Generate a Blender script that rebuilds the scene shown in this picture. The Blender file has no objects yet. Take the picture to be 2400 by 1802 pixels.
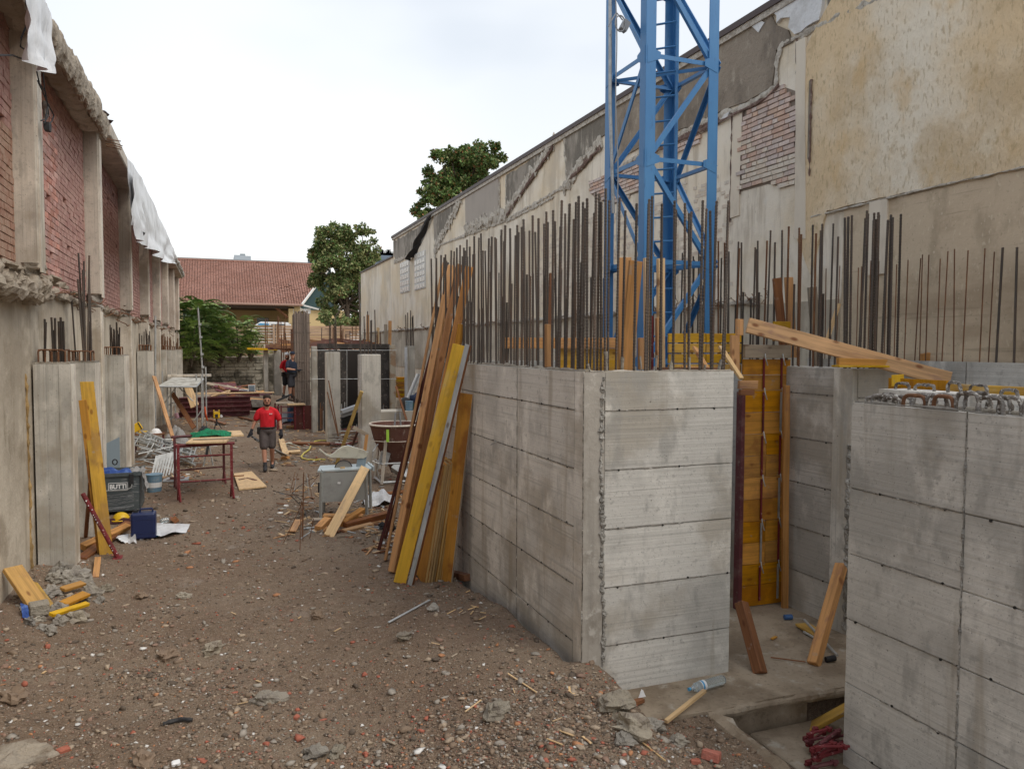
import bpy, math, random
import numpy as np
from mathutils import Vector, Matrix, noise
random.seed(11); rng=np.random.default_rng(5)
S=bpy.context.scene; R=random.uniform; rad=math.radians
# ------------------------------------------------------------------ camera
EYE=2.96
cd=bpy.data.cameras.new('camera'); cam=bpy.data.objects.new('camera',cd); S.collection.objects.link(cam)
cd.sensor_width=36; cd.lens=1812/2400*36; cd.clip_start=.05; cd.clip_end=2000
CM=Matrix.Rotation(-rad(20.9),3,'Z')@Matrix.Rotation(rad(90-2.84),3,'X')@Matrix.Rotation(rad(.2),3,'Z')
cam.matrix_world=Matrix.Translation((0,0,EYE))@CM.to_4x4(); S.camera=cam
# ------------------------------------------------------------------ overcast sky, soft sun
W=bpy.data.worlds.new('World'); S.world=W; W.use_nodes=True
nt=W.node_tree; nt.nodes.clear(); N=nt.nodes.new; L=nt.links.new
out=N('ShaderNodeOutputWorld'); bg=N('ShaderNodeBackground'); bg2=N('ShaderNodeBackground'); ad=N('ShaderNodeAddShader')
sky=N('ShaderNodeTexSky'); sky.sky_type='NISHITA'; sky.sun_disc=False
SUN_EL,SUN_AZ=rad(50),rad(140)
sky.sun_elevation=SUN_EL; sky.sun_rotation=SUN_AZ; sky.air_density=1.5; sky.dust_density=4
bg.inputs[1].default_value=.025; sky.sun_intensity=.3; L(sky.outputs[0],bg.inputs[0])
tc=N('ShaderNodeTexCoord'); mp=N('ShaderNodeMapping'); mp.inputs['Scale'].default_value=(1,1,2.2)
nz=N('ShaderNodeTexNoise'); nz.inputs['Scale'].default_value=1.7; nz.inputs['Detail'].default_value=4; nz.inputs['Roughness'].default_value=.45
cr=N('ShaderNodeValToRGB'); cr.color_ramp.elements[0].position=.42; cr.color_ramp.elements[0].color=(.45,.492,.552,1)
cr.color_ramp.elements[1].position=.60; cr.color_ramp.elements[1].color=(.655,.672,.695,1)
sp=N('ShaderNodeSeparateXYZ'); mr=N('ShaderNodeMapRange'); mr.inputs[1].default_value=.0; mr.inputs[2].default_value=.32; mr.inputs[3].default_value=1; mr.inputs[4].default_value=0
mx=N('ShaderNodeMix'); mx.data_type='RGBA'; mx.inputs[7].default_value=(.80,.80,.795,1)
L(tc.outputs['Generated'],mp.inputs[0]); L(mp.outputs[0],nz.inputs[0]); L(nz.outputs[0],cr.inputs[0])
L(tc.outputs['Generated'],sp.inputs[0]); L(sp.outputs[2],mr.inputs[0]); L(mr.outputs[0],mx.inputs[0]); L(cr.outputs[0],mx.inputs[6])
L(mx.outputs[2],bg2.inputs[0]); bg2.inputs[1].default_value=.72
vd=N('ShaderNodeVectorMath'); vd.operation='DOT_PRODUCT'; vd.inputs[1].default_value=(.06,.972,.225); m5=N('ShaderNodeMapRange'); m5.interpolation_type='SMOOTHSTEP'; m5.inputs[1].default_value=.95; m5.inputs[2].default_value=.999; m5.inputs[3].default_value=0; m5.inputs[4].default_value=.45
nrm=N('ShaderNodeVectorMath'); nrm.operation='NORMALIZE'; L(tc.outputs['Generated'],nrm.inputs[0]); L(nrm.outputs[0],vd.inputs[0]); L(vd.outputs['Value'],m5.inputs[0]); mx2=N('ShaderNodeMix'); mx2.data_type='RGBA'; mx2.inputs[7].default_value=(.86,.86,.85,1); L(m5.outputs[0],mx2.inputs[0]); L(mx.outputs[2],mx2.inputs[6]); L(mx2.outputs[2],bg2.inputs[0])
L(bg.outputs[0],ad.inputs[0]); L(bg2.outputs[0],ad.inputs[1]); L(ad.outputs[0],out.inputs[0])
sd=bpy.data.lights.new('sun','SUN'); sd.energy=.9; sd.angle=rad(30); sd.color=(1,.96,.9)
so=bpy.data.objects.new('sun',sd); S.collection.objects.link(so)
sdir=Vector((math.sin(SUN_AZ)*math.cos(SUN_EL),math.cos(SUN_AZ)*math.cos(SUN_EL),math.sin(SUN_EL)))
so.rotation_euler=sdir.to_track_quat('Z','Y').to_euler()
vs=S.view_settings; vs.view_transform='Standard'; vs.look='None'; vs.exposure=.78; vs.gamma=1; vs.use_curve_mapping=False
# ------------------------------------------------------------------ survey helpers: a sight line of the photograph cut by a plane of the site
O3=Vector((0,0,EYE))
def ray(px,py): return CM@Vector(((px-1200)/1812,-(py-901)/1812,-1))
def G(px,py,z=0): d=ray(px,py); return O3+d*((z-EYE)/d.z)
def PX(px,py,X): d=ray(px,py); return O3+d*(X/d.x)
def PY(px,py,Y): d=ray(px,py); return O3+d*(Y/d.y)
# ------------------------------------------------------------------ materials
def mat(name,base,layers=(),rough=.85,bump=(),metal=0,coord='Object',rand=0,alpha=None,spec=.35,emit=None,trans=0,hue=None):
    m=bpy.data.materials.new(name); m.use_nodes=True; nt=m.node_tree; N=nt.nodes.new; L=nt.links.new
    b=nt.nodes['Principled BSDF']; b.inputs['Roughness'].default_value=rough; b.inputs['Metallic'].default_value=metal
    b.inputs['Specular IOR Level'].default_value=spec
    if trans: b.inputs['Transmission Weight'].default_value=trans
    if coord=='World': g=N('ShaderNodeNewGeometry'); co=g.outputs['Position']
    else:
        t=N('ShaderNodeTexCoord'); oi=N('ShaderNodeObjectInfo'); va=N('ShaderNodeVectorMath'); va.operation='MULTIPLY_ADD'
        cx=N('ShaderNodeCombineXYZ')
        for i in range(3): L(oi.outputs['Random'],cx.inputs[i])
        L(cx.outputs[0],va.inputs[0]); va.inputs[1].default_value=(37,53,71); L(t.outputs['Object'],va.inputs[2]); co=va.outputs[0]
    def tex(kind,scale,st,det=3):
        mp=N('ShaderNodeMapping'); mp.inputs['Scale'].default_value=st; L(co,mp.inputs[0])
        if kind=='voronoi': n=N('ShaderNodeTexVoronoi'); n.inputs['Scale'].default_value=scale; o=n.outputs['Distance']
        elif kind=='crack': n=N('ShaderNodeTexVoronoi'); n.feature='DISTANCE_TO_EDGE'; n.inputs['Scale'].default_value=scale; o=n.outputs['Distance']
        elif kind.startswith('wave'):
            n=N('ShaderNodeTexWave'); n.bands_direction=kind[4].upper(); n.inputs['Scale'].default_value=scale; n.inputs['Distortion'].default_value=.4*det; o=n.outputs['Fac']
        else: n=N('ShaderNodeTexNoise'); n.inputs['Scale'].default_value=scale; n.inputs['Detail'].default_value=det; n.inputs['Roughness'].default_value=.6; o=n.outputs[0]
        L(mp.outputs[0],n.inputs[0]); return o
    col=None
    rgb=N('ShaderNodeRGB'); rgb.outputs[0].default_value=(*base,1); col=rgb.outputs[0]
    for ly in layers:   # (kind,scale,stretch,lo,hi,color,fac[,detail])
        k,sc,st,lo,hi,c,f=ly[:7]; o=tex(k,sc,st,ly[7] if len(ly)>7 else 4)
        mr=N('ShaderNodeMapRange'); mr.interpolation_type='SMOOTHSTEP'; mr.inputs[1].default_value=min(lo,hi); mr.inputs[2].default_value=max(lo,hi)
        mr.inputs[3].default_value=0 if lo<hi else f; mr.inputs[4].default_value=f if lo<hi else 0; L(o,mr.inputs[0])
        mx=N('ShaderNodeMix'); mx.data_type='RGBA'; L(mr.outputs[0],mx.inputs[0]); L(col,mx.inputs[6]); mx.inputs[7].default_value=(*c,1); col=mx.outputs[2]
    if rand or hue:
        oi=N('ShaderNodeObjectInfo'); hs=N('ShaderNodeHueSaturation'); mr=N('ShaderNodeMapRange'); L(oi.outputs['Random'],mr.inputs[0])
        mr.inputs[3].default_value=1-rand; mr.inputs[4].default_value=1+rand; L(mr.outputs[0],hs.inputs['Value']); L(col,hs.inputs['Color'])
        if hue:
            m2=N('ShaderNodeMapRange'); ml=N('ShaderNodeMath'); ml.operation='FRACT'; m3=N('ShaderNodeMath'); m3.operation='MULTIPLY'; m3.inputs[1].default_value=7.3
            L(oi.outputs['Random'],m3.inputs[0]); L(m3.outputs[0],ml.inputs[0]); L(ml.outputs[0],m2.inputs[0]); m2.inputs[3].default_value=1-hue; m2.inputs[4].default_value=1+hue; L(m2.outputs[0],hs.inputs['Saturation'])
        col=hs.outputs[0]
    L(col,b.inputs['Base Color'])
    prev=None
    for bp in bump:     # (kind,scale,stretch,strength,distance)
        k,sc,st,s,d=bp[:5]; o=tex(k,sc,st,bp[5] if len(bp)>5 else 4); n=N('ShaderNodeBump'); n.inputs['Strength'].default_value=s; n.inputs['Distance'].default_value=d; L(o,n.inputs['Height'])
        if prev: L(prev,n.inputs['Normal'])
        prev=n.outputs[0]
    if prev: L(prev,b.inputs['Normal'])
    if alpha is not None: b.inputs['Alpha'].default_value=alpha
    return m
H_=(1,1,1)
def concrete(name,c,vert=False,world=True,rand=.07,stain=.5):
    st=(.5,.5,26) if not vert else (22,22,.45); st2=(.25,.25,70) if not vert else (60,60,.3)
    d=tuple(v*.52 for v in c); l=tuple(min(1,v*1.35) for v in c)
    br=(c[0]*.50,c[1]*.44,c[2]*.36)
    return mat(name,c,[('noise',.9,(1,1,1),.44,.62,tuple(v*.70 for v in c),.8,8),('noise',.55,(1,1,1.3),.52,.62,br,.55,9),('noise',1,st,.54,.70,d,stain*1.0),('noise',1,st2,.56,.66,d,.42),('noise',1.9,(1,1,.8),.54,.7,l,.6,8),('noise',1.6,(3,3,.22),.54,.68,br,.55,5),
        ('noise',4.5,(1,1,.45),.54,.66,tuple(v*.55 for v in c),.6,8),('noise',14,H_,.58,.7,d,.55,5),('voronoi',22,H_,.13,.05,tuple(v*.35 for v in c),.8),('voronoi',5,H_,.055,.02,(.12,.11,.09),.7),('noise',45,H_,.58,.68,tuple(v*.6 for v in c),.5)],
        rough=.88,coord='World' if world else 'Object',rand=rand,bump=[('noise',1,st,.45,.012),('noise',60,H_,.35,.005),('voronoi',18,H_,.15,.006)])
C_new=concrete('board_marked_concrete',(.64,.615,.56),stain=.4,rand=.1); C_newv=concrete('vertical_board_concrete',(.52,.49,.43),vert=True,rand=.12)
C_side=concrete('lifted_side_concrete',(.74,.71,.65),rand=.1); C_old=concrete('old_concrete',(.55,.49,.41),vert=True,stain=.6)  # first one: paler concrete copy, its colour lifts shaded side faces
C_light=concrete('pale_lit_concrete',(.80,.73,.62),vert=True,stain=.3)  # pale concrete; on column and pillar sides it paints the light in
C_rough=mat('honeycombed_concrete',(.38,.36,.32),[('noise',9,H_,.45,.65,(.2,.19,.17),.8,8),('voronoi',45,H_,.25,.1,(.12,.11,.1),.6),('noise',3,H_,.55,.7,(.6,.58,.53),.6)],coord='World',bump=[('noise',30,H_,.9,.03,8),('voronoi',55,H_,.6,.02)])
C_rubw=mat('broken_old_concrete',(.38,.325,.255),[('noise',7,H_,.45,.62,(.24,.19,.14),.85,8),('noise',2.5,H_,.6,.72,(.56,.49,.39),.6)],coord='World',bump=[('noise',14,H_,.9,.05,8),('noise',60,H_,.5,.01)])
C_rub=mat('broken_concrete',(.33,.295,.24),[('noise',8,H_,.45,.65,(.22,.19,.16),.8,8),('noise',2.5,H_,.55,.7,(.6,.56,.48),.6)],rand=.25,hue=.3,bump=[('noise',14,H_,.9,.05,8),('noise',60,H_,.5,.01)])
Grout=mat('grout_fin',(.30,.27,.23),[('noise',12,H_,.58,.64,(.66,.63,.57),.9),('noise',30,H_,.45,.6,(.12,.11,.09),.8)],coord='World',bump=[('noise',60,H_,.8,.01)])
Hole=mat('tie_hole',(.03,.028,.025))
Soil=mat('brown_soil',(.19,.132,.086),[('noise',.5,H_,.4,.65,(.26,.20,.14),.7,6),('noise',3,H_,.5,.7,(.18,.115,.078),.7,8),('noise',14,H_,.5,.66,(.34,.25,.175),.55,6),('noise',45,H_,.55,.7,(.10,.07,.05),.6,4),('voronoi',38,H_,.22,.1,(.5,.44,.38),.5),('voronoi',60,(1,1.3,1),.16,.08,(.42,.16,.10),.5),('noise',1.3,(1,.5,1),.6,.75,(.36,.31,.26),.7),('noise',.7,(1,.6,1),.50,.66,(.17,.11,.075),.55,8),('noise',110,H_,.5,.62,(.13,.09,.065),.5,3),('noise',90,H_,.60,.70,(.55,.47,.38),.5,2)],
    coord='World',rough=.93,bump=[('noise',7,H_,.5,.05,8),('noise',40,H_,.9,.02,6),('voronoi',50,H_,.5,.012)])
Slab=mat('muddy_slab',(.36,.29,.21),[('noise',1.5,H_,.42,.6,(.2,.15,.10),.85,8),('noise',5,H_,.55,.7,(.5,.46,.39),.6,6),('noise',25,H_,.55,.7,(.12,.09,.06),.5),('voronoi',30,H_,.12,.06,(.1,.08,.06),.6)],coord='World',rough=.7,bump=[('noise',12,H_,.5,.02,8),('noise',70,H_,.5,.006)])
Pebs=[mat('pebble_'+n,c,[('noise',30,H_,.4,.7,tuple(v*.6 for v in c),.6)],rough=.9) for n,c in (('brown',(.25,.18,.125)),('grey',(.36,.32,.27)),('tan',(.42,.33,.24)),('dark',(.13,.10,.075)),('brick_red',(.42,.14,.09)),('white',(.78,.76,.72)),('orange',(.50,.24,.12)),('pink_brown',(.31,.20,.145)))]
Rib=mat('hollow_tile_brick',(.60,.32,.27),[('noise',6,H_,.35,.65,(.74,.46,.37),.7),('noise',25,H_,.55,.7,(.3,.1,.07),.6),('wavez',24,H_,.1,.55,(.46,.20,.16),.6,.4)][::-1],rand=.22,hue=.18,bump=[('wavez',24,H_,.7,.006,.4),('noise',40,H_,.4,.005)])
Rib2=mat('hollow_tile_brick_dusty',(.60,.38,.30),[('wavez',24,H_,.1,.55,(.30,.15,.1),.65,.4),('noise',6,H_,.35,.65,(.62,.47,.37),.7),('noise',25,H_,.55,.7,(.3,.17,.1),.5)],rand=.2,hue=.25,bump=[('wavez',24,H_,.7,.006,.4)])
Mort=mat('dark_mortar',(.16,.10,.08),[('noise',8,H_,.5,.7,(.4,.32,.26),.7)],coord='World')
Brk=mat('old_brick',(.56,.42,.36),[('noise',7,H_,.4,.6,(.66,.52,.43),.8),('noise',30,H_,.55,.7,(.3,.2,.15),.5)],rand=.14,hue=.4,bump=[('noise',35,H_,.6,.008)])
BrkW=mat('whitewashed_brick',(.66,.55,.44),[('noise',7,H_,.4,.6,(.7,.64,.55),.8),('noise',12,H_,.55,.7,(.42,.34,.27),.5)],rand=.08,bump=[('noise',35,H_,.6,.008)])
MortL=mat('grey_mortar',(.26,.21,.165),[('noise',9,H_,.5,.7,(.2,.16,.13),.7)],coord='World')
Cream=mat('cream_plaster',(.86,.78,.65),[('noise',1.3,(1,2.2,.35),.50,.64,(.50,.42,.32),.75,9),('noise',.5,(1,1,1),.5,.62,(.60,.51,.38),.7,9),('noise',.35,(1,1,1.4),.4,.65,(.78,.63,.42),.7,6),('noise',.9,(1,1.5,.6),.5,.7,(.62,.54,.43),.6,8),('noise',2.2,(1,3,.35),.56,.75,(.42,.35,.27),.5,6),('noise',5,(1,1,.6),.6,.75,(.78,.74,.66),.5,6),('noise',16,(1,1,.4),.62,.75,(.36,.29,.2),.45,4)],coord='World',bump=[('noise',5,H_,.5,.03,8),('noise',40,H_,.4,.006)])
Ochre=mat('ochre_plaster',(.76,.58,.36),[('noise',.30,H_,.42,.6,(.84,.76,.62),.9,6),('noise',.8,H_,.48,.64,(.60,.45,.27),.7,9),('noise',1.4,(1,1,.7),.52,.68,(.68,.46,.22),.6,8),('noise',1.0,H_,.60,.72,(.86,.77,.60),.7,6),('noise',24,(1,1,.38),.55,.66,(.42,.31,.17),.5,3),('noise',7,(1,1,.5),.58,.7,(.56,.42,.24),.5,5),('noise',4,H_,.62,.75,(.45,.31,.14),.5,6)],coord='World',rough=.9,bump=[('noise',14,(1,1,.5),.8,.03,4),('noise',3,H_,.4,.04,6),('noise',60,H_,.3,.005)])
Brown=mat('brown_block_plaster',(.62,.495,.35),[('noise',.6,H_,.4,.65,(.68,.56,.40),.8,6),('noise',1.3,(1,.6,1.4),.5,.66,(.44,.33,.22),.7,8),('noise',1,(.35,.35,9),.60,.66,(.34,.26,.18),.45,6),('noise',3,(1,1,.5),.5,.7,(.38,.295,.20),.6,8),('noise',26,(1,1,.4),.62,.70,(.72,.62,.46),.6,2),('noise',26,H_,.6,.72,(.2,.16,.1),.4)],coord='World',bump=[('noise',9,H_,.5,.015,8),('noise',45,H_,.4,.006)])
Grey=mat('grey_cement_patch',(.34,.30,.25),[('noise',1.2,(1,1,.6),.40,.56,(.17,.15,.12),.85,8),('noise',6,(1,1,.3),.52,.68,(.56,.50,.42),.7,8),('noise',22,(1,1,.3),.6,.7,(.15,.13,.11),.5)],coord='World',bump=[('noise',8,H_,.7,.03,8),('noise',40,H_,.6,.01)])
GreyD=mat('dark_cement_patch',(.32,.265,.205),[('noise',1.3,(1,1,.6),.42,.6,(.19,.155,.12),.9,8),('noise',5,(1,1,.5),.55,.7,(.48,.42,.33),.6,6),('noise',26,H_,.6,.7,(.10,.08,.06),.5)],coord='World',bump=[('noise',8,H_,.8,.04,8),('noise',40,H_,.6,.012)])
GreyS=mat('smooth_grey_render',(.42,.37,.32),[('noise',2,(1,1,.4),.45,.7,(.36,.32,.275),.7),('noise',20,(1,2,.3),.6,.7,(.48,.43,.37),.5)],coord='World')
White=mat('white_plaster_patch',(.76,.76,.75),[('noise',4,H_,.45,.65,(.58,.57,.55),.7,8),('noise',20,H_,.6,.7,(.4,.38,.35),.4)],coord='World',bump=[('noise',10,H_,.7,.03,8)])
Scar=mat('broken_plaster_edge',(.60,.55,.47),[('noise',9,H_,.45,.62,(.36,.31,.25),.8,8),('noise',25,H_,.6,.7,(.15,.12,.1),.7)],coord='World',bump=[('noise',18,H_,.9,.04,8)])
Beige=mat('beige_old_plaster',(.64,.57,.455),[('noise',.7,(1,1,1.6),.50,.62,(.30,.24,.17),.65,10),('noise',1.4,(3,3,.25),.52,.66,(.36,.30,.22),.6,6),('noise',.8,(1,1,.6),.42,.60,(.40,.34,.26),.7,6),('noise',2.5,(1,1,.5),.56,.7,(.30,.25,.18),.65,8),('noise',5,H_,.6,.75,(.64,.58,.46),.6,6),('noise',20,(1,1,.3),.6,.7,(.3,.23,.15),.5)],coord='World',bump=[('noise',6,H_,.6,.03,8),('noise',40,H_,.4,.006)])
def wood(name,c,knot=.8,grain=.6,rough=.75,rand=.15,extra=()):
    return mat(name,c,list(extra)+[('noise',1,(26,26,1.1),.42,.66,tuple(v*.55 for v in c),grain,5),('noise',1.4,(2,2,.8),.5,.7,tuple(min(1,v*1.35) for v in c),.5,4),('voronoi',1.5,(5,0,2.4),.20,.07,(c[0]*.36,c[1]*.24,c[2]*.2),knot),('noise',5,(2,2,1),.62,.74,tuple(v*.5 for v in c),.55)],
        rough=rough,rand=rand,hue=.08,bump=[('noise',1,(40,40,1.5),.35,.004),('noise',8,H_,.2,.006)]) if 0 else mat(name,c,list(extra)+[('noise',1,(26,26,1.1),.42,.64,tuple(v*.5 for v in c),grain,5),('noise',1,(60,60,.8),.5,.66,tuple(v*.6 for v in c),grain*.7,3),('noise',1.4,(2,2,.8),.5,.7,tuple(min(1,v*1.3) for v in c),.5,4),('voronoi',1.5,(5,0,2.4),.20,.07,(c[0]*.36,c[1]*.24,c[2]*.2),knot),('noise',4,(2,2,.7),.55,.7,(c[0]*.5,c[1]*.46,c[2]*.6+.02),.6,8),('noise',9,H_,.62,.72,(.34,.30,.25),.5,6)],
        rough=rough,rand=rand,hue=.08,bump=[('noise',1,(40,40,1.5),.45,.004),('noise',8,H_,.2,.006)])
Wpine=wood('orange_pine',(.58,.30,.115)); Wdark=wood('wet_brown_pine',(.25,.105,.045)); Wpale=wood('fresh_pine',(.68,.47,.25),grain=.35)
Wyel=wood('yellow_shutter_board',(.68,.40,.02),knot=.4,grain=.3,rough=.6,extra=[('noise',1.5,(1,1,.5),.55,.7,(.60,.46,.2),.8)]); Wyel2=wood('weathered_yellow_board',(.56,.32,.035),knot=.8,grain=.5,rough=.6,extra=[('noise',3,(1,1,.6),.48,.62,(.36,.20,.06),.8,8),('noise',2,H_,.58,.66,(.50,.42,.27),.7,8)])
Wor=wood('orange_shutter_board',(.52,.245,.03),knot=.7,grain=.5,rough=.5,extra=[('noise',2.2,(1,1,1),.5,.7,(.25,.08,.015),.85,6)])
Wgrey=wood('weathered_grey_board',(.38,.31,.23)); Wgold=wood('formwork_gold',(.66,.29,.025),knot=.9,grain=.55,rough=.5,extra=[('noise',2.0,H_,.44,.62,(.30,.115,.02),.85,6)])
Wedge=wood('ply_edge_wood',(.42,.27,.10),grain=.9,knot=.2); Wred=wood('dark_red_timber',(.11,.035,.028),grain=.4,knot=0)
Wfence=wood('fence_board',(.50,.33,.21),grain=.5,knot=.2)
Rebar=mat('ribbed_rebar',(.085,.07,.06),[('noise',3,(8,8,1),.45,.65,(.14,.085,.055),.8),('noise',9,(6,6,1),.62,.72,(.30,.27,.24),.5),('wavez',26,(1,1,1),.6,.9,(.20,.17,.14),.5,.6)],rough=.6,metal=.25,rand=.2,bump=[('wavez',26,H_,1,.004,.6)])
RebarC=mat('cement_caked_rebar',(.24,.22,.20),[('noise',14,H_,.45,.6,(.09,.07,.055),.9),('noise',30,H_,.54,.62,(.55,.53,.49),.8)],rough=.85,bump=[('noise',40,H_,.8,.01)])
Rust=mat('rusty_bar',(.15,.07,.035),[('noise',12,(1,1,.4),.5,.65,(.24,.115,.05),.8),('noise',30,H_,.6,.7,(.08,.04,.03),.7)],rough=.8,rand=.2)
Blue=mat('blue_crane_paint',(.05,.195,.43),[('noise',1.2,(1,1,.4),.45,.7,(.09,.27,.52),.7),('noise',9,(3,3,.6),.60,.72,(.05,.13,.28),.55),('noise',26,H_,.66,.72,(.14,.14,.14),.6)],rough=.42,spec=.5,coord='World',bump=[('noise',20,H_,.08,.004)])
Galv=mat('galvanised_steel',(.50,.51,.50),[('noise',9,H_,.45,.65,(.34,.35,.35),.7),('noise',22,H_,.62,.72,(.2,.17,.14),.6)],rough=.5,metal=.5,rand=.12)
RedP=mat('dull_red_paint',(.18,.024,.028),[('noise',6,(1,1,.5),.5,.65,(.11,.03,.03),.8),('noise',18,H_,.6,.68,(.55,.35,.33),.7)],rough=.6,rand=.1)
Maroon=mat('maroon_steel',(.13,.035,.04),[('noise',5,H_,.5,.65,(.2,.10,.09),.7),('noise',20,H_,.6,.7,(.35,.28,.25),.5)],rough=.6,rand=.25)
Hop=mat('rusty_hopper_red',(.16,.075,.055),[('noise',3,(1,1,.6),.45,.65,(.11,.04,.03),.8),('noise',12,(1,1,.35),.58,.7,(.38,.30,.25),.65),('noise',30,H_,.62,.7,(.5,.22,.18),.5)],rough=.75,bump=[('noise',25,H_,.4,.01)])
Saw=mat('saw_grey_paint',(.36,.37,.35),[('noise',4,H_,.5,.7,(.27,.27,.255),.6),('noise',25,H_,.64,.72,(.15,.13,.1),.6)],rough=.6)
SawT=mat('saw_table_steel',(.55,.62,.63),[('noise',8,(1,3,1),.5,.7,(.42,.49,.5),.6)],rough=.4,metal=.3)
Cream2=mat('dirty_cream_plastic',(.58,.56,.46),[('noise',7,H_,.5,.7,(.4,.37,.3),.7)],rough=.6)
Black=mat('black_rubber',(.025,.025,.027),[('noise',12,H_,.5,.7,(.06,.055,.05),.6)],rough=.7)
BlackF=mat('black_formply',(.045,.038,.033),[('noise',5,(1,1,.7),.5,.62,(.10,.085,.075),.7,8),('noise',16,(1,1,.6),.60,.66,(.26,.21,.17),.7,6)],coord='World',rough=.6)
Grcrate=mat('slate_grey_crate',(.075,.09,.095),[('noise',5,H_,.5,.7,(.12,.13,.13),.6),('noise',1.5,(3,3,22),.60,.66,(.36,.37,.37),.55)],rough=.55)
Jerry=mat('dark_blue_plastic',(.012,.022,.085),[('noise',6,H_,.5,.7,(.03,.045,.12),.5)],rough=.4,spec=.5)
BlueC=mat('blue_cloth',(.03,.07,.25),[('noise',8,H_,.5,.65,(.12,.2,.45),.7)],bump=[('noise',10,H_,.6,.03)])
Cloth=mat('grey_cloth',(.30,.29,.28),[('noise',8,H_,.5,.65,(.2,.19,.18),.7)],bump=[('noise',10,H_,.6,.03)])
Tarp=mat('white_plastic_sheet',(.74,.75,.76),[('noise',2.2,(1,1,.5),.45,.65,(.56,.56,.56),.6,6),('noise',9,(1,1,.3),.6,.7,(.42,.40,.38),.4)],rough=.35,spec=.5,coord='World',bump=[('noise',3,(1,1,.25),.8,.08,5),('noise',16,(1,1,.5),.5,.02)])
WhiteP=mat('white_plastic',(.80,.80,.79),rough=.4); YelP=mat('yellow_plastic',(.72,.45,.02),rough=.4)
Lime=mat('lime_tape',(.48,.80,.10),rough=.5); Green=mat('green_rope_net',(.01,.22,.10),[('noise',30,H_,.45,.6,(.02,.09,.05),.8)],bump=[('noise',40,H_,.8,.01)])
BlueS=mat('blue_steel_drum',(.05,.12,.28),[('noise',10,H_,.5,.7,(.3,.3,.3),.6)],rough=.5); TealB=mat('blue_grey_bucket',(.16,.27,.36),[('noise',10,H_,.5,.7,(.4,.4,.38),.6)],rough=.5)
BG=mat('blue_grey_panel',(.27,.33,.37),[('noise',2,H_,.5,.7,(.22,.27,.30),.7)],rough=.6)
Skin=mat('skin',(.50,.26,.17),rough=.55); SkinT=mat('tanned_skin',(.46,.23,.15),rough=.55)
Hair=mat('dark_hair',(.03,.018,.012),rough=.8); RedT=mat('red_tshirt',(.62,.018,.028),[('noise',6,(1,1,.5),.5,.7,(.42,.012,.02),.6)],rough=.85,bump=[('noise',7,(1,1,.5),.8,.03)])
Navy=mat('navy_shirt',(.02,.028,.05),rough=.85,bump=[('noise',7,(1,1,.5),.8,.03)]); Short=mat('grey_work_shorts',(.085,.07,.066),[('noise',9,H_,.5,.7,(.12,.10,.095),.6)],rough=.9,bump=[('noise',9,H_,.8,.02)])
Short2=mat('dark_shorts',(.05,.05,.058),rough=.9); Boot=mat('brown_boot',(.08,.055,.04),rough=.7); BootG=mat('dark_trainer',(.035,.035,.038),rough=.6)
Glove=mat('dark_glove',(.02,.02,.025),rough=.8); Belt=mat('black_tool_belt',(.015,.013,.012),rough=.7); Sock=mat('dark_sock',(.05,.05,.055))
Bark=mat('bark',(.10,.075,.055),[('noise',8,(1,1,.3),.5,.7,(.05,.04,.03),.7)])
def leaf(name,c,rand=0): 
    m=mat(name,c,[('noise',1.1,H_,.40,.62,tuple(v*.62 for v in c),.6),('noise',5,H_,.58,.7,(min(1,c[0]*1.9),c[1]*1.6,c[2]*1.4),.6)],coord='World',rough=.6,spec=.3); return m
Lf1=leaf('dark_green_leaf',(.10,.16,.05)); Lf2=leaf('olive_leaf',(.27,.28,.115)); Lf3=leaf('seed_brown_leaf',(.34,.16,.07)); Lf4=leaf('fresh_green_leaf',(.17,.27,.075)); Lf5=leaf('light_green_leaf',(.34,.46,.15))
Tile=mat('clay_roof_tile',(.30,.155,.115),[('noise',.5,H_,.4,.65,(.37,.20,.155),.8),('noise',6,H_,.52,.62,(.15,.08,.06),.8),('noise',2,H_,.5,.7,(.24,.14,.11),.7)],coord='World',rand=.0)
YelW=mat('yellow_render',(.62,.47,.24),[('noise',1,H_,.5,.7,(.5,.37,.18),.6)],coord='World'); DarkI=mat('interior_shade',(.05,.04,.035)); Soff=mat('eaves_boards',(.13,.10,.08),[('wavex',3,H_,.4,.6,(.07,.05,.04),.8,.2)])
BeigeB=mat('pale_building',(.52,.47,.39),[('noise',1,H_,.5,.7,(.44,.4,.34),.5)],coord='World'); BlueB=mat('blue_grey_building',(.16,.21,.27),coord='World'); Roofg=mat('grey_roof',(.28,.31,.33)); DkGreen=mat('dark_green_boards',(.02,.045,.045))
Stone=mat('stained_old_wall',(.46,.42,.34),[('noise',1.2,(1,1,.7),.42,.58,(.09,.08,.06),.9,8),('noise',3,(1,1,2.5),.55,.68,(.48,.43,.34),.7,6),('noise',6,H_,.58,.7,(.05,.06,.03),.6)],coord='World',bump=[('noise',4,(1,1,1.6),.8,.08,6)])
GlassB=mat('glass_block',(.70,.66,.58),rough=.25,spec=.6); PaintW=mat('whitish_frame',(.66,.65,.62)); Pet=mat('clear_pet',(.82,.92,.96),rough=.08,trans=.85,spec=.5); BlueL=mat('blue_label',(.08,.35,.62),rough=.4); Trim=mat('brown_roof_trim',(.07,.045,.04),rough=.5)
Cable=mat('grey_cable',(.30,.31,.32),rough=.5); Pvc=mat('yellow_hose',(.65,.55,.12),[('noise',9,H_,.5,.7,(.45,.40,.22),.6)],rough=.6)
BrickR=mat('loose_red_brick',(.40,.14,.10),[('noise',9,H_,.5,.7,(.3,.2,.16),.7)],rand=.2,bump=[('noise',20,H_,.8,.02)])
GlassG=mat('dark_glass',(.10,.13,.15),rough=.15,spec=.6)
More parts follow.
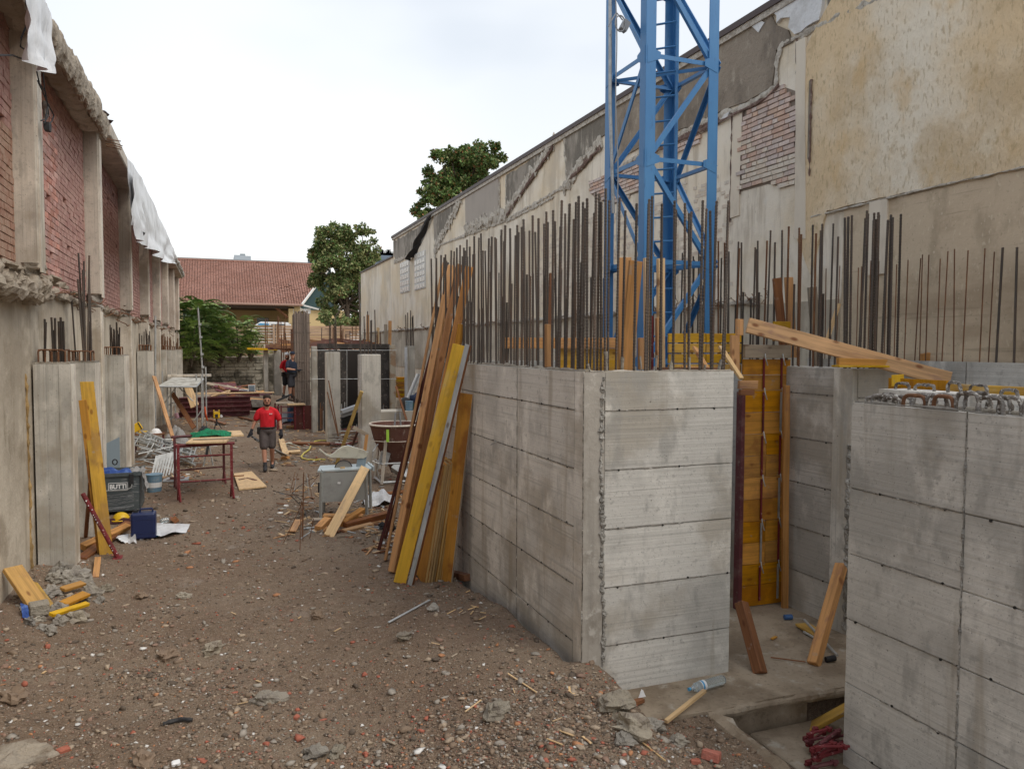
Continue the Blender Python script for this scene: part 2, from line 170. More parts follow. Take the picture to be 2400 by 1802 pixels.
# ------------------------------------------------------------------ geometry helpers
class B:
    def __init__(s): s.v=[];s.f=[];s.m=[]
    def add(s,v,f,m=0):
        n=len(s.v); s.v+= [tuple(p) for p in v]; s.f+=[tuple(i+n for i in q) for q in f]; s.m+=[m]*len(f); return s
    def box(s,c,d,rot=None,m=0,j=0):
        x,y,z=(q/2 for q in d); P=[Vector((a*x+R(-j,j),b*y+R(-j,j),e*z+R(-j,j))) for a in(-1,1) for b in(-1,1) for e in(-1,1)]
        if rot is not None: P=[rot@p for p in P]
        c=Vector(c); return s.add([p+c for p in P],[(0,1,3,2),(4,6,7,5),(0,4,5,1),(2,3,7,6),(0,2,6,4),(1,5,7,3)],m)
    def rbox(s,x0,x1,y0,y1,z0,z1,m=0): return s.box(((x0+x1)/2,(y0+y1)/2,(z0+z1)/2),(abs(x1-x0),abs(y1-y0),abs(z1-z0)),None,m)
    def tube(s,pts,r,n=8,m=0,cap=True,ell=None):
        pts=[Vector(p) for p in pts]; k=len(pts); rr=r if hasattr(r,'__len__') else [r]*k
        vs=[];up=None
        for i,p in enumerate(pts):
            d=(pts[min(i+1,k-1)]-pts[max(i-1,0)]).normalized()
            if up is None: up=Vector((0,0,1)) if abs(d.z)<.9 else Vector((1,0,0))
            x=d.cross(up); x=x.normalized() if x.length>1e-4 else d.orthogonal().normalized(); y=x.cross(d).normalized(); up=y if abs(d.dot(y))<.99 else up
            ex,ey=(ell if ell else (1,1))
            vs+=[p+(x*math.cos(a)*ex+y*math.sin(a)*ey)*rr[i] for a in [2*math.pi*t/n for t in range(n)]]
        fs=[(i*n+a,i*n+(a+1)%n,(i+1)*n+(a+1)%n,(i+1)*n+a) for i in range(k-1) for a in range(n)]
        if cap: fs+=[tuple(range(n))[::-1],tuple(range((k-1)*n,k*n))]
        return s.add(vs,fs,m)
    def prism(s,poly,vec,m=0):
        n=len(poly); vec=Vector(vec); P=[Vector(p) for p in poly]
        return s.add(P+[p+vec for p in P],[tuple(range(n))[::-1],tuple(range(n,2*n))]+[(i,(i+1)%n,n+(i+1)%n,n+i) for i in range(n)],m)
    def ball(s,c,r,m=0,sc=(1,1,1),jit=0,seg=8,ring=6,seed=None):
        c=Vector(c); vs=[];sd=R(0,99)
        for i in range(ring+1):
            t=math.pi*i/ring
            for a in range(seg):
                u=2*math.pi*a/seg; q=Vector((math.sin(t)*math.cos(u),math.sin(t)*math.sin(u),math.cos(t)))
                k=1+(noise.noise(q*1.3+Vector((sd,sd*2,0)))*jit*1.6+noise.noise(q*3.3+Vector((sd,0,sd)))*jit*.8 if jit else 0)
                vs.append(c+Vector((q.x*sc[0],q.y*sc[1],q.z*sc[2]))*r*k)
        return s.add(vs,[(i*seg+a,(i+1)*seg+a,(i+1)*seg+(a+1)%seg,i*seg+(a+1)%seg) for i in range(ring) for a in range(seg)],m)
    def ribbon(s,top,bot,n,m=0,wave=0,ax=(1,0,0),seed=0):
        def at(L_,t):
            x=t*(len(L_)-1); i=min(int(x),len(L_)-2); return Vector(L_[i]).lerp(Vector(L_[i+1]),x-i)
        k=14; vs=[];ax=Vector(ax)
        for i in range(n+1):
            a,b=at(top,i/n),at(bot,i/n)
            for j in range(k+1):
                p=a.lerp(b,j/k); w=wave*(.2+j/k)*(math.sin(i*.9+seed+j*.12)+noise.noise(Vector((i*.5,j*.25,seed)))*1.6)
                vs.append(p+ax*w)
        return s.add(vs,[(i*(k+1)+j,(i+1)*(k+1)+j,(i+1)*(k+1)+j+1,i*(k+1)+j+1) for i in range(n) for j in range(k)],m)
def tag(o,label=None,cat=None,group=None,kind=None):
    for k,v in (('label',label),('category',cat),('group',group),('kind',kind)):
        if v: o[k]=v
    return o
def link(o,parent=None):
    S.collection.objects.link(o)
    if parent is not None:
        o.parent=parent; q=parent; M=Matrix.Translation(parent['_w'])
        o.matrix_parent_inverse=M.inverted()
    return o
def mk(name,b,mats,parent=None,label=None,cat=None,group=None,kind=None,smooth=False,bevel=0,origin=True):
    mats=mats if isinstance(mats,(list,tuple)) else [mats]
    v=np.array([tuple(p) for p in b.v],dtype=float); c=np.zeros(3)
    if origin: c=(v.min(0)+v.max(0))/2; c[2]=v[:,2].min(); v=v-c
    me=bpy.data.meshes.new(name); me.from_pydata([tuple(p) for p in v],[],b.f)
    for m in mats: me.materials.append(m)
    if len(mats)>1: me.polygons.foreach_set('material_index',b.m)
    if smooth: me.polygons.foreach_set('use_smooth',[True]*len(me.polygons))
    me.update(); o=bpy.data.objects.new(name,me); o.location=c; o['_w']=tuple(c); link(o,parent)
    if bevel: md=o.modifiers.new('bevel','BEVEL'); md.width=bevel; md.segments=1; md.limit_method='ANGLE'
    return tag(o,label,cat,group,kind)
def thing(name,label,cat,loc=(0,0,0),group=None):
    o=bpy.data.objects.new(name,None); S.collection.objects.link(o); o.location=loc; o['_w']=tuple(loc); o.empty_display_size=.2
    return tag(o,label,cat,group)
def frame(p0,p1,face):
    z=(Vector(p1)-Vector(p0)).normalized(); y=Vector(face); y=(y-z*y.dot(z)).normalized(); x=y.cross(z)
    M=Matrix.Identity(4)
    for i in range(3): M[i][0]=x[i];M[i][1]=y[i];M[i][2]=z[i];M[i][3]=p0[i]
    return M
def plank(name,p0,p1,w,t,face=(0,-1,0),m=None,parent=None,label=None,cat=None,group=None,bevel=.003,mats=None,warp=0):
    p0,p1=Vector(p0),Vector(p1); l=(p1-p0).length; b=B(); k=max(1,int(l/.35)); vs=[]
    sk=R(-.15,.15)*w
    for i in range(k+1):
        z=l*i/k; e=R(-.0025,.0025); bo=warp*math.sin(math.pi*i/k)
        dz=(0,)*4 if 0<i<k else (sk*.3,-sk*.3,-sk*.3,sk*.3)
        vs+=[(-w/2+e,-t/2+bo,z+dz[0]),(w/2+e,-t/2+bo,z+dz[1]),(w/2+e,t/2+bo,z+dz[2]),(-w/2+e,t/2+bo,z+dz[3])]
    fs=[];ms=[]
    for i in range(k):
        a=i*4; fs+=[(a,a+1,a+5,a+4),(a+1,a+2,a+6,a+5),(a+2,a+3,a+7,a+6),(a+3,a,a+4,a+7)]; ms+=[0,1,0,1]
    fs+=[(3,2,1,0),tuple(k*4+i for i in range(4))]; ms+=[1,1]
    me=bpy.data.meshes.new(name); me.from_pydata(vs,[],fs); mm=mats or [m,m]
    for q in mm: me.materials.append(q)
    me.polygons.foreach_set('material_index',ms); me.update()
    o=bpy.data.objects.new(name,me); M=frame(p0,p1,face); o.matrix_basis=M; o['_w']=tuple(p0); S.collection.objects.link(o)
    if parent is not None: o.parent=parent; o.matrix_parent_inverse=Matrix.Translation(parent['_w']).inverted()
    if bevel: md=o.modifiers.new('bevel','BEVEL'); md.width=bevel; md.segments=1; md.limit_method='ANGLE'
    return tag(o,label,cat,group)
def rod(name,p0,p1,r,m,parent=None,n=8,**k): return mk(name,B().tube([p0,p1],r,n),m,parent,**k)
def fbm(x,y,s,o=4,seed=0):
    t=0;a=1;tot=0
    for i in range(o):
        q=rngs(x*s*2**i,y*s*2**i,seed+i); t=t+q*a; tot+=a; a*=.5
    return t/tot
def rngs(x,y,seed):
    xi=np.floor(x).astype(np.int64); yi=np.floor(y).astype(np.int64); fx=x-xi; fy=y-yi; fx=fx*fx*(3-2*fx); fy=fy*fy*(3-2*fy)
    def h(a,b): 
        n=(a*374761393+b*668265263+seed*982451653)&0xffffffff; n=((n^(n>>13))*1274126177)&0xffffffff; return ((n^(n>>16))&0xffff)/65535.
    return (h(xi,yi)*(1-fx)+h(xi+1,yi)*fx)*(1-fy)+(h(xi,yi+1)*(1-fx)+h(xi+1,yi+1)*fx)*fy-.5
# ------------------------------------------------------------------ ground
def sstep(a,b,x): t=np.clip((x-a)/(b-a),0,1); return t*t*(3-2*t)
def ground_z(x,y):
    x=np.asarray(x,float); y=np.asarray(y,float)
    z=fbm(x,y,.5,4,3)*.16*sstep(20,7,y)+fbm(x,y,2.2,4,9)*.075+fbm(x,y,9,3,21)*.03
    z=z+.24*sstep(.9,2.5,x)*sstep(9.5,7.2,y)*sstep(3.4,2.95,x+ .25*(5.85-y)*(y<5.85))
    z=z-.08*sstep(2.9,3.5,x)*(y<6)
    z=z+.20*np.exp(-((x+2.2)/.55)**2)*sstep(13,10,y)
    z=np.where((x>2.75)&(y>5.9)&(y<11.2),-.14,z)
    z=np.where((x>3.86)&(y<5.3)&(y>-3)&(x<8.2),-1.25,z)
    z=np.where((x>3.2)&(y>=5.3)&(y<8.6),-.14,z)
    z=np.where((x>3.86)&(y>=4.6)&(y<8.6),np.minimum(z,-.14),z)
    z=z+np.where(y>50.3,2.2,0)
    return z
def lines(segs):
    o=[]
    for a,b,s in segs: o+=list(np.arange(a,b,s))
    return np.array(o+[segs[-1][1]])
gx=lines([(-400,-40,60),(-40,-2.6,3),(-2.6,4.4,.05),(4.4,9,.2),(9,40,3),(40,400,60)]); gy=lines([(-400,-20,60),(-20,2.5,1.5),(2.5,9,.05),(9,14,.08),(14,25,.2),(25,52,.45),(52,100,6),(100,700,60)])
X,Y=np.meshgrid(gx,gy,indexing='ij'); Z=ground_z(X,Y); nx,ny=len(gx),len(gy)
me=bpy.data.meshes.new('ground'); V=np.stack([X,Y,Z],-1).reshape(-1,3)
ii,jj=np.meshgrid(np.arange(nx-1),np.arange(ny-1),indexing='ij'); a=(ii*ny+jj).ravel(); F4=np.stack([a,a+ny,a+ny+1,a+1],-1)
def fast(me,V,F,mi=None,smooth=False):
    n=F.shape[1]; me.vertices.add(len(V)); me.vertices.foreach_set('co',V.astype(np.float32).ravel()); me.loops.add(F.size); me.loops.foreach_set('vertex_index',F.astype(np.int32).ravel())
    me.polygons.add(len(F)); me.polygons.foreach_set('loop_start',(np.arange(len(F))*n).astype(np.int32))
    if mi is not None: me.polygons.foreach_set('material_index',mi.astype(np.int32))
    if smooth: me.polygons.foreach_set('use_smooth',np.ones(len(F),bool))
    me.update(); me.validate()
fast(me,V,F4,smooth=True); me.materials.append(Soil)
go=bpy.data.objects.new('ground',me); S.collection.objects.link(go); tag(go,kind='structure')
def gz(x,y): return float(ground_z(np.array(x),np.array(y)))
def GG(px,py):   # sight line cut by the real ground surface
    z=0
    for _ in range(6): p=G(px,py,z); z=gz(p.x,p.y)
    return Vector((p.x,p.y,z))
# loose stones: one uncountable mass
def stones(n,rlo,rhi,y0,y1,name,pw,label,flat=.55,ico=False):
    # base shape
    if ico:
        t=(1+5**.5)/2; bv=np.array([(-1,t,0),(1,t,0),(-1,-t,0),(1,-t,0),(0,-1,t),(0,1,t),(0,-1,-t),(0,1,-t),(t,0,-1),(t,0,1),(-t,0,-1),(-t,0,1)])/1.9
        bf=np.array([(0,11,5),(0,5,1),(0,1,7),(0,7,10),(0,10,11),(1,5,9),(5,11,4),(11,10,2),(10,7,6),(7,1,8),(3,9,4),(3,4,2),(3,2,6),(3,6,8),(3,8,9),(4,9,5),(2,4,11),(6,2,10),(8,6,7),(9,8,1)])
    else:
        bv=np.array([(1,0,0),(0,1,0),(-1,0,0),(0,-1,0),(0,0,1),(0,0,-1)],float); bf=np.array([(0,1,4),(1,2,4),(2,3,4),(3,0,4),(1,0,5),(2,1,5),(3,2,5),(0,3,5)])
    xs=[];ys=[]
    while len(xs)<n:
        px=rng.uniform(0,2400,4000); py=rng.uniform(y0,y1,4000)
        d=np.array(CM)@np.stack([(px-1200)/1812,-(py-901)/1812,-np.ones_like(px)]); t=-EYE/d[2]; x=d[0]*t; y=d[1]*t
        lim=np.where(y<5.85,3.75,np.where(y<11.2,2.86,7.6)); ok=(x>-2.15)&(x<lim)&(y<49)&(y>3)&(rng.random(len(x))<np.clip(.45+1.5*fbm(x,y,.8,4,77),.22,.8))
        xs+=list(x[ok]); ys+=list(y[ok])
    xs=np.array(xs[:n]); ys=np.array(ys[:n]); r=rlo*(rhi/rlo)**(rng.random(n)**2.2)*np.clip(ys/9,1,2.2)
    k=len(bv); a=rng.uniform(0,6.28,n); j=rng.uniform(.45,1.45,(n,k,1)); sc=np.stack([rng.uniform(.7,1.5,n),rng.uniform(.6,1.1,n),rng.uniform(flat*.5,flat*1.3,n)],-1)[:,None,:]
    P=bv[None]*j*sc*r[:,None,None]; c,s=np.cos(a)[:,None],np.sin(a)[:,None]; x=P[:,:,0]*c-P[:,:,1]*s; y=P[:,:,0]*s+P[:,:,1]*c
    zg=ground_z(xs,ys); P=np.stack([x+xs[:,None],y+ys[:,None],P[:,:,2]+(zg+r*flat*.35)[:,None]],-1).reshape(-1,3)
    F=(bf[None]+(np.arange(n)*k)[:,None,None]).reshape(-1,3); mi=np.repeat(rng.choice(len(Pebs),n,p=pw),len(bf))
    me=bpy.data.meshes.new(name); fast(me,P,F,mi)
    for m in Pebs: me.materials.append(m)
    o=bpy.data.objects.new(name,me); S.collection.objects.link(o); tag(o,label,'gravel',kind='stuff')
#       brown grey tan dark red white orange pink
stones(74000,.0035,.020,1050,2080,'gravel',[.30,.15,.13,.22,.035,.010,.03,.125],'fine brown gravel and brick grit covering the dirt',ico=False)
stones(4200,.014,.042,925,2080,'rubble_stones',[.28,.24,.16,.12,.055,.022,.023,.10],'small broken stones and brick bits strewn over the dirt',ico=True)
stones(640,.010,.034,1100,2080,'tile_shards',[.0,.1,.15,.0,.25,.35,.08,.07],'flat white and red tile shards strewn over the dirt',flat=.16,ico=True)
# ------------------------------------------------------------------ rough edges, panels, rebars
def rough(name,pts,r,m,parent=None,flat=(1,1),step=.06,amp=.45,n=9,freq=5,kind=None,**k):
    P=[]
    for a,c in zip(pts[:-1],pts[1:]):
        a,c=Vector(a),Vector(c); q=max(2,int((c-a).length/step)); P+=[a.lerp(c,i/q) for i in range(q)]
    P.append(Vector(pts[-1])); b=B(); b.tube(P,r,n)
    v=[]
    for i,p in enumerate(b.v):
        c=P[min(i//n,len(P)-1)]; d=Vector(p)-c; d=Vector((d.x*flat[0],d.y,d.z*flat[1])); q=Vector(p)*freq
        vo=(noise.voronoi(q*.9)[0][0]-.42)*1.1 if amp>=.4 else 0
        d*=max(.15,1+amp*((noise.noise(q)+.7*noise.noise(q*2.7))*(1.5 if not vo else .9)-vo)); v.append(tuple(c+d))
    b.v=v; return mk(name,b,m,parent,kind=kind,**k)
def seam(name,pts,r,m,parent): return rough(name,pts,r,m,parent,step=.035,amp=1.1,n=5,freq=22)
_rb={}
def rebar(parent,x,y,z0,z1,r=.0105,m=None,lean=(0,0),name='rebar'):
    m=m or Rebar; r=round(r*1.02,4)
    q='%s%d'%(m.name,int(r*1e4))
    if q not in _rb:
        b=B(); l=1.5; n=110; b.tube([(0,0,l*i/n) for i in range(n+1)],[r*(1.14 if i%2 else .9) for i in range(n+1)],6)
        o=mk(name,b,m,None,origin=False); _rb[q]=(o.data,); bpy.data.objects.remove(o)
    o=bpy.data.objects.new(name,_rb[q][0]); S.collection.objects.link(o)
    o.rotation_euler=(lean[1],lean[0],R(0,6)); o.location=(x,y,z0); o.scale=(1,1,(z1-z0)/1.5); o['_w']=(x,y,z0)
    o.parent=parent; o.matrix_parent_inverse=Matrix.Translation(parent['_w']).inverted(); return o
def cpanels(parent,axis,pl,a0,a1,zs,mats,cuts=(),nrm=-1,t=.02,gap=.006):
    # imprint of each shuttering board as its own slightly proud concrete face; axis 'x': plane x=pl running in y
    cs=[a0,*cuts,a1]
    for i in range(len(cs)-1):
        for j in range(len(zs)-1):
            d=t*R(.75,1.0); b=B(); u0,u1,w0,w1=cs[i]+gap,cs[i+1]-gap,zs[j]+gap,zs[j+1]-gap
            if axis=='x': b.rbox(pl,pl+nrm*d,u0,u1,w0,w1)
            else: b.rbox(u0,u1,pl,pl+nrm*d,w0,w1)
            mk('panel',b,random.choice(mats),parent)
    for z in zs[1:-1]:
        for i in range(len(cs)-1):
            a,c=cs[i]+.02,cs[i+1]-.02; f=lambda q,dz=0:(pl+nrm*(t*.95),q,z+dz) if axis=='x' else (q,pl+nrm*(t*.95),z+dz)
            seam('grout_line',[f(a),f(a+(c-a)*.35,R(-.004,.004)),f(a+(c-a)*R(.6,.9))],.0045,Grout,parent)
            q=a+.12
            while q<c:
                p=Vector(f(q,R(-.01,.01))); v=Vector((nrm*.004,0,0)) if axis=='x' else Vector((0,nrm*.004,0)); mk('tie_hole',B().tube([p-v*2,p+v],.010,8),Hole,parent); q+=R(.38,.75)
    for c in cuts:
        f=lambda z:(pl+nrm*t*.95,c,z) if axis=='x' else (c,pl+nrm*t*.95,z)
        seam('grout_line',[f(zs[0]),f(zs[-1])],.004,Grout,parent)
ZJ=[-.12,.37,.88,1.39,1.90,2.41,2.745]
# ---- concrete core: L-shaped pour at the middle
b=B(); b.rbox(2.91,3.19,5.87,11.2,-.3,2.74); b.rbox(3.19,4.40,5.87,6.15,-.3,2.737)
core=mk('concrete_wall',b,C_new,label='L-shaped grey concrete wall with a forest of rebar, under the blue mast',cat='wall',group=None)
cpanels(core,'x',2.91,6.05,11.2,ZJ,[C_side],cuts=(7.42,9.3))  # side panels in the paler copy that offsets their shade
cpanels(core,'y',5.87,3.08,4.40,ZJ,[C_new])
# side strip next to the corner on the x face
mk('panel',B().rbox(2.91,2.888,5.87,6.04,-.12,2.745),C_side,core)
# honeycombed corner strip
b=B(); nz_,nx_=110,8; vs=[]
for i in range(nz_+1):
    for j in range(nx_+1):
        z=-.15+2.89*i/nz_; x=2.887+.20*j/nx_; w=.035*noise.noise(Vector((x*3,z*1.7,0))); q=Vector((x*20,z*12,3)); q2=Vector((x*60,z*40,1))
        vs.append((x+w*(j>0),5.855-.004*noise.noise(q)-.004*abs(noise.noise(q2))-(.006 if .8<z<1.1 else 0),z))
b.add(vs,[(i*(nx_+1)+j,i*(nx_+1)+j+1,(i+1)*(nx_+1)+j+1,(i+1)*(nx_+1)+j) for i in range(nz_) for j in range(nx_)])
mk('honeycombed_corner',b,mat('corner_concrete',(.40,.365,.315),[('noise',1,(9,9,.6),.5,.68,(.30,.275,.24),.7),('noise',5,(1,1,.5),.55,.7,(.26,.23,.19),.8,8),('noise',9,H_,.58,.7,(.62,.59,.53),.5)],coord='World',bump=[('noise',18,H_,.6,.012,8)]),core,smooth=True)
rough('corner_scar',[(3.06,5.852,2.7),(3.05,5.85,1.9),(3.075,5.85,1.4),(3.06,5.85,1.0),(3.10,5.85,.55),(3.07,5.85,.05)],.011,C_rough,core,flat=(1.6,1),step=.02,amp=1.5,freq=24)
rough('corner_scar',[(2.885,5.86,2.7),(2.885,5.86,-.1)],.007,Grout,core,step=.04,amp=1,freq=20,n=5)
rough('top_crust',[(2.93,5.89,2.745),(3.0,11.1,2.74)],.02,C_rub,core,step=.08,amp=.9); rough('top_crust',[(2.95,5.885,2.745),(4.38,5.885,2.74)],.014,C_rub,core,step=.06,amp=.9)
mk('laitance',B().rbox(2.90,4.39,5.86,6.15,2.735,2.746),C_rub,core)
x=2.97   # front wall bars, two faces
while x<4.36:
    for y,pp in ((5.925,1),(6.085,.85)):
        if R(0,1)<pp: rebar(core,x+R(-.03,.03),y+R(-.01,.01),2.7,2.96+1.29+R(-.06,.06)-(.0 if y<6 else R(0,.05)),r=.0112,lean=(R(-.02,.012),R(-.01,.01)))
    if R(0,1)<.35: rebar(core,x+R(.02,.05),5.93,2.7,2.96+1.25+R(-.1,.05),r=.0112,lean=(R(-.03,.02),0))
    x+=.135
y=6.1
while y<11.15:
    rebar(core,2.96+R(-.01,.01),y+R(-.03,.03),2.7,4.25+R(-.07,.05),r=.0115,lean=(R(-.01,.01),R(-.02,.02)))
    rebar(core,3.13+R(-.01,.01),y+R(-.06,.06),2.7,4.2+R(-.08,.06),r=.0105,lean=(R(-.012,.012),R(-.025,.025)))
    if R(0,1)<.7: rebar(core,2.985,y+R(.02,.05),2.7,3.55+R(-.15,.15),r=.0115,lean=(R(-.01,.01),R(-.02,.02)))
    y+=.155
for i in range(9): rough('cement_collar',[(2.95+i*.17+R(-.03,.03),5.925,2.74),(2.95+i*.17,5.925,2.74+R(.05,.22))],.015,C_rub,core,step=.03,amp=.8)
# ---- recessed wall on the right of the shaft with its return
b=B(); b.rbox(6.20,6.5,6.17,11.4,-.3,2.74); b.rbox(6.14,6.70,6.18,6.45,-.3,2.735)
rw=mk('concrete_wall',b,C_new,label='grey concrete wall behind the orange formwork, with a pale column edge',cat='wall')
cpanels(rw,'x',6.20,6.46,7.6,[-.12,.40,.91,1.42,1.93,2.44,2.74],[C_new]); cpanels(rw,'y',6.18,6.17,6.68,[-.12,.6,1.4,2.44,2.735],[C_new])
mk('column_edge',B().rbox(6.14,6.115,6.18,6.44,-.12,2.742),concrete('pale_formed_concrete',(.72,.70,.64),vert=True,stain=.3),rw)
rough('honeycomb_scar',[(6.125,6.2,1.95),(6.12,6.2,1.2),(6.12,6.2,.0)],.03,C_rough,rw,step=.03,amp=1,freq=14)
for x,y,h in ((6.13,6.3,4.3),(6.15,6.33,4.2),(6.17,6.28,4.32),(6.22,6.22,4.36),(6.24,6.4,4.33),(6.36,6.28,4.35),(6.40,6.24,4.28),(6.42,6.4,4.33),(6.46,6.27,4.36),(6.48,6.25,4.3),(6.44,6.22,4.36),(6.62,6.3,4.30),(6.66,6.42,4.38),(6.73,6.3,4.34),(6.75,6.34,4.37),(6.84,6.3,4.38)):
    rebar(rw,x,y,2.68,h,r=.0125,lean=(R(-.005,.03),0))
y=6.75
while y<11.3:
    for x in (6.24,6.45):
        if R(0,1)<.9: rebar(rw,x+R(-.015,.015),y+R(-.05,.05),2.7,4.28+R(-.12,.1),r=.0112,m=random.choice([Rebar,Rebar,Rust]),lean=(R(-.005,.02),R(-.015,.015)))
    if R(0,1)<.5: rebar(rw,6.28,y+.05,2.7,3.6+R(-.1,.1),r=.0112)
    y+=.155
# ---- back wall of the shaft (bars seen behind the mast)
bw=mk('concrete_wall',B().rbox(3.19,6.2,11.2,11.5,-.3,2.73),C_new,label='low concrete wall closing the shaft behind the blue mast',cat='wall')
x=3.3
while x<6.1:
    rebar(bw,x+R(-.03,.03),11.27+R(-.02,.02),2.7,4.05+R(-.1,.1)-(.45 if R(0,1)<.4 else 0),r=.0105,m=random.choice([Rebar,Rebar,Rust])); x+=.13
# ---- nearest block on the right, going down into the pit
b=B(); b.rbox(4.565,4.86,-1.5,4.58,-1.3,2.53)
nb=mk('concrete_wall',b,C_new,label='nearest grey concrete wall at the right edge, topped with cement-caked rebar loops',cat='wall')
zs=[-1.25,-.88,-.37,.13,.64,1.15,1.66,2.545]; zs=[-1.25,-.66,-.15,.355,.86,1.37,1.88,2.545]
cpanels(nb,'x',4.565,.2,4.60,zs,[C_new],cuts=(1.9,3.62))
mk('end_face',B().rbox(4.56,4.86,4.585,4.60,-1.3,2.535),C_new,nb)
rough('honeycomb_joint',[(4.545,3.62,2.5),(4.545,3.62,1.2),(4.545,3.62,.0)],.008,C_rough,nb,step=.025,amp=1.2,freq=20,n=6)
rough('top_crust',[(4.57,4.58,2.545),(4.57,3.7,2.55),(4.57,3.2,2.53),(4.57,2.5,2.54)],.012,C_rub,nb,step=.05,amp=1.0); rough('top_crust',[(4.78,4.55,2.545),(4.75,2.5,2.545)],.012,C_rub,nb,step=.06,amp=1.0)
def loop(parent,x,y,z,w,h,m,ang=0,r=.014):
    ca,sa=math.cos(ang),math.sin(ang); P=[]
    for i in range(13):
        t=math.pi*i/12; q=-math.copysign(abs(math.cos(t))**.45,math.cos(t))*w/2; P.append((x+sa*q,y+ca*q,z+h*math.sin(t)**.5-.02))
    if m is RebarC: rough('rebar_loop',P,r*.95,m,parent,step=.012,amp=.35,freq=30,n=7)
    else: mk('rebar_loop',B().tube(P,r,8),m,parent)
for i,(y,h,m) in enumerate(((4.47,.06,RebarC),(4.41,.08,RebarC),(4.35,.08,RebarC),(4.29,.07,RebarC),(4.10,.10,Rust),(3.93,.11,RebarC),(3.86,.11,Rust),(3.68,.14,RebarC),(3.52,.12,RebarC),(3.40,.13,RebarC),(3.22,.13,RebarC),(3.08,.15,RebarC),(2.90,.15,RebarC),(2.72,.15,RebarC))):
    loop(nb,4.63+R(-.012,.012),y,2.54,.17 if i>3 else .13,h,m,R(-.15,.15),r=.014 if m is Rust else .0155)
    if R(0,1)<.75: loop(nb,4.77+R(-.02,.02),y+.05,2.545,.17,h*.95,RebarC,R(-.2,.2),r=.0155)
# ---- second low wall behind it, with yellow board and loops
lw2=mk('concrete_wall',B().rbox(5.36,5.66,1.0,5.12,-.3,2.6),C_side,label='low dark concrete wall just behind the nearest wall on the right',cat='wall')
for k in range(13): loop(lw2,5.45+R(-.05,.05),4.98-k*.25+R(-.05,.05),2.6,.16,R(.07,.11),RebarC,R(-.3,.3))
plank('yellow_board',(5.75,5.32,2.60),(5.72,2.6,2.60),.12,.027,(1,0,0),Wyel2,None,'long yellow shutter board behind the caked rebar loops on the right','board')
# ---- low wall in front of the tall boundary wall, thin rusty bars
lw=mk('concrete_wall',B().rbox(7.7,7.95,1.5,8.6,-.3,2.80),C_new,label='low grey concrete wall along the tall ochre wall, with thin rusty bars',cat='wall')
cpanels(lw,'x',7.70,1.5,8.6,[1.8,2.81],[C_new],cuts=(3.4,6.15),t=.015)
y=8.4
while y>3.5: rebar(lw,7.85+R(-.03,.03),y+R(-.06,.06),2.78,4.03+R(-.05,.05),r=.0065 if y>5.95 else .012,m=Rust if y>5.95 else Rebar,lean=(R(0,.03),R(-.02,.02))); y-=.125
# ---- slab, beam and pit
slab=mk('concrete_slab',B().add([(3.0,5.30,-.05),(3.9,5.26,-.052),(4.5,5.27,-.048),(5.3,5.22,-.05),(6.2,5.25,-.05),(6.2,11.2,-.05),(3.0,11.2,-.05),(3.0,5.30,-.14),(3.9,5.26,-.14),(4.5,5.27,-.14),(5.3,5.22,-.14),(6.2,5.25,-.14),(6.2,11.2,-.14),(3.0,11.2,-.14)],[(0,1,2,3,4,5,6)]+[(i,i+7,(i+1)%7+7,(i+1)%7) for i in range(7)]),Slab,kind='structure')
rough('slab_edge',[(3.75,5.27,-.09),(4.3,5.27,-.09),(5.3,5.22,-.09),(6.1,5.25,-.09)],.042,Slab,None,flat=(.7,1),step=.04,amp=.35,kind='structure')
mk('slab_beam',B().rbox(3.80,4.82,5.30,5.5,-1.25,-.145),Slab,kind='structure'); mk('slab_beam',B().rbox(6.2,7.7,5.30,5.5,-1.25,-.1),Slab,kind='structure')
mk('pit_step',B().rbox(4.17,5.6,4.2,5.26,-1.25,-.305),Slab,kind='structure',bevel=.012)
rough('pit_kerb',[(3.80,5.34,-.11),(3.80,4.9,-.13),(3.78,4.5,-.12),(3.78,3.2,-.14)],.075,Slab,None,flat=(1,1),step=.05,amp=.35,kind='structure'); mk('pit_side',B().rbox(3.7,3.87,3.0,5.32,-1.3,-.16),Slab,kind='structure')
# ------------------------------------------------------------------ left boundary wall
lwall=thing('old_boundary_wall','tall red brick and concrete boundary wall along the left side','wall',(-2.3,10,0))
mk('lower_wall',B().rbox(-2.55,-2.20,-2,50,-.3,3.72),Beige,lwall)
mk('brick_backing',B().rbox(-2.55,-2.225,-2,50,3.72,6.82),Mort,lwall)
OPY=[5.25,10.39,15.54,20.7,25.9,31.0,36.1,41.3,46.3]
brick_me={}
def brick(parent,x,y,z,l,h,d,m,nx=-1,nm='brick'):
    q=(round(l,2),round(h,3),m.name)
    if q not in brick_me:
        o=mk(nm,B().box((0,0,0),(d,l,h),j=.003),m,None,origin=False); brick_me[q]=o.data; bpy.data.objects.remove(o)
    o=bpy.data.objects.new(nm,brick_me[q]); S.collection.objects.link(o); o.location=(x,y,z); o.rotation_euler=(R(-.01,.01),R(-.02,.02),R(-.03,.03)); o.parent=parent; o.matrix_parent_inverse=Matrix.Translation(parent['_w']).inverted()
rest=B(); rest2=B(); nb_=0
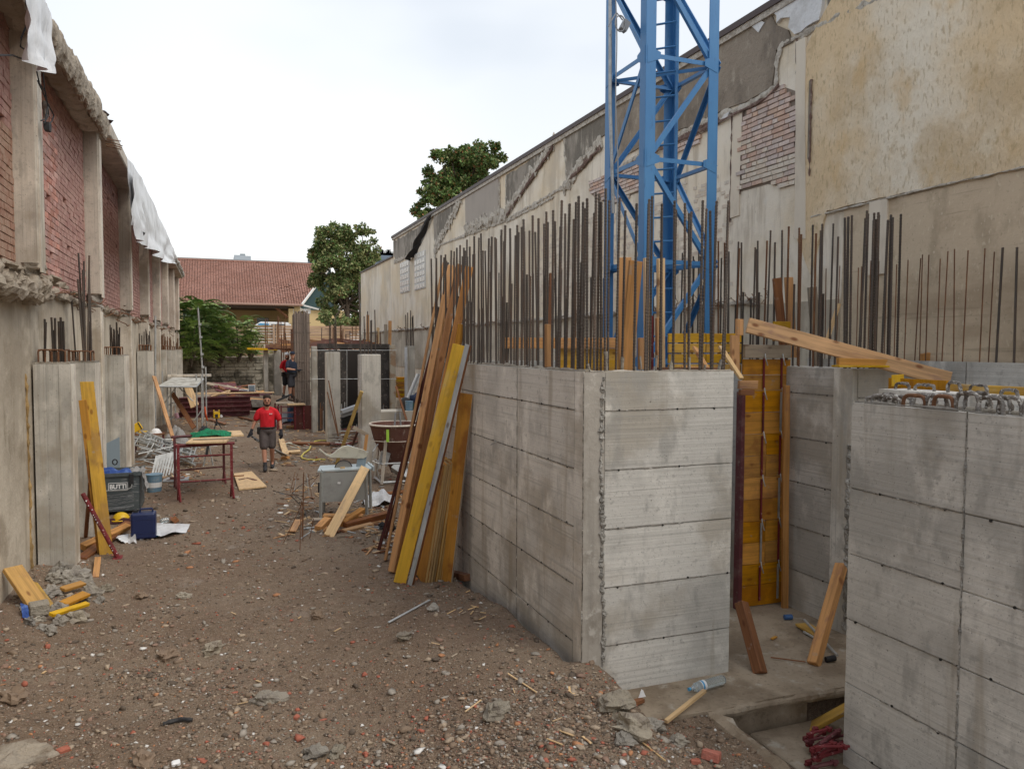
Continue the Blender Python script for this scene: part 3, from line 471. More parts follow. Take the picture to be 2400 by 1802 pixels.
for bay in range(8):
    y0=OPY[bay]+.25; y1=OPY[bay+1]
    z=3.74; row=0
    while z<6.78:
        y=y0-(.13 if row%2 else 0)
        while y<y1:
            a,c=max(y,y0),min(y+.25,y1); y+=.26
            if c-a<.05 or R(0,1)<.012: continue
            x=-2.185+R(-.006,.007); ps=-1 if (z-3.74)<R(.3,1.2) and bay<2 else 0
            if (bay==1 and c<13.1) and nb_<300:
                brick(lwall,x,(a+c)/2,z+.038,(c-a),.074,.09,Rib2 if (z<4.3 and a<12.0) else Rib); nb_+=1
            elif bay>0 or a>4.6: (rest2 if (bay==0 and z<5.3) else rest).box((x,(a+c)/2,z+.038),(.09,c-a-.004,.074),j=.002)
        z+=.086; row+=1
mk('brickwork',rest,Rib,lwall,kind='stuff'); mk('brickwork',rest2,Rib2,lwall,kind='stuff')
for i,y in enumerate(OPY[1:]):
    mk('pillar',B().rbox(-2.2,-1.90,y-.02,y+(.26 if i else .26),3.78+R(-.04,.08),6.72),C_old,lwall,bevel=.02)
    mk('lit_pillar_edge',B().rbox(-1.90,-1.885,y+.0,y+.25,3.8,6.6),C_light,lwall)  # paler strip: light on the alley side put into the colour
    if i>=1: mk('lower_pillar',B().rbox(-2.2,-1.93,y+.0,y+.30,-.1,3.62),C_old,lwall); mk('lit_pillar_edge',B().rbox(-1.93,-1.915,y+.0,y+.29,0,3.55),C_light,lwall)
    rough('pillar_break',[(-2.05,y+.12,3.9),(-2.05,y+.12,3.62)],.13,C_rub,lwall,step=.05,amp=.7)
# crumbling top beam: soffit slab plus ragged fascia
mk('top_beam',B().rbox(-2.5,-1.80,3,15.6,6.70,6.84),C_old,lwall)
rough('broken_beam_edge',[(-1.74,3,6.52),(-1.73,8,6.50),(-1.72,10.4,6.48),(-1.70,12,6.56),(-1.72,13.6,6.64),(-1.75,15.2,6.70)],.16,C_rubw,lwall,flat=(.45,1.25),step=.05,amp=.42,n=18,freq=4.2)
rough('broken_beam_edge',[(-1.98,3,6.62),(-1.98,10.4,6.62),(-2.0,15.2,6.72)],.16,C_old,lwall,flat=(1.2,.8),step=.15,amp=.4,n=9,freq=3)
mk('top_beam',B().rbox(-2.5,-1.70,15.6,47,6.66,6.90),C_old,lwall,bevel=.02)
rough('broken_beam_edge',[(-1.70,27,6.82),(-1.72,47,6.85)],.12,C_rub,lwall,step=.3,amp=.6)
for y,z in ((14.9,6.86),(15.3,6.84),(22,6.91),(26,6.91),(33,6.92)): mk('loose_fragment',B().ball((-1.74,y,z),.09,jit=.5,sc=(1,1.6,.45)),Trim if y<16.5 else C_rubw,lwall)
# broken ledge between brick and lower wall
rough('broken_ledge',[(-2.14,5,3.62),(-2.12,9.0,3.62),(-2.08,10.1,3.60),(-2.10,10.9,3.62),(-2.14,11.7,3.66)],.15,C_rubw,lwall,flat=(1,1),step=.04,amp=.65,n=18,freq=5.5)
rough('broken_ledge',[(-2.17,11.7,3.68),(-2.17,20,3.68),(-2.17,46,3.68)],.06,C_rubw,lwall,step=.09,amp=1.0,freq=5,n=9)
for k in range(26):
    y=R(9.2,11.4) if k<20 else R(11.5,16); mk('loose_fragment',B().box((-2.06+R(-.05,.05),y,3.76+R(-.02,.05)),(R(.05,.16),R(.08,.26),R(.02,.05)),Matrix.Rotation(R(-.6,.6),3,'X')@Matrix.Rotation(R(-1,1),3,'Z')),C_rubw,lwall)
for k in range(34):
    y=R(10.9,40); z=3.66+R(-.1,.12)-(.0 if y<15 else .05); P=[(-2.1,y,z)]; 
    for i in range(5): P.append((P[-1][0]+R(-.02,.1),P[-1][1]+R(-.06,.25),P[-1][2]+R(-.06,.06)))
    mk('bent_bar',B().tube(P,.007 if y<18 else .011,5),Rust,lwall)
rough('ragged_joint',[(-2.19,11.0,0),(-2.19,11.02,1.2),(-2.19,10.98,2.6)],.018,Wedge,lwall,step=.05,amp=1.2,n=5,freq=12)
# ---- new concrete columns in front of it
cols=[(11.29,11.71,-2.17,-1.77,2.72,'nearest new concrete column on the left, before the yellow and red props'),
(13.43,14.05,-2.17,-1.77,2.69,'second new concrete column on the left, behind the leaning yellow plank, tall rods on top'),
(17.47,18.5,-2.17,-1.77,2.74,'third new concrete column on the left, behind the slate-grey crate'),
(25.0,25.4,-2.17,-1.77,2.78,'fourth new concrete column on the left, behind the galvanised frames and the leaning brown board'),
(31.4,31.9,-2.17,-1.77,2.76,'fifth new concrete column on the left, behind the scaffold platform'),
(34.6,35.1,-2.17,-1.77,2.74,None),(38.7,39.2,-2.17,-1.77,2.72,None),(45.6,46.1,-2.17,-1.77,2.70,None)]
def stirrup(parent,x0,x1,y0,y1,z,m=Rust,r=.008,h=.14):
    for x in np.linspace(x0,x1,5): 
        P=[(x,y0,z-.02),(x,y0,z+h),(x,y0+(y1-y0)*.1,z+h+.03),(x,y1-(y1-y0)*.1,z+h+.03),(x,y1,z+h),(x,y1,z-.02)]; mk('stirrup',B().tube(P,r,6),m,parent)
    for y in (y0,y1):
        P=[(x0,y,z-.02),(x0,y,z+h*1.05),(x0+.03,y,z+h+.03),(x1-.03,y,z+h+.03),(x1,y,z+h*1.05),(x1,y,z-.02)]; mk('stirrup',B().tube(P,r,6),m,parent)
for i,(y0,y1,x0,x1,zt,lb) in enumerate(cols):
    g=None
    if lb is None: lb='far new concrete column on the left, one of those beyond the scaffold platform'; g='far new concrete columns beyond the scaffold'
    c=mk('concrete_column',B().rbox(x0,x1,y0,y1,-.3,zt),C_newv,label=lb,cat='column',group=g,bevel=.012)
    mk('lit_side',B().rbox(x1,x1+.012,y0+.03,y1-.01,-.2,zt-.02),C_light,c)  # side facing the light painted paler than the front boards
    for q in range(3): mk('board_face',B().rbox(x0+.14*q-.003*(q==0),x0+.14*q+.134,y0-.006*R(.5,1.5),y0,-.2,zt-.01),C_newv,c)
    mk('cement_crust',B().rbox(x0,x1,y0,y1,zt-.005,zt+.015),C_rub,c)
    stirrup(c,x0+.05,x1-.05,y0+.05,min(y1,y0+.45)-.05,zt,r=.011 if i<3 else .014)
    hs=[.62,.55,.6,.5,.42] if i!=1 else [1.55,1.3,1.45,.6,1.5]
    for k in range(9 if i<5 else 5): rebar(c,R(x0+.05,x1-.05),R(y0+.04,y0+.4),zt-.03,zt+hs[k%5]*R(.85,1.1)*(1 if i<3 else .95),r=.0135 if i<4 else .018,m=Rebar if i<4 else Rust,lean=(R(-.06,.06) if k%2 else 0,R(-.04,.04)))
# ------------------------------------------------------------------ tall boundary wall on the right
XW=8.0; rwall=thing('boundary_wall','tall cream and ochre plastered boundary wall along the right side','wall',(8.3,15,0))
mk('plaster_face',B().rbox(8.0,8.4,-4,37,-.3,8.05),Cream,rwall); mk('plaster_face',B().rbox(8.0,8.4,37,46,-.3,7.2),Cream,rwall)
mk('coping',B().rbox(7.9,8.45,-4,37.05,8.10,8.20),Trim,rwall); mk('fascia_board',B().rbox(7.93,8.4,-4,37,8.0,8.10),Scar,rwall); mk('coping',B().rbox(7.93,8.45,37.06,46,7.2,7.27),Trim,rwall)
def patch(name,poly,m,t=.03,jag=.05,step=.25,X=XW,ox=0,px=True,**k):
    P=[PX(a,c,X) if px else Vector((X,a,c)) for a,c in poly]; Q=[]
    for a,c in zip(P,P[1:]+P[:1]):
        n=max(1,int((c-a).length/step)); Q+=[a.lerp(c,i/n)+(Vector((0,R(-jag,jag),R(-jag,jag))) if i else Vector((0,0,0))) for i in range(n)]
    if len(Q)<3: return
    Q=[Vector((X+ox+.02,q.y,min(q.z,8.0))) for q in Q]
    ar=sum(Q[i].y*Q[(i+1)%len(Q)].z-Q[(i+1)%len(Q)].y*Q[i].z for i in range(len(Q)))
    if ar<0: Q=Q[::-1]
    return mk(name,B().prism(Q,(-(t+.02),0,0)),m,rwall,**k)
WarmP=mat('pale_warm_plaster',(.76,.67,.54),[('noise',1.5,(1,1,.4),.48,.64,(.56,.48,.38),.7,8)],coord='World')
# near ochre coat and the brown block zone below z 4.86
patch('ochre_coat',[(-4,4.88),(-4,7.95),(8.4,7.95),(9.0,7.35),(9.22,7.0),(9.22,4.6),(8.9,4.0),(8.6,4.86)],Ochre,t=.035,jag=.015,step=.15,px=False)
patch('brown_plaster',[(-4,2.2),(-4,4.83),(8.3,4.83),(8.33,2.2)],Brown,t=.012,jag=.006,step=.1,px=False)
rough('ledge_crack',[(7.96,-2,4.85),(7.965,7.0,4.86),(7.97,8.9,4.82)],.014,Scar,rwall,step=.06,amp=1.3,n=5,freq=9)
mk('pale_strip',B().rbox(7.96,8.0,7.55,7.84,3.9,4.84),WarmP,rwall)
mk('chase',B().rbox(7.948,7.96,8.93,8.985,5.65,6.75),GreyD,rwall); rough('chase_edge',[(7.945,8.93,6.75),(7.945,8.93,5.4)],.012,Mort,rwall,step=.04,amp=1.5,n=5,freq=14)
# grey cement patches under the coping
patch('dark_cement_patch',[(1440,240),(1590,150),(1700,84),(1812,14),(1822,60),(1850,72),(1860,100),(1822,118),(1812,205),(1750,240),(1690,262),(1600,302),(1520,338),(1440,385)],GreyD,t=.03,jag=.05)
patch('white_plaster_patch',[(1820,20),(1850,-10),(1900,-35),(1935,-10),(1926,48),(1868,82),(1853,66),(1858,42),(1836,44),(1826,56)],White,t=.05,jag=.03,step=.12)
patch('white_plaster_patch',[(1768,62),(1790,45),(1797,55),(1783,78)],White,t=.05,jag=.02,step=.1); patch('white_plaster_patch',[(1691,288),(1702,270),(1716,262),(1708,280)],White,t=.05,jag=.02,step=.1)
patch('dark_cement_patch',[(1930,-30),(1942,-5),(1942,40),(2040,-10),(2100,-80),(2000,-80)],Grey,t=.02,jag=.04)
patch('grey_cement_patch',[(1325,317),(1412,264),(1440,250),(1440,300),(1412,322),(1370,372),(1347,393),(1329,429)],Grey,t=.03,jag=.04)
patch('grey_cement_patch',[(1189,412),(1298,342),(1296,352),(1250,420),(1204,481),(1189,483)],Grey,t=.03,jag=.04)
patch('smooth_grey_panel',[(1092,464),(1170,415),(1169,502),(1093,537)],GreyS,t=.03,jag=.0,step=5)
patch('grey_cement_patch',[(1018,507),(1080,470),(1050,522),(1023,573),(1019,562)],Grey,t=.03,jag=.06)
patch('grey_cement_patch',[(923,567),(1000,522),(991,538),(969,593),(930,612),(924,600)],Grey,t=.03,jag=.06)
def line(pts): return [PX(a,c,XW) for a,c in pts]
for pts,r,m in (([(1303,328),(1190,492),(1187,512)],.13,Scar),([(1083,466),(1023,582),(1020,600)],.16,Scar),([(1008,506),(990,545),(970,600)],.12,Black),([(1092,542),(1130,522),(1170,503),(1189,510)],.16,Scar),
    ([(1412,328),(1370,378),(1330,432),(1322,445)],.13,Scar),([(1325,320),(1330,430)],.05,Scar),([(1188,408),(1188,480)],.05,Scar),([(1172,410),(1172,500)],.05,Scar),([(1440,402),(1520,352),(1600,314),(1690,272),(1750,250),(1806,216),(1820,205),(1824,135),(1832,108),(1868,88),(1935,55),(2050,2),(2120,-40)],.045,Scar),
    ([(1560,345),(1640,300),(1690,280)],.05,Mort),([(925,614),(972,596)],.08,Scar),([(1018,600),(1030,575),(1180,520),(1320,440)],.035,Scar),([(1188,520),(1300,462)],.03,Scar)):
    L_=line(pts); 
    for q in L_: q.x=7.975
    rough('plaster_scar',L_,r,m,rwall,flat=(.30,1.15),step=.045,amp=1.15,n=12,freq=6.5)
for pts,r in (([(1300,345),(1190,505)],.05),([(1412,345),(1340,420)],.05),([(1690,287),(1800,232),(1832,200)],.025),([(1440,412),(1550,352),(1690,287)],.03)):
    L_=line(pts)
    for q in L_: q.x=7.95
    rough('beam_scar_hollow',L_,r,Mort,rwall,flat=(.5,1),step=.08,amp=.9,n=6,freq=6)
for pts in ([(1717,265),(1712,520)],[(1870,92),(1868,560)],[(1744,262),(1736,455)]):
    L_=line(pts)
    for q in L_: q.x=7.985
    rough('vertical_crack',L_,.016,Mort,rwall,step=.08,amp=1.3,n=5,freq=7)
patch('pale_pilaster',[(1721,268),(1742,258),(1734,505),(1712,512)],WarmP,t=.02,jag=.01,step=.3)
patch('pale_pilaster',[(1871,100),(1893,88),(1893,560),(1868,560)],WarmP,t=.045,jag=.01,step=.3)
# brick infill patch: every brick its own piece
patch('mortar_bed',[(1743,262),(1812,212),(1840,205),(1868,215),(1867,432),(1840,440),(1800,432),(1735,450)],MortL,t=.004,jag=.02)
def inpoly(y,z,P):
    c=False
    for i in range(len(P)):
        a,b_=P[i],P[i-1]
        if (a.z>z)!=(b_.z>z) and y<(b_.y-a.y)*(z-a.z)/(b_.z-a.z)+a.y: c=not c
    return c
def brickfill(poly,ch,thr,cap=200,jx=.008):
    P=line(poly); y0=min(p.y for p in P); y1=max(p.y for p in P); z=min(p.z for p in P); z1=max(p.z for p in P); zz0=z; row=0;n=0
    while z<z1:
        y=y0-(.09 if row%2 else 0)
        while y<y1:
            l=.235 if R(0,1)<.55 else .115
            if inpoly(y+l/2,z+ch/2,P) and n<cap: brick(rwall,7.99-R(0,jx),y+l/2,z+ch/2,l,ch-.016,.05,Brk if R(0,1)<(z-zz0)/(z1-zz0)*1.6+thr else BrkW); n+=1
            y+=l+.012
        z+=ch; row+=1
brickfill([(1744,262),(1812,212),(1840,203),(1868,213),(1867,425),(1840,440),(1800,430),(1736,450)],.077,.05)
patch('mortar_bed',[(1380,425),(1408,414),(1450,395),(1500,375),(1500,450),(1440,480),(1412,472),(1384,452)],MortL,t=.004,jag=.04)
brickfill([(1381,425),(1408,415),(1450,397),(1500,376),(1500,450),(1440,478),(1412,470),(1384,450)],.077,.5,90)
brickfill([(1560,345),(1600,325),(1645,305),(1645,340),(1600,358),(1562,380)],.077,.3,60)
b=B()
for k in range(520):   # faint courses of painted-over brick
    y=R(10.6,19); z=4.0+R(0,1)*1.9; z=round(z/.077)*.077
    if 10.6<y<10.8: continue
    b.box((7.999,y,z),(.012,random.choice((.11,.23)),.058),j=.003)
mk('painted_brick_relief',b,BrkW,rwall,kind='stuff')
# ledge and base zone
rough('ledge',[(7.95,10.0,3.68),(7.95,20,3.66),(7.95,30,3.68),(7.95,45,3.7)],.055,Scar,rwall,step=.12,amp=.9,n=7,freq=4)
mk('base_course',B().rbox(7.975,8.0,8.35,46,2.0,3.62),Beige,rwall)
for k in range(60):
    y=R(9.6,13) if k<34 else R(13,36); z=3.66+R(-.05,.08); P=[(7.9,y,z)]
    for i in range(6): P.append((min(7.92,P[-1][0]+R(-.06,.04)),P[-1][1]+R(-.12,.12),P[-1][2]+R(-.07,.09)))
    mk('twisted_wire',B().tube(P,.006 if y<13 else .012,4),Rust,rwall)
# glass-block windows
for (a,c,d,e,nx_,nz_) in ((33.6,35.4,5.36,6.75,4,5),(30.8,32.6,5.32,6.85,4,6)):
    w=mk('window',B().rbox(7.965,8.0,a,c,d,e),PaintW,rwall)
    for i in range(nx_):
        for j in range(nz_):
            u=(c-a)/nx_; v=(e-d)/nz_; mk('glass_block',B().rbox(7.945,7.965,a+u*i+.05,a+u*(i+1)-.05,d+v*j+.04,d+v*(j+1)-.04),GlassB,w)
tag(mk('bin_liner_sheet',B().ribbon([PX(1012,500,7.85),PX(1000,512,7.85)],[PX(968,600,7.88),PX(955,612,7.88)],6,wave=.12),Black),'black torn membrane hanging from the far roof edge of the right wall','sheet')
# ------------------------------------------------------------------ blue tower mast
mx0,my0,ms=5.0,8.5,1.07; CF,CR,CB,CL=(mx0,my0),(mx0+ms,my0),(mx0+ms,my0+ms),(mx0,my0+ms)
mast=thing('crane_mast','blue lattice tower crane mast with ladder rising behind the rebar','crane',(mx0+ms/2,my0+ms/2,-.05))
def angle(b,p,sx,sy,w,t,z0,z1):
    x,y=p; b.add([(x,y,z0),(x+sx*w,y,z0),(x+sx*w,y+sy*t,z0),(x+sx*t,y+sy*t,z0),(x+sx*t,y+sy*w,z0),(x,y+sy*w,z0)]+[(x,y,z1),(x+sx*w,y,z1),(x+sx*w,y+sy*t,z1),(x+sx*t,y+sy*t,z1),(x+sx*t,y+sy*w,z1),(x,y+sy*w,z1)],[(0,1,2,3,4,5),(11,10,9,8,7,6)]+[(i,(i+1)%6,6+(i+1)%6,6+i) for i in range(6)])
for p,sx,sy in ((CF,1,1),(CR,-1,1),(CB,-1,-1),(CL,1,-1)):
    b=B(); angle(b,p,sx,sy,.145,.018,-.05,9.6); mk('leg',b,Blue,mast,bevel=.003)
zn0=PY(1650,147,my0).z; bay=zn0-PY(1650,384,my0).z
def bar(p,q,w,nm,t=.05,inn=(0,0)):
    p,q=Vector(p),Vector(q); M=frame(p,q,(inn[0],inn[1],.001)); l=(q-p).length; b=B()
    for X0,X1,Y0,Y1 in ((-w/2,w/2,-.005,.005),(-w/2,-w/2+.01,.005,t)): b.rbox(X0,X1,Y0,Y1,0,l)
    b.v=[tuple(M@Vector(v)) for v in b.v]; return mk(nm,b,Blue,mast)
k=3; e=.03
faces=((CF,CR,(0,1),(0,e),1),(CL,CF,(1,0),(e,0),0),(CB,CR,(0,-1),(0,-e),1),(CL,CB,(0,-1),(0,-e),0))
for n in range(-5,5):
    z=zn0+n*bay
    if z<.1: continue
    for (a,c,inn,of,par) in faces:
        A=(a[0]+of[0],a[1]+of[1]); Cc=(c[0]+of[0],c[1]+of[1]); ins=.06; dx,dy=(c[0]-a[0])/ms,(c[1]-a[1])/ms
        A=(A[0]+dx*ins,A[1]+dy*ins); Cc=(Cc[0]-dx*ins,Cc[1]-dy*ins)
        bar((*A,z),(*Cc,z),.055,'horizontal_strut',.04,inn)
        # zigzag: which end carries even nodes
        if (a,c)==(CF,CR): s,tg=(Cc,A) if n%2==0 else (A,Cc)
        elif (a,c)==(CL,CF): s,tg=(Cc,A) if n%2==0 else (A,Cc)
        elif (a,c)==(CB,CR): s,tg=(Cc,A) if n%2==0 else (A,Cc)
        else: s,tg=(A,Cc) if n%2 else (Cc,A)
        if z+bay<9.7: bar((*s,z),(*tg,z+bay),.062,'diagonal_brace',.045,inn)
    if n%2==0: bar((CL[0]+.08,CL[1]-.08,z-.02),(CR[0]-.08,CR[1]+.08,z-.02),.045,'horizontal_strut',.03,(.7,.7))
for n in range(-5,5):
    z=zn0+n*bay
    if z<.3: continue
    for (x,y) in (CF,CR,CB,CL):
        sx,sy=(1 if x==mx0 else -1),(1 if y==my0 else -1)
        mk('gusset_plate',B().prism([(x+sx*.02,y-sy*.004,z-.11),(x+sx*.21,y-sy*.004,z-.04),(x+sx*.21,y-sy*.004,z+.04),(x+sx*.02,y-sy*.004,z+.11)],(0,sy*.012,0)),Blue,mast)
        mk('gusset_plate',B().prism([(x-sx*.004,y+sy*.02,z-.11),(x-sx*.004,y+sy*.21,z-.04),(x-sx*.004,y+sy*.21,z+.04),(x-sx*.004,y+sy*.02,z+.11)],(sx*.012,0,0)),Blue,mast)
lad0,lad1=Vector((5.36,9.03,0)),Vector((5.62,8.78,0)); ld=mk('ladder',B().tube([(lad0.x,lad0.y,.3),(lad0.x,lad0.y,9.6)],.014,6).tube([(lad1.x,lad1.y,.3),(lad1.x,lad1.y,9.6)],.018,6),Blue,mast)
z=.6
while z<9.5: mk('rung',B().tube([(lad0.x,lad0.y,z),(lad1.x,lad1.y,z)],.014,6),Blue,ld); z+=.312
P=[PY(1430+(0 if y<250 else (y-250)*.03),y,8.9) for y in range(-60,520,40)]; tag(mk('power_cable',B().tube(P,.022,8),Galv),'thick light grey conduit running down inside the left leg of the blue mast','cable')
P=[PY(1443+7*y/800+2*math.sin(y*.02),y,8.8) for y in range(-60,680,30)]; tag(mk('power_cable',B().tube(P,.008,6),Cable),'thin grey cable hanging beside the thick conduit on the blue mast','cable')
c=PY(1464,62,8.8); bx=thing('plug_box','small grey plug box with coiled cable hung on the blue mast brace','junction box',tuple(c))  # plug box with its coiled cable, holds no lamp
mk('housing',B().box(c,(.09,.08,.13),Matrix.Rotation(.5,3,'Y')),Cable,bx); mk('cable_coil',B().tube([c+Vector((-.09+.07*math.cos(t),-.05,.07*math.sin(t)*1.4)) for t in np.linspace(0,13,40)],.009,6),Cable,bx)
mk('cable_tail',B().tube([c+Vector((-.05,-.04,.05)),c+Vector((-.14,-.04,.13)),c+Vector((-.21,-.04,.02)),c+Vector((-.24,-.02,-.05))],.009,6),Cable,bx)
# ------------------------------------------------------------------ inner shuttering seen above the front wall
plank('brown_board',PY(1177,804,8.28),PY(1476,804,8.28),.125,.03,(0,-1,0),Wpine,None,'long brown board across the top of the shaft shuttering, left of the tilted post','board')
fy=thing('yellow_formwork','yellow shutter boards under the long brown board inside the shaft','formwork',(4,8.35,2.2))
for i in range(3): plank('board',PY(1302,830+27*i,8.36),PY(1478,830+27*i,8.36),.14,.03,(0,-1,0),Wyel2,fy)
fy=thing('yellow_formwork','yellow shutter boards right of the mast legs, beside the orange formwork','formwork',(5,7.35,2.5))
for i in range(4):
    for a,c in ((1566,1652),(1654,1736)): plank('board',PY(a,792+24*i,7.35),PY(c,792+24*i,7.35),.101,.03,(0,-1,0),Wyel2,fy)
for (a,b_,c,d,Yd,w,m,lb) in ((1465,875,1463,604,6.62,.13,Wpine,'pale upright post standing behind the tilted brown post on the wall top'),
    (1466,880,1490,612,6.28,.125,Wpine,'tilted brown post leaning right in front of the blue mast leg'),
    (1517,875,1514,605,6.6,.05,Wpale,'thin pale post just right of the front leg of the blue mast'),
    (1549,872,1549,606,6.6,.075,Wpale,'tall pale post right of the thin pale post, before the ladder'),
    (1543,870,1543,745,6.4,.05,Wpine,'short brown post standing against the tall pale post'),
    (1284,860,1284,760,6.4,.045,Wpine,'thin brown post left of the tilted post among the rebar'),
    (1283,840,1292,640,9.0,.05,Wdark,'narrow dark post rising between rebar behind the left wall'),
    (1527,868,1527,740,6.45,.022,RedP,'slim dark red bar beside the short brown post'),
    (1502,866,1502,792,6.4,.05,Wpine,'stubby brown post between the tilted post and the short brown post'),
    (1722,875,1722,786,6.9,.10,Wpine,'broad upright board at the right end of the yellow shutter boards'),
    (1733,786,1733,748,7.2,.08,Wpine,'short block standing above the broad upright board'),
    (1838,830,1820,652,7.5,.10,Wdark,'dark red-brown board standing above the orange formwork'),
    (1857,838,1848,650,7.45,.10,Wpine,'orange board standing just right of the dark red-brown board'),
    (1917,858,1903,673,7.8,.13,Wgrey,'grey weathered board standing among the rebar, behind the long sloping plank'),
    (1937,800,1966,712,7.0,.03,Wpale,'thin pale lath tilted right behind the long sloping plank'),
    (2168,860,2168,828,6.9,.13,Wpine,'squat brown block poking up behind the lower end of the sloping plank')):
    p0=PY(a,b_,Yd); p1=PY(c,d,Yd+R(-.02,.02)); plank('post' if w<.09 else 'board',p0,p1,w,.045 if w<.09 else .04,(R(-.2,.1),-1,0),m,None,lb,'post' if w<.09 else 'board')
plank('board',PY(1540,866,6.25),PY(1690,866,6.25),.045,.03,(0,-1,0),Wdark,None,'thin reddish board lying along the top of the front wall','board')
plank('board',PY(1597,862,6.35),PY(1665,868,6.3),.04,.03,(0,-1,.5),Wpine,None,'short brown offcut lying on top of the front wall near its right end','board')
plank('brace_board',PY(1628,815,6.9),PY(1662,872,6.5),.06,.03,(0,-1,0),Wpine,None,'short sloping brown brace before the yellow boards at the mast foot','board')
plank('brace_board',PY(1688,812,6.85),PY(1738,888,6.5),.05,.03,(0,-1,0),Wpale,None,'pale sloping lath ending at the right top corner of the front wall','board')
# ---- orange formwork closing the shaft opening
fo=thing('orange_formwork','tall orange formwork panel with steel ties closing the gap between the grey walls','formwork',(5.75,7.3,-.05))
x0=PY(1737,1200,7.25).x; x1=PY(1846,1200,7.25).x; z=-.04; r=0
for zt in (.45,.95,1.46,1.96,2.46,2.82):
    xs=[x0,x0+(x1-x0)*R(.45,.55),x1] if r in (1,3) else [x0,x1]
    for a,c in zip(xs,xs[1:]):
        h=(zt-z)/2
        for q in range(2): plank('board',((a+.003),7.27+R(-.004,.004),z+h*(q+.5)),(c-.003,7.27+R(-.004,.004),z+h*(q+.5)),h-.005,.03,(0,-1,0),random.choice([Wgold,Wgold,Wor]),fo,bevel=.002)
    z=zt; r+=1
plank('top_rail',(x0+.0,7.25,2.91),(x1-.02,7.25,2.91),.15,.05,(0,-1,0),Wgrey,fo)
for px in (1785,1826):
    xx=PY(px,1200,7.23).x
    zz=.0
    for zt in (.45,.95,1.46,1.96,2.46,2.85):
        mk('steel_tie',B().box((xx+R(-.006,.006),7.235,(zz+zt)/2),(.022,.012,zt-zz-.04)),random.choice([RedP,Galv,RedP]),fo)
        mk('tie_hook',B().tube([(xx,7.22,zt+.03),(xx-.015,7.20,zt+.01),(xx-.01,7.19,zt-.04),(xx+.02,7.2,zt-.1)],.007,6),Galv,fo); zz=zt
mk('steel_channel',B().rbox(x0-.055,x0-.004,7.2,7.3,-.05,2.45),Maroon,fo,bevel=.004)
plank('wooden_upright',PY(1839,1425,7.1),PY(1843,903,7.1),.07,.05,(-.3,-1,0),Wpine,fo)
plank('offcut',PY(1731,902,6.9),PY(1774,902,6.9),.09,.04,(0,-1,0),Wpine,None,'brown plank end sticking out at the top right corner of the front wall','board')
plank('offcut',PY(1733,920,6.9),PY(1766,920,6.9),.06,.04,(0,-1,0),Wdark,None,'second plank end just below the brown one at the wall corner','board')
plank('small_board',PY(1812,776,7.15),PY(1851,776,7.15),.22,.03,(0,-1,0),Wyel2,None,'square yellow board piece above the orange formwork','board')
plank('sloping_plank',PY(1752,762,6.6),PY(2226,890,5.75),.155,.045,(-.1,-1,0),wood('knotty_pine',(.60,.36,.18),knot=.95),None,'long knotty plank sloping down to the right above the grey walls','plank',bevel=.004)
plank('horizontal_plank',PY(1963,848,6.15),PY(2096,853,6.0),.085,.06,(0,-1,0),Wor,None,'short orange plank lying level under the long sloping plank','plank')
plank('thin_yellow_board',PY(1958,858,6.1),PY(2075,859,5.98),.02,.15,(0,-1,0),Wyel,None,'thin yellow-edged board under the short orange plank','board')
plank('yellow_block',PX(2104,905,5.72),PX(2104,878,5.72),.10,.03,(-1,-1,0),Wyel,None,'yellow board end under the long sloping plank, left of the loops','board')
mk('orange_board',B().box(PX(2150,906,5.74),(.03,.6,.13)),Wor,label='orange board standing behind the rebar loops below the sloping plank',cat='board')
# posts and litter on the slab
plank('prop_post',G(1782,1578,-.05)+Vector((0,0,0)),PY(1737,1412,6.15),.10,.10,(-.95,-.4,.1),Wdark,None,'dark brown wooden post leaning against the end of the middle wall','post',bevel=.006)
plank('prop_post',G(1906,1558,-.05),PX(1972,1325,6.06),.10,.10,(-.95,-.35,.1),Wpine,None,'orange wooden post leaning against the pale column edge','post',bevel=.006)
plank('stake',G(1560,1690,-.03),G(1652,1618,.02),.035,.03,(0,0,1),Wpale,None,'thin pale stake lying on the slab edge below the plastic bottle','stick')
plank('rod_litter',G(1806,1540,-.03),G(1888,1550,-.03),.012,.012,(0,0,1),Wdark,None,'thin brown stick lying across the muddy slab','stick')
plank('yellow_offcut',G(1880,1462,-.02),G(1925,1490,-.02),.16,.025,(0,0,1),Wyel2,None,'yellow board offcut on the slab by the column edge','board')
tag(rod('grey_pipe',G(1885,1452,.05),G(1962,1535,-.03),.014,Galv,None),'grey pipe lying on the slab behind the orange post','pipe')
tag(rod('grey_pipe',G(1884,1480,-.03),G(1910,1495,-.03),.012,Galv,None),'short grey pipe piece beside the yellow offcut','pipe')
c=G(1838,1446,-.02); tag(mk('crushed_can',B().tube([c,c+Vector((.09,-.02,0))],.03,10),BlueS,bevel=.004),'blue crushed can lying below the orange formwork','can')
c=G(1935,1545,-.02); tag(mk('crushed_can',B().tube([c,c+Vector((.10,-.02,.01))],.028,10),Black,bevel=.004),'dark crushed bottle lying beside the orange post','bottle')
tag(mk('wood_flake',B().box(G(1814,1494,-.035),(.10,.03,.01),Matrix.Rotation(.4,3,'Z')),Wor),'small orange wood flake lying mid slab','wood chip')
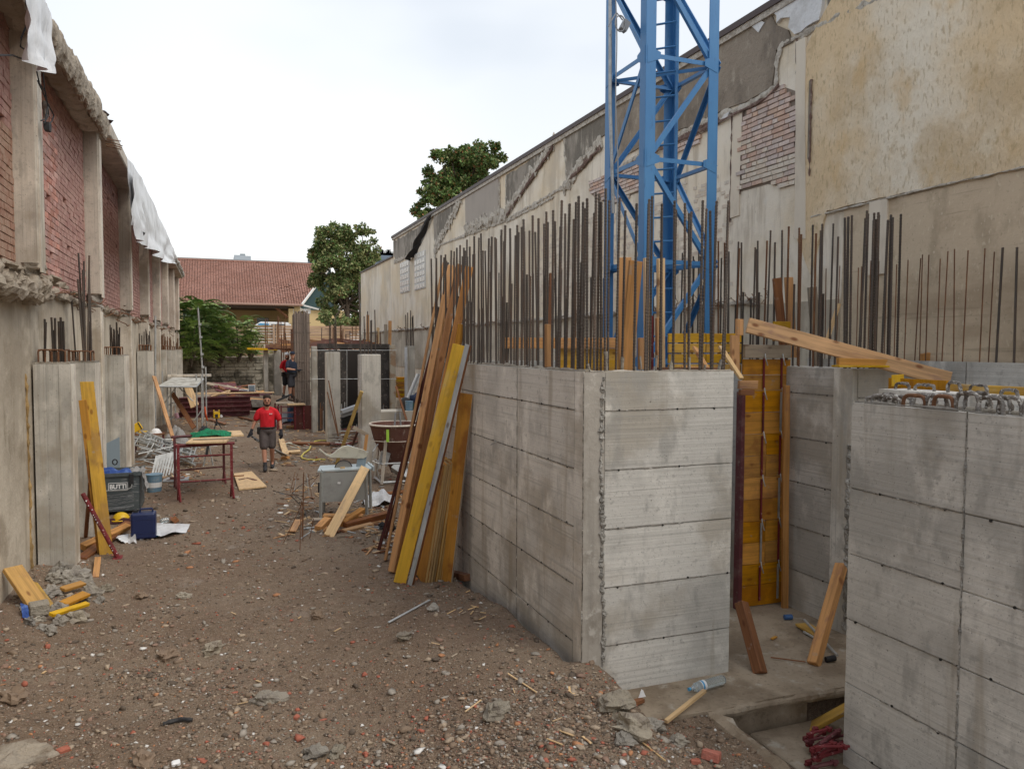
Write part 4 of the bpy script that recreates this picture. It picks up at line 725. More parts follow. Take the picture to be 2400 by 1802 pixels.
# plastic bottle
p0=G(1617,1614,.0); p1=G(1697,1591,.0); p0.z=p1.z=.0; d=(p1-p0); l=d.length
def lathe(b,p0,d,prof,n=16,m=0):
    M=frame(p0,p0+d,(0,0,1) if abs(Vector(d).normalized().z)<.9 else (0,1,0)); vs=[];k=len(prof)
    for t,r in prof: vs+=[tuple(M@Vector((r*math.cos(a),r*math.sin(a),t))) for a in [2*math.pi*i/n for i in range(n)]]
    return b.add(vs,[(i*n+a,i*n+(a+1)%n,(i+1)*n+(a+1)%n,(i+1)*n+a) for i in range(k-1) for a in range(n)]+[tuple(range(n))[::-1],tuple(range((k-1)*n,k*n))],m)
bt=thing('plastic_bottle','clear plastic water bottle with blue label lying at the foot of the middle wall','bottle',tuple(p0))
bp=[(0,.013),(.02,.014),(.035,.022),(.07,.040),(.10,.043)]+[(.10+.013*i,.043-(.004 if i%2 else 0)) for i in range(1,int((l-.13)/.013))]+[(l-.01,.038),(l,.02)]
mk('bottle_body',lathe(B(),p0,d,bp),Pet,bt,smooth=True); mk('cap',lathe(B(),p0-d.normalized()*.016,d,[(0,.015),(.02,.015)]),BlueL,bt)
mk('label',lathe(B(),p0+d.normalized()*.115,d,[(0,.0445),(.05,.0445)]),WhiteP,bt); mk('label_band',lathe(B(),p0+d.normalized()*.122,d,[(0,.0452),(.018,.0452)]),BlueL,bt)
c=G(1497,1635,.0); tag(mk('white_scrap',B().add([c,c+Vector((.07,0,0)),c+Vector((.045,.01,.06))],[(0,1,2)]).add([c+Vector((0,.004,0)),c+Vector((.07,.004,0)),c+Vector((.045,.03,.06))],[(0,1,2)]),WhiteP),'small white triangular scrap at the foot of the wall corner','paper scrap')
tag(mk('wood_wedge',B().box(G(1490,1645,-.02),(.16,.05,.03),Matrix.Rotation(.25,3,'Z')),Wdark),'dark wooden wedge beside the white triangular scrap','wood block')
# red clamps and yellow board in the pit
plank('yellow_board',PY(1893,1708,5.2),PX(2010,1645,4.95),.20,.03,(.1,-.3,1),Wyel2,None,'yellow edged board slanting across the dark opening of the pit','board')
for k in range(15):
    a=G(1905+R(-20,20),1765+R(-20,30),-.25); a.z=-.29+.012*k; an=R(-.35,.5); l=R(.22,.45); c=a+Vector((math.cos(an)*l,math.sin(an)*l,R(-.02,.05)))
    q=a.lerp(c,.5); tag(mk('formwork_clamp',B().tube([a,a.lerp(c,.3)+Vector((0,0,.012)),c],.011+.006*(k%3==0),7).box(a.lerp(c,.12),(.05,.03,.035)).box(a.lerp(c,.85),(.03,.05,.03)),RedP if k%4 else Maroon),'dull red steel formwork clamp in the heap at the bottom of the pit','clamp','red clamps heaped in the pit')
for px,py in ((1955,1720),(1978,1722)): tag(mk('bent_wire',B().tube([PY(px,py+25,5.0),PY(px+2,py+8,5.0),PY(px+8,py-8,5.0)],.004,5),Galv),'thin bent grey wire sticking up from the red clamps','wire','bent wires in the pit')
tag(mk('square_washer',B().box(PY(1990,1768,4.75),(.07,.02,.06),Matrix.Rotation(.3,3,'Y')),Galv),'grey square steel plate among the red clamps','steel plate')
# rubble by the corner
def rock(c,r,m,label,cat='rock',group=None,sc=(1,.8,.7),jit=.45,rz=None,seg=10):
    seg=16; b=B(); b.ball((0,0,0),r,sc=sc,jit=jit,seg=seg,ring=11); b.v=[tuple(Vector(v)*(1+.10*noise.noise(Vector(v)*9/r*.35)+.05*noise.noise(Vector(v)*30/r*.3))) for v in b.v]; Mx=Matrix.Rotation(R(0,6) if rz is None else rz,3,'Z'); b.v=[tuple(Mx@Vector(v)+Vector(c)) for v in b.v]
    return mk('rock',b,m,None,label,cat,group)
for px,py,r,lb in ((1447,1655,.13,'pale concrete lump at the foot of the wall corner'),(1485,1712,.13,'rough concrete lump below the pale one by the pit'),(1528,1704,.075,'round grey stone by the broken kerb of the pit'),(1462,1740,.07,'mid grey stone left of the loose red brick'),
    (1590,1742,.06,'small pale stone on the pit kerb'),(627,1645,.10,'big smooth grey stone in the middle of the bare dirt'),(40,1775,.20,'large half-buried pale lump in the bottom left corner'),(30,1640,.11,'half-buried brown lump at the left edge'),(1015,1430,.07,'brown lump lying on the end of the grey strip'),
    (950,1495,.075,'flat pale stone below the grey strip'),(745,1445,.075,'dark brown clod right of the alley centre'),(395,1540,.08,'brown clod in the left foreground'),(500,1525,.10,'pale flat stone in the left foreground'),(340,1785,.07,'pinkish lump at the bottom edge, left'),(740,1770,.085,'dark grey lump at the bottom edge, left of centre'),
    (790,1765,.06,'brown lump just right of the dark grey lump at the bottom'),(1165,1670,.10,'grey lump in the dirt before the wall corner'),(60,1430,.06,'grey stone under the leaning thick board'),(430,1400,.07,'grey stone in the stony strip left of centre'),(330,1400,.07,'brownish stone nearest the wooden blocks')):
    p=GG(px,py); rock((p.x,p.y,p.z+r*(.25 if r<.2 else -.25)),r,C_rubw if r>.12 and px<100 else C_rub if 'pale' in lb or 'grey' in lb or 'concrete' in lb else Pebs[0],lb,sc=(1.2,.85,.6))
for px,py,r in ((150,1350,.15),(120,1395,.10),(175,1365,.17),(215,1395,.09),(205,1375,.08),(128,1360,.10),(95,1455,.05),(140,1460,.07),(180,1455,.09),(165,1415,.07),(140,1430,.08),(200,1405,.06),(70,1460,.06),(100,1475,.05),(250,1385,.07),(235,1410,.05),(120,1480,.07)):
    p=GG(px,py); rock((p.x,p.y,p.z+r*.35),r,C_rub,'rough lump of broken concrete heaped at the foot of the nearest left column','rubble','broken concrete at the nearest left column',sc=(1.1,.85,.75))
p=GG(92,1440); tag(mk('concrete_block',B().box((p.x,p.y,p.z+.07),(.18,.14,.13),Matrix.Rotation(.3,3,'Z')@Matrix.Rotation(.1,3,'X')),C_rub,bevel=.01),'square grey concrete block beside the leaning thick board','block')
for px,py,w,m,lb in ((1667,1778,.11,BrickR,'broken red brick lying by the pit kerb'),(1630,1790,.06,Pebs[4],'small bright red brick bit left of the broken brick'),(695,1683,.045,Pebs[4],'round orange-red brick bit in the middle foreground'),(148,1763,.07,Pebs[4],'red brick lump near the bottom left corner'),(112,1517,.05,Pebs[4],'round red brick bit at the left'),(412,1792,.05,WhiteP,'white tile shard at the bottom edge'),(1096,1658,.035,WhiteP,'white tile chip in the right foreground')):
    p=GG(px,py); tag(mk('brick_piece',B().box((p.x,p.y,p.z+w*.25),(w*1.2,w*.8,w*.6),Matrix.Rotation(R(0,3),3,'Z')@Matrix.Rotation(.25,3,'X'),j=w*.06),m,bevel=.006),lb,'brick' if m is not WhiteP else 'tile shard')
p=GG(412,1695); tag(rough('burnt_stick',[(p.x-.09,p.y,p.z+.015),(p.x,p.y+.02,p.z+.02),(p.x+.12,p.y,p.z+.015)],.017,Black,None,step=.02,amp=.6,freq=20),'charred black stick lying in the foreground dirt','stick')
plank('metal_strip',GG(910,1463)+Vector((0,0,.02)),GG(1007,1412)+Vector((0,0,.03)),.028,.012,(0,0,1),Galv,None,'light grey metal strip lying on the dirt below the leaning planks','metal strip')
for k in range(46):
    px,py=random.choice([(R(1050,1400),R(1380,1640)),(R(1300,1560),R(1600,1780)),(R(700,1300),R(1400,1750)),(R(60,900),R(1300,1790)),(R(1050,1280),R(1350,1480))]); p=GG(px,py); a=R(0,3.1); l=R(.03,.13)
    if p.x>2.8 and p.y>5.8: continue
    plank('wood_splinter',p+Vector((0,0,.012)),p+Vector((math.cos(a)*l,math.sin(a)*l,R(.008,.03))),R(.006,.022),.005,(0,0,1),random.choice([Wpale,Wpale,Wgrey]),None,'small pale wood splinter lying on the dirt','splinter','wood splinters scattered over the dirt',bevel=0)
for (a,b_,c,d) in ((1190,1583,1258,1628),(1315,1595,1390,1640),(1090,1670,1128,1640),(1500,1740,1560,1790)): plank('stick',GG(a,b_)+Vector((0,0,.02)),GG(c,d)+Vector((0,0,.02)),.012,.01,(0,0,1),Wpale,None,'thin pale stick lying on the dirt near the wall corner','stick','thin sticks near the wall corner')
tag(mk('nail_bar',B().tube([PX(1150,1042,2.87),PX(1162,1035,2.72)],.006,6),Galv),'short steel nail sticking out of the side of the middle wall','nail')
# ------------------------------------------------------------------ planks leaning on the middle wall
gp=lambda px,py:G(px,py,.02)
plank('leaning_plank',gp(937,1366),PX(1076,808,2.80),.155,.027,(-.35,-1,0),Wyel,None,'bright yellow plank leaning frontmost against the middle wall','plank')
plank('leaning_plank',gp(962,1370),PX(1098,808,2.84),.07,.05,(-.75,-.65,0),mats=[wood('white_grey_edge',(.46,.48,.47),rand=0),Wdark],label='grey painted plank on edge right beside the bright yellow plank',cat='plank')
plank('leaning_plank',gp(920,1340),PX(1060,624,3.12),.095,.10,(-.75,-.8,0),Wpine,None,'square orange beam leaning left of the bright yellow plank, its end the widest','plank',bevel=.005)
plank('leaning_plank',gp(903,1312),PX(1040,618,3.18),.035,.12,(-.35,-1,0),Wpine,None,'thin orange plank leaning left of the square beam','plank')
plank('leaning_plank',G(942,1322,.02),PX(1077,620,3.1),.085,.05,(.15,-1,0),wood('reddish_pine',(.46,.21,.075)),None,'orange plank with a knotty face leaning right of the square beam','plank')
plank('leaning_plank',G(955,1330,.02),PX(1100,625,3.05),.10,.04,(-.5,-1,0),wood('rust_brown_pine',(.50,.25,.10)),None,'red-brown plank rightmost of the tall leaning ones, among the rebar','plank')
plank('leaning_plank',G(965,1330,.02),PX(1082,700,2.98),.08,.03,(-.2,-1,0),Wgrey,None,'greyish plank showing between the tall orange leaning ones','plank')
plank('leaning_plank',G(980,1330,.02),PX(1082,760,2.95),.09,.03,(-.2,-1,0),Wor,None,'shorter orange plank behind the top of the bright yellow plank','plank')
plank('leaning_plank',gp(888,1288),PX(1022,790,2.95),.045,.04,(-.5,-1,0),Wred,None,'near-black slim beam leftmost of the leaning planks','plank')
plank('leaning_plank',gp(903,1262),PX(1022,830,2.9),.04,.03,(-.5,-1,0),Wred,None,'second near-black slim beam behind the leftmost one','plank')
st=thing('board_stack','stack of yellow shutter boards leaning edge-on against the middle wall','boards',(2.4,9.3,0))
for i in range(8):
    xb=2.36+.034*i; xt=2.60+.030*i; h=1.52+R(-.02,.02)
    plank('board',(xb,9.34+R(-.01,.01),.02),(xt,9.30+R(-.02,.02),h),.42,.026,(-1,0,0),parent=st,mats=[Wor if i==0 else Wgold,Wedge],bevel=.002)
plank('tall_board',G(1043,1368,.02),PX(1094,922,2.84),.22,.03,(-.85,-.5,0),mats=[Wor,Wgrey],label='tall orange shutter board behind the stack, leaning on the middle wall',cat='board')
plank('low_block',(2.70,9.75,.0),(2.86,9.0,.1),.10,.08,(0,0,1),Wdark,None,'reddish brown block on the ground between board stack and wall','wood block')
# ------------------------------------------------------------------ objects by the left columns
plank('leaning_plank',G(250,1303,.0),(-1.68,12.05,2.45),.17,.03,(.15,-1,0),Wyel2,None,'wide yellow plank leaning on the second left column, behind the red tube','plank')
plank('leaning_plank',G(238,1300,.0),(-1.73,12.0,2.2),.10,.03,(.15,-1,0),Wor,None,'orange plank behind the left edge of the wide yellow one','plank')
plank('leaning_plank',G(201,1258,.0),(-1.7,12.3,1.0),.05,.04,(.3,-1,0),Wdark,None,'short dark brown plank between the first two left columns','plank')
pr=thing('steel_prop','dull red paint-spotted steel prop tube leaning by the nearest left column','prop',tuple(G(276,1306)))
p0=G(276,1306,.02); p1=Vector((-1.72,11.76,.95)); mk('tube',B().tube([p0,p1],.030,12),RedP,pr); mk('foot_plate',B().box(p0,(.12,.12,.01),Matrix.Rotation(.2,3,'X')),RedP,pr)
for k in range(14): t=R(.05,.95); mk('cement_spot',B().ball(p0.lerp(p1,t)+Vector((R(-.02,.02),-.028,R(-.01,.01))),R(.004,.009),jit=.4,seg=6,ring=4),WhiteP,pr)
plank('lumber',G(190,1310,.05),G(302,1225,.10),.14,.05,(.1,-.3,1),Wdark,None,'dark plank lying behind the foot of the wide yellow plank','plank')
plank('lumber',G(192,1282,.10),G(300,1233,.13),.10,.08,(.2,-.6,1),Wpine,None,'brown beam lying on the dark plank between the first left columns','plank')
plank('lumber',G(224,1352,.03),G(230,1306,.10),.075,.02,(.1,-.8,1),Wpine,None,'small orange board standing low beside the nearest left column','board')
plank('thick_board',GG(95,1432)+Vector((0,0,.02)),PX(28,1330,-2.12),.21,.05,(.75,-.7,.35),wood('honey_board',(.50,.28,.07)),None,'thick honey-coloured board leaning on the beige wall at bottom left','board',bevel=.006)
plank('thick_board',GG(118,1425)+Vector((0,0,.01)),PX(75,1365,-2.0),.12,.03,(.75,-.7,.5),Wyel2,None,'yellow board behind the thick honey-coloured one','board')
for (a,b_,c,d,w,lb,m) in ((146,1395,196,1384,.07,'small orange board offcut lying highest on the rubble','a'),(148,1430,203,1409,.085,'thick orange board offcut lying below the smallest one','a'),(120,1456,206,1433,.05,'yellow board offcut lying lowest by the rubble','b')):
    plank('offcut',GG(a,b_)+Vector((0,0,.07)),GG(c,d)+Vector((0,0,.09)),w*1.3,.035,(.1,-.35,1),Wor if m=='a' else Wyel,None,lb,'wood block')
tag(mk('blue_rag',B().ribbon([GG(48,1435)+Vector((0,0,.1)),GG(66,1440)+Vector((0,0,.1))],[GG(52,1455)+Vector((0,0,.03)),GG(72,1460)+Vector((0,0,.02))],5,wave=.02,ax=(0,1,0)),BlueC),'faded blue rag by the foot of the beige wall','rag')
# slate-grey crate with lettering
cr_=thing('steel_crate','slate-grey steel crate lettered BUTTI with clothes on top, between the left columns','crate',(-1.65,15.4,0))
b=B(); cx0,cx1,cy0,cy1,ch=-2.06,-1.30,15.0,15.85,.70
for q in ((cx0,cx1,cy0,cy0+.02),(cx0,cx1,cy1-.02,cy1),(cx0,cx0+.02,cy0,cy1),(cx1-.02,cx1,cy0,cy1)): b.rbox(*q,.06,ch)
b.rbox(cx0,cx1,cy0,cy1,.04,.08); mk('shell',b,Grcrate,cr_,bevel=.008)
b=B(); b.rbox(cx0-.02,cx1+.02,cy0-.025,cy0,ch-.04,ch+.02).rbox(cx1,cx1+.025,cy0,cy1,ch-.04,ch+.02); mk('rim',b,Grcrate,cr_)
for x in (cx0+.13,cx1-.13): mk('handle_socket',B().rbox(x-.035,x+.035,cy0-.05,cy0-.026,ch-.20,ch-.0),Black,cr_,bevel=.006)
mk('handle',B().tube([(cx0+.12,cy0-.06,ch-.19),(cx0+.13,cy0-.07,ch-.24),(cx0+.18,cy0-.08,ch-.27),(cx1-.18,cy0-.08,ch-.26),(cx1-.13,cy0-.07,ch-.23),(cx1-.12,cy0-.06,ch-.18)],.010,8),Galv,cr_)
b=B(); X0,X1,Z0,Z1=-1.80,-1.49,.41,.55
for q in ((X0,X1,Z0,Z0+.008),(X0,X1,Z1-.008,Z1),(X0,X0+.008,Z0,Z1),(X1-.008,X1,Z0,Z1)): b.rbox(q[0],q[1],cy0-.008,cy0-.001,q[2],q[3])
mk('name_plate_frame',b,WhiteP,cr_)
def text(s,size,loc,rot,m,parent,name,off=.0):
    cu=bpy.data.curves.new(name,'FONT'); cu.body=s; cu.size=size; cu.extrude=.003; cu.offset=off; cu.align_x='CENTER'; cu.align_y='CENTER'; o=bpy.data.objects.new(name,cu); S.collection.objects.link(o)
    dg=bpy.context.evaluated_depsgraph_get(); me=bpy.data.meshes.new_from_object(o.evaluated_get(dg)); bpy.data.objects.remove(o); me.materials.clear(); me.materials.append(m)
    o=bpy.data.objects.new(name,me); o.location=loc; o.rotation_euler=rot; o['_w']=tuple(loc); return link(o,parent)
t_=text('BUTTI',.105,((X0+X1)/2,cy0-.004,(Z0+Z1)/2),(rad(90),0,0),WhiteP,cr_,'lettering',.0035); t_.scale=(.95,1,1)
for k in range(16):
    z=R(.10,.40); P=[(cx0+.03+i*.09,cy0-.004,z+R(-.012,.012)-.03*math.sin(i*.5)) for i in range(8)]; mk('wrap_fold',B().tube(P,.0022,4),Cable,cr_)
def heap(name,c,sx,sy,h,m,label,cat,n=14,fr=2.2,seed=0):
    b=B(); vs=[];k=n
    for i in range(k+1):
        for j in range(k+1):
            u,v=i/k*2-1,j/k*2-1; rr=max(0,1-(u*u+v*v)*.8-.35*noise.noise(Vector((u*1.7,v*1.7,seed)))); z=h*rr**.6*(1+.9*noise.noise(Vector((u*fr,v*fr,seed+4)))); w=1+.18*noise.noise(Vector((u*2,v*2,seed+9)))
            vs.append((c[0]+u*sx*w,c[1]+v*sy*w,c[2]+max(z,0)))
    b.add(vs,[(i*(k+1)+j,(i+1)*(k+1)+j,(i+1)*(k+1)+j+1,i*(k+1)+j+1) for i in range(k) for j in range(k)]); return tag(mk(name,b,m,smooth=True),label,cat)
heap('jacket',(-1.72,15.15,.69),.30,.16,.09,BlueC,'crumpled blue work jacket lying on the slate-grey crate','jacket',seed=3)
heap('rag',(-1.36,15.25,.70),.14,.2,.07,Cloth,'crumpled grey cloth on the right corner of the crate','cloth',seed=5)
tag(mk('hanging_cloth',B().ribbon([(-1.27,15.02,.73),(-1.265,15.30,.73)],[(-1.22,15.0,.36),(-1.20,15.22,.42)],8,wave=.025),Cloth),'grey cloth hanging down the right side of the crate','cloth')
pl=G(262,1105,.75); tag(mk('sheet_metal',B().prism([(-2.1,16.6,.3),(-1.78,16.6,.3),(-1.78,16.6,1.18),(-2.1,16.6,1.02)],(0,.03,0)),BG),'blue-grey sheet panel standing behind the crate','panel')
tag(mk('hook_ring',B().tube([(-1.80+.04*math.cos(t),16.0,.78+.05*math.sin(t)) for t in np.linspace(0,6.28,12)],.012,6),Black),'black ring hook sticking up behind the crate','hook')
# jerry can
j0=G(336,1264); jc=thing('jerry_can','dark blue plastic jerry can standing on the dirt before the crate','jerry can',tuple(j0))
mk('can_body',B().rbox(j0.x-.175,j0.x+.175,j0.y+.0,j0.y+.24,.0,.40),Jerry,jc,bevel=.035).modifiers['bevel'].segments=4
mk('carry_handle',B().tube([(j0.x-.05,j0.y+.12,.39),(j0.x-.04,j0.y+.12,.445),(j0.x+.12,j0.y+.12,.445),(j0.x+.13,j0.y+.12,.39)],.018,8),Jerry,jc); mk('cap',B().tube([(j0.x-.11,j0.y+.12,.39),(j0.x-.11,j0.y+.12,.44)],.035,12),Black,jc)
mk('seam',B().rbox(j0.x-.172,j0.x+.172,j0.y-.004,j0.y,.09,.10).rbox(j0.x-.172,j0.x+.172,j0.y-.004,j0.y,.30,.31),Jerry,jc)
def helmet(c,m,label,rot=0):
    t=thing('hard_hat',label,'helmet',tuple(c)); b=B(); vs=[];k=12
    for i in range(6):
        a=i/5*math.pi/2
        for q in range(k*2): u=math.pi*q/k; vs.append((c[0]+.125*math.cos(a)*math.cos(u)*1.1,c[1]+.125*math.cos(a)*math.sin(u),c[2]+.13*math.sin(a)))
    b.add(vs,[(i*24+q,i*24+(q+1)%24,(i+1)*24+(q+1)%24,(i+1)*24+q) for i in range(5) for q in range(24)]); mk('hat_shell',b,m,t,smooth=True)
    mk('brim',B().tube([(c[0]+.145*math.cos(u)*(1.25 if math.cos(u)<-.3 else 1.02),c[1]+.14*math.sin(u),c[2]+.005) for u in np.linspace(0,6.28,24)],.012,6),m,t)
g=G(284,1222); helmet((g.x,g.y,.03),YelP,'yellow hard hat lying among dark rags left of the jerry can')
heap('dark_rags',(g.x+.05,g.y-.05,.0),.26,.1,.08,mat('wine_cloth',(.06,.02,.022)),'dark wine-coloured rags under the yellow hard hat','rag',seed=8)
g=G(415,1238); b=B(); P=[G(348,1225,.02),G(400,1226,.05),G(446,1228,.03),G(436,1247,.02),G(395,1250,.06),G(350,1257,.02)]; b.ribbon([P[0],P[1],P[2]],[P[5],P[4],P[3]],10,wave=.012,ax=(0,0,1)); tag(mk('white_sheet',b,Tarp),'crumpled white plastic sheet on the ground right of the jerry can','sheet')
b=B(); b.ribbon([G(270,1258,.06),G(300,1250,.06),G(318,1252,.1)],[G(285,1272,.01),G(300,1272,.0),G(320,1275,.0)],8,wave=.02,ax=(0,0,1)); tag(mk('white_sheet',b,Tarp),'crumpled white plastic left of the jerry can','sheet')
b=B(); b.ribbon([G(350,1240,.06),G(380,1245,.03)],[G(352,1258,.01),G(376,1252,.01)],5,wave=.02,ax=(0,0,1)); tag(mk('blue_bag',b,BlueL),'light blue plastic wrapper between jerry can and white sheet','plastic bag')
g=G(374,1222,.03); bt2=thing('small_bottle','small clear bottle behind the jerry can on the white sheet','bottle',tuple(g)); mk('bottle_body',lathe(B(),g,Vector((.9,.3,.1)),[(0,.01),(.02,.03),(.04,.04),(.14,.04),(.15,.02)]),Pet,bt2)
plank('wood_cube',G(410,1218,.0),G(410,1218,.09),.11,.09,(-.2,-1,0),Wdark,None,'small brown wooden block standing behind the white sheet','wood block')
g=G(362,1152); bk=thing('bucket','battered blue-grey bucket standing behind the crate','bucket',tuple(g)); mk('pail',lathe(B(),g,Vector((0,0,1)),[(0,.13),(.34,.155),(.345,.165),(.36,.165)],20),TealB,bk); mk('bucket_label',lathe(B(),g+Vector((0,0,.1)),Vector((0,0,1)),[(0,.139),(.14,.147)],20),WhiteP,bk)
g=G(412,1128); b=B(); b.rbox(g.x-.26,g.x+.26,g.y-.05,g.y+.45,.0,.03); ty=tag(mk('mortar_tray',b,Cable,bevel=.006),'flat grey sheet with brown mortar left of the red trestle','tray'); heap_=mk('mortar',B().ball((g.x,g.y+.2,.035),.15,sc=(1.2,1,.18),jit=.5),Hop,ty)
# bundle of galvanised scaffold frames
gf=thing('scaffold_frame_heap','tangled heap of galvanised scaffold frames lying beside the left columns','scaffold frames',(-1.5,19,0))
for k in range(10):
    o=Vector((R(-.10,.25),R(-.3,.6),.10+.045*k)); a=Vector(G(315+R(-6,12),1078,0))+o; a.z=.45-.03*k+o.z*.5; c=Vector(G(455+R(-14,10),1092+R(-8,8),0)); c.z=.04+.028*k
    w=Vector((.05,.55,.12)); n_=gf; b=B().tube([a,c],.022,7).tube([a+w,c+w],.022,7); fr=mk('frame_tube',b,Galv,gf)
    for t in (.08,.28,.5,.72,.94): mk('cross_tube',B().tube([a.lerp(c,t),a.lerp(c,t)+w],.016,6),Galv,gf)
for k in range(22): a=Vector(G(R(308,380),R(1070,1110),0)); a.z=R(.05,.55); d=Vector((R(-.5,.5),R(-.4,.4),R(-.2,.2))); mk('cross_tube',B().tube([a-d,a+d],.014,6),Galv,gf)
for k in range(8): a=G(352+k*7,1125-k*2,.02); mk('fan_plate',B().prism([a,a+Vector((.03,0,0)),a+Vector((.16,.25,.50)),a+Vector((.10,.25,.50))],(0,.012,0)),Galv,gf)
tb=thing('work_stand','low rusty work stand carrying the white hard hat, behind the scaffold frames','stand',tuple(G(350,1040)))
g=Vector(G(355,1060,0)); mk('stand_top',B().rbox(g.x-.45,g.x+.35,g.y-.2,g.y+.3,.50,.53),Wdark,tb)
for dx in (-.4,.3):
    for dy in (-.15,.25): mk('leg',B().tube([(g.x+dx,g.y+dy,0),(g.x+dx,g.y+dy,.5)],.02,6),Maroon,tb)
helmet((g.x+.12,g.y,.535),WhiteP,'white hard hat lying on the low rusty stand by the left columns')
q=thing('yellow_tool','yellow power tool case standing tilted on the stand left of the white hard hat','tool case',(g.x-.33,g.y,.53)); mk('case_body',B().box((g.x-.36,g.y,.70),(.26,.12,.22),Matrix.Rotation(-.5,3,'Y')),YelP,q,bevel=.02); mk('case_inside',B().box((g.x-.27,g.y-.02,.75),(.03,.10,.2),Matrix.Rotation(-.5,3,'Y')),Black,q); mk('case_lid',B().box((g.x-.2,g.y,.57),(.22,.12,.05)),YelP,q,bevel=.01)
heap('sack',(g.x+.62,g.y+.6,0),.35,.3,.5,Cloth,'grey crumpled sack behind the white hard hat','sack',seed=12); heap('sack',(g.x+1.35,g.y+1.2,0),.35,.3,.33,Tarp,'pale crumpled plastic sack behind the red trestle','sack',seed=13)
plank('leaning_board',G(418,1068,.0),PX(361,882,-1.72),.11,.035,(.5,-1,0),Wpine,None,'long brown board leaning on the fourth left column','board')
# red trestle table
rt=thing('steel_trestle','dark red steel trestle table with plywood sheets and green net on top','trestle',(-.3,16.5,0)); hz=1.06
c4=[Vector((-.71,15.86,0)),Vector((.24,15.9,0)),Vector((-.84,17.35,0)),Vector((.11,17.6,0))]
for i,p in enumerate(c4):
    b=B().box(p+Vector((0,0,hz/2+.1)),(.05,.05,hz-.2)); mk('leg',b,RedP if i<2 else Maroon,rt); mk('splayed_foot',B().tube([p+Vector((0,0,.28)),p+Vector((.03,-.12,.0))],.022,4).tube([p+Vector((0,0,.28)),p+Vector((-.02,.12,.0))],.022,4),RedP if i<2 else Maroon,rt)
for a,c in ((0,1),(2,3)):
    for z,r in ((hz,.03),(.84,.018),(.36,.018)): mk('cross_bar',B().tube([c4[a]+Vector((-.06*(z==hz),0,z)),c4[c]+Vector((.06*(z==hz),0,z))],r,5),RedP if a==0 else Maroon,rt)
tag(mk('plywood_sheet',B().box((-.15,16.25,hz+.045),(.72,1.0,.03),Matrix.Rotation(-.12,3,'Z')),Wpale),'plywood sheet lying across the red trestle, nearest the alley camera','plywood')
tag(mk('plywood_sheet',B().box((.0,17.1,hz+.055),(.95,.9,.03),Matrix.Rotation(.05,3,'Z')),Wpale),'second plywood sheet on the far half of the red trestle','plywood')
heap('green_net',(-.12,16.75,hz+.07),.38,.22,.11,Green,'bundle of green rope netting on the red trestle','net',seed=17); heap('dark_rag',(-.25,17.0,hz+.1),.12,.1,.12,Black,'small dark cloth bag behind the green netting','bag',seed=19)
plank('batten',(-.45,16.1,hz+.075),(.35,15.95,hz+.09),.04,.02,(0,-.2,1),Wgrey,None,'grey batten lying across the front of the red trestle','batten')
sb=thing('level_instrument','black and white instrument stand under the far end of the red trestle','instrument',tuple(G(487,1075))); g=G(487,1092,0)
for dx in (-.1,.12): mk('leg',B().tube([(g.x+.02,g.y,.62),(g.x+dx,g.y+.05,.0)],.018,5),Galv,sb)
mk('body',B().box((g.x,g.y,.42),(.06,.05,.35),Matrix.Rotation(.15,3,'Y')),Black,sb)
p0=G(548,1110,.02); b=B().prism([G(548,1112,.02),G(590,1107,.02),G(625,1142,.02),G(560,1149,.02)],(0,0,.03)); bd=tag(mk('plywood_board',b,Wpale),'plywood board smeared with brown dirt lying flat right of the red trestle','plywood'); mk('dirt_smear',rough('dirt_smear',[G(560,1124,.055),G(580,1120,.055),G(600,1125,.055)],.035,Hop,bd,flat=(1,.3),step=.05,amp=.9) and B().box(G(555,1115,.06),(.3,.03,.02)),Wdark,bd)
# ---- left scaffold with white platform
sc=thing('scaffold_tower','small galvanised scaffold with cement-splashed white platform at the left columns','scaffold',(-1.3,30,0))
def vt(px,y0,y1,Y,r=.026,m=Galv,par=None): a=PY(px,y0,Y); c=PY(px,y1,Y); return mk('standard',B().tube([(a.x,Y,a.z),(a.x,Y,c.z)],r,7),m,par if par is not None else sc)
for px,y0,y1,Y in ((460,878,1008,29.2),(472,880,1004,29.4),(482,860,1004,29.6),(400,905,1000,29.6),(392,905,1012,27.5),(410,900,985,32),(380,870,990,31)): vt(px,max(y0,700),y1,Y)
mk('platform',B().add([PY(368,905,27.2),PY(459,906,27.2),PY(477,886,30.5),PY(407,884,30.5)],[(0,1,2,3)]).add([PY(368,908,27.2),PY(459,909,27.2),PY(477,889,30.5),PY(407,887,30.5)],[(3,2,1,0)]),mat('cement_splashed_deck',(.55,.54,.49),[('noise',4,H_,.45,.6,(.25,.23,.19),.8,8)],coord='World'),sc)
mk('platform_edge',B().tube([PY(368,906,27.2),PY(459,907,27.2)],.03,4).tube([PY(459,907,27.2),PY(477,888,30.5)],.03,4),Galv,sc)
mk('upper_deck',B().box(PY(445,880,31.5),(1.5,.5,.08)),C_light,sc)
for a,c in (((385,945),(412,908)),((420,908),(452,940)),((400,945),(400,980)),((360,990),(400,960)),((455,985),(478,955))): mk('diagonal_brace',B().tube([PY(*a,28.6),PY(*c,28.6)],.022,6),Galv,sc)
for y in (950,985): mk('ledger',B().tube([PY(392,y,27.6),PY(410,y-8,31.5)],.02,6),Galv,sc)
sp_=tag(mk('scaffold_pole',B().tube([PY(477,990,31),PY(474,860,31),PY(464,722,31)],.03,8),Galv),'tall thin galvanised pole rising tilted beside the scaffold platform','pole')
for y in (760,790,830,860): mk('coupler',B().box(PY(466+(y-722)*.07,y,30.95),(.10,.08,.08)),Galv,sp_)
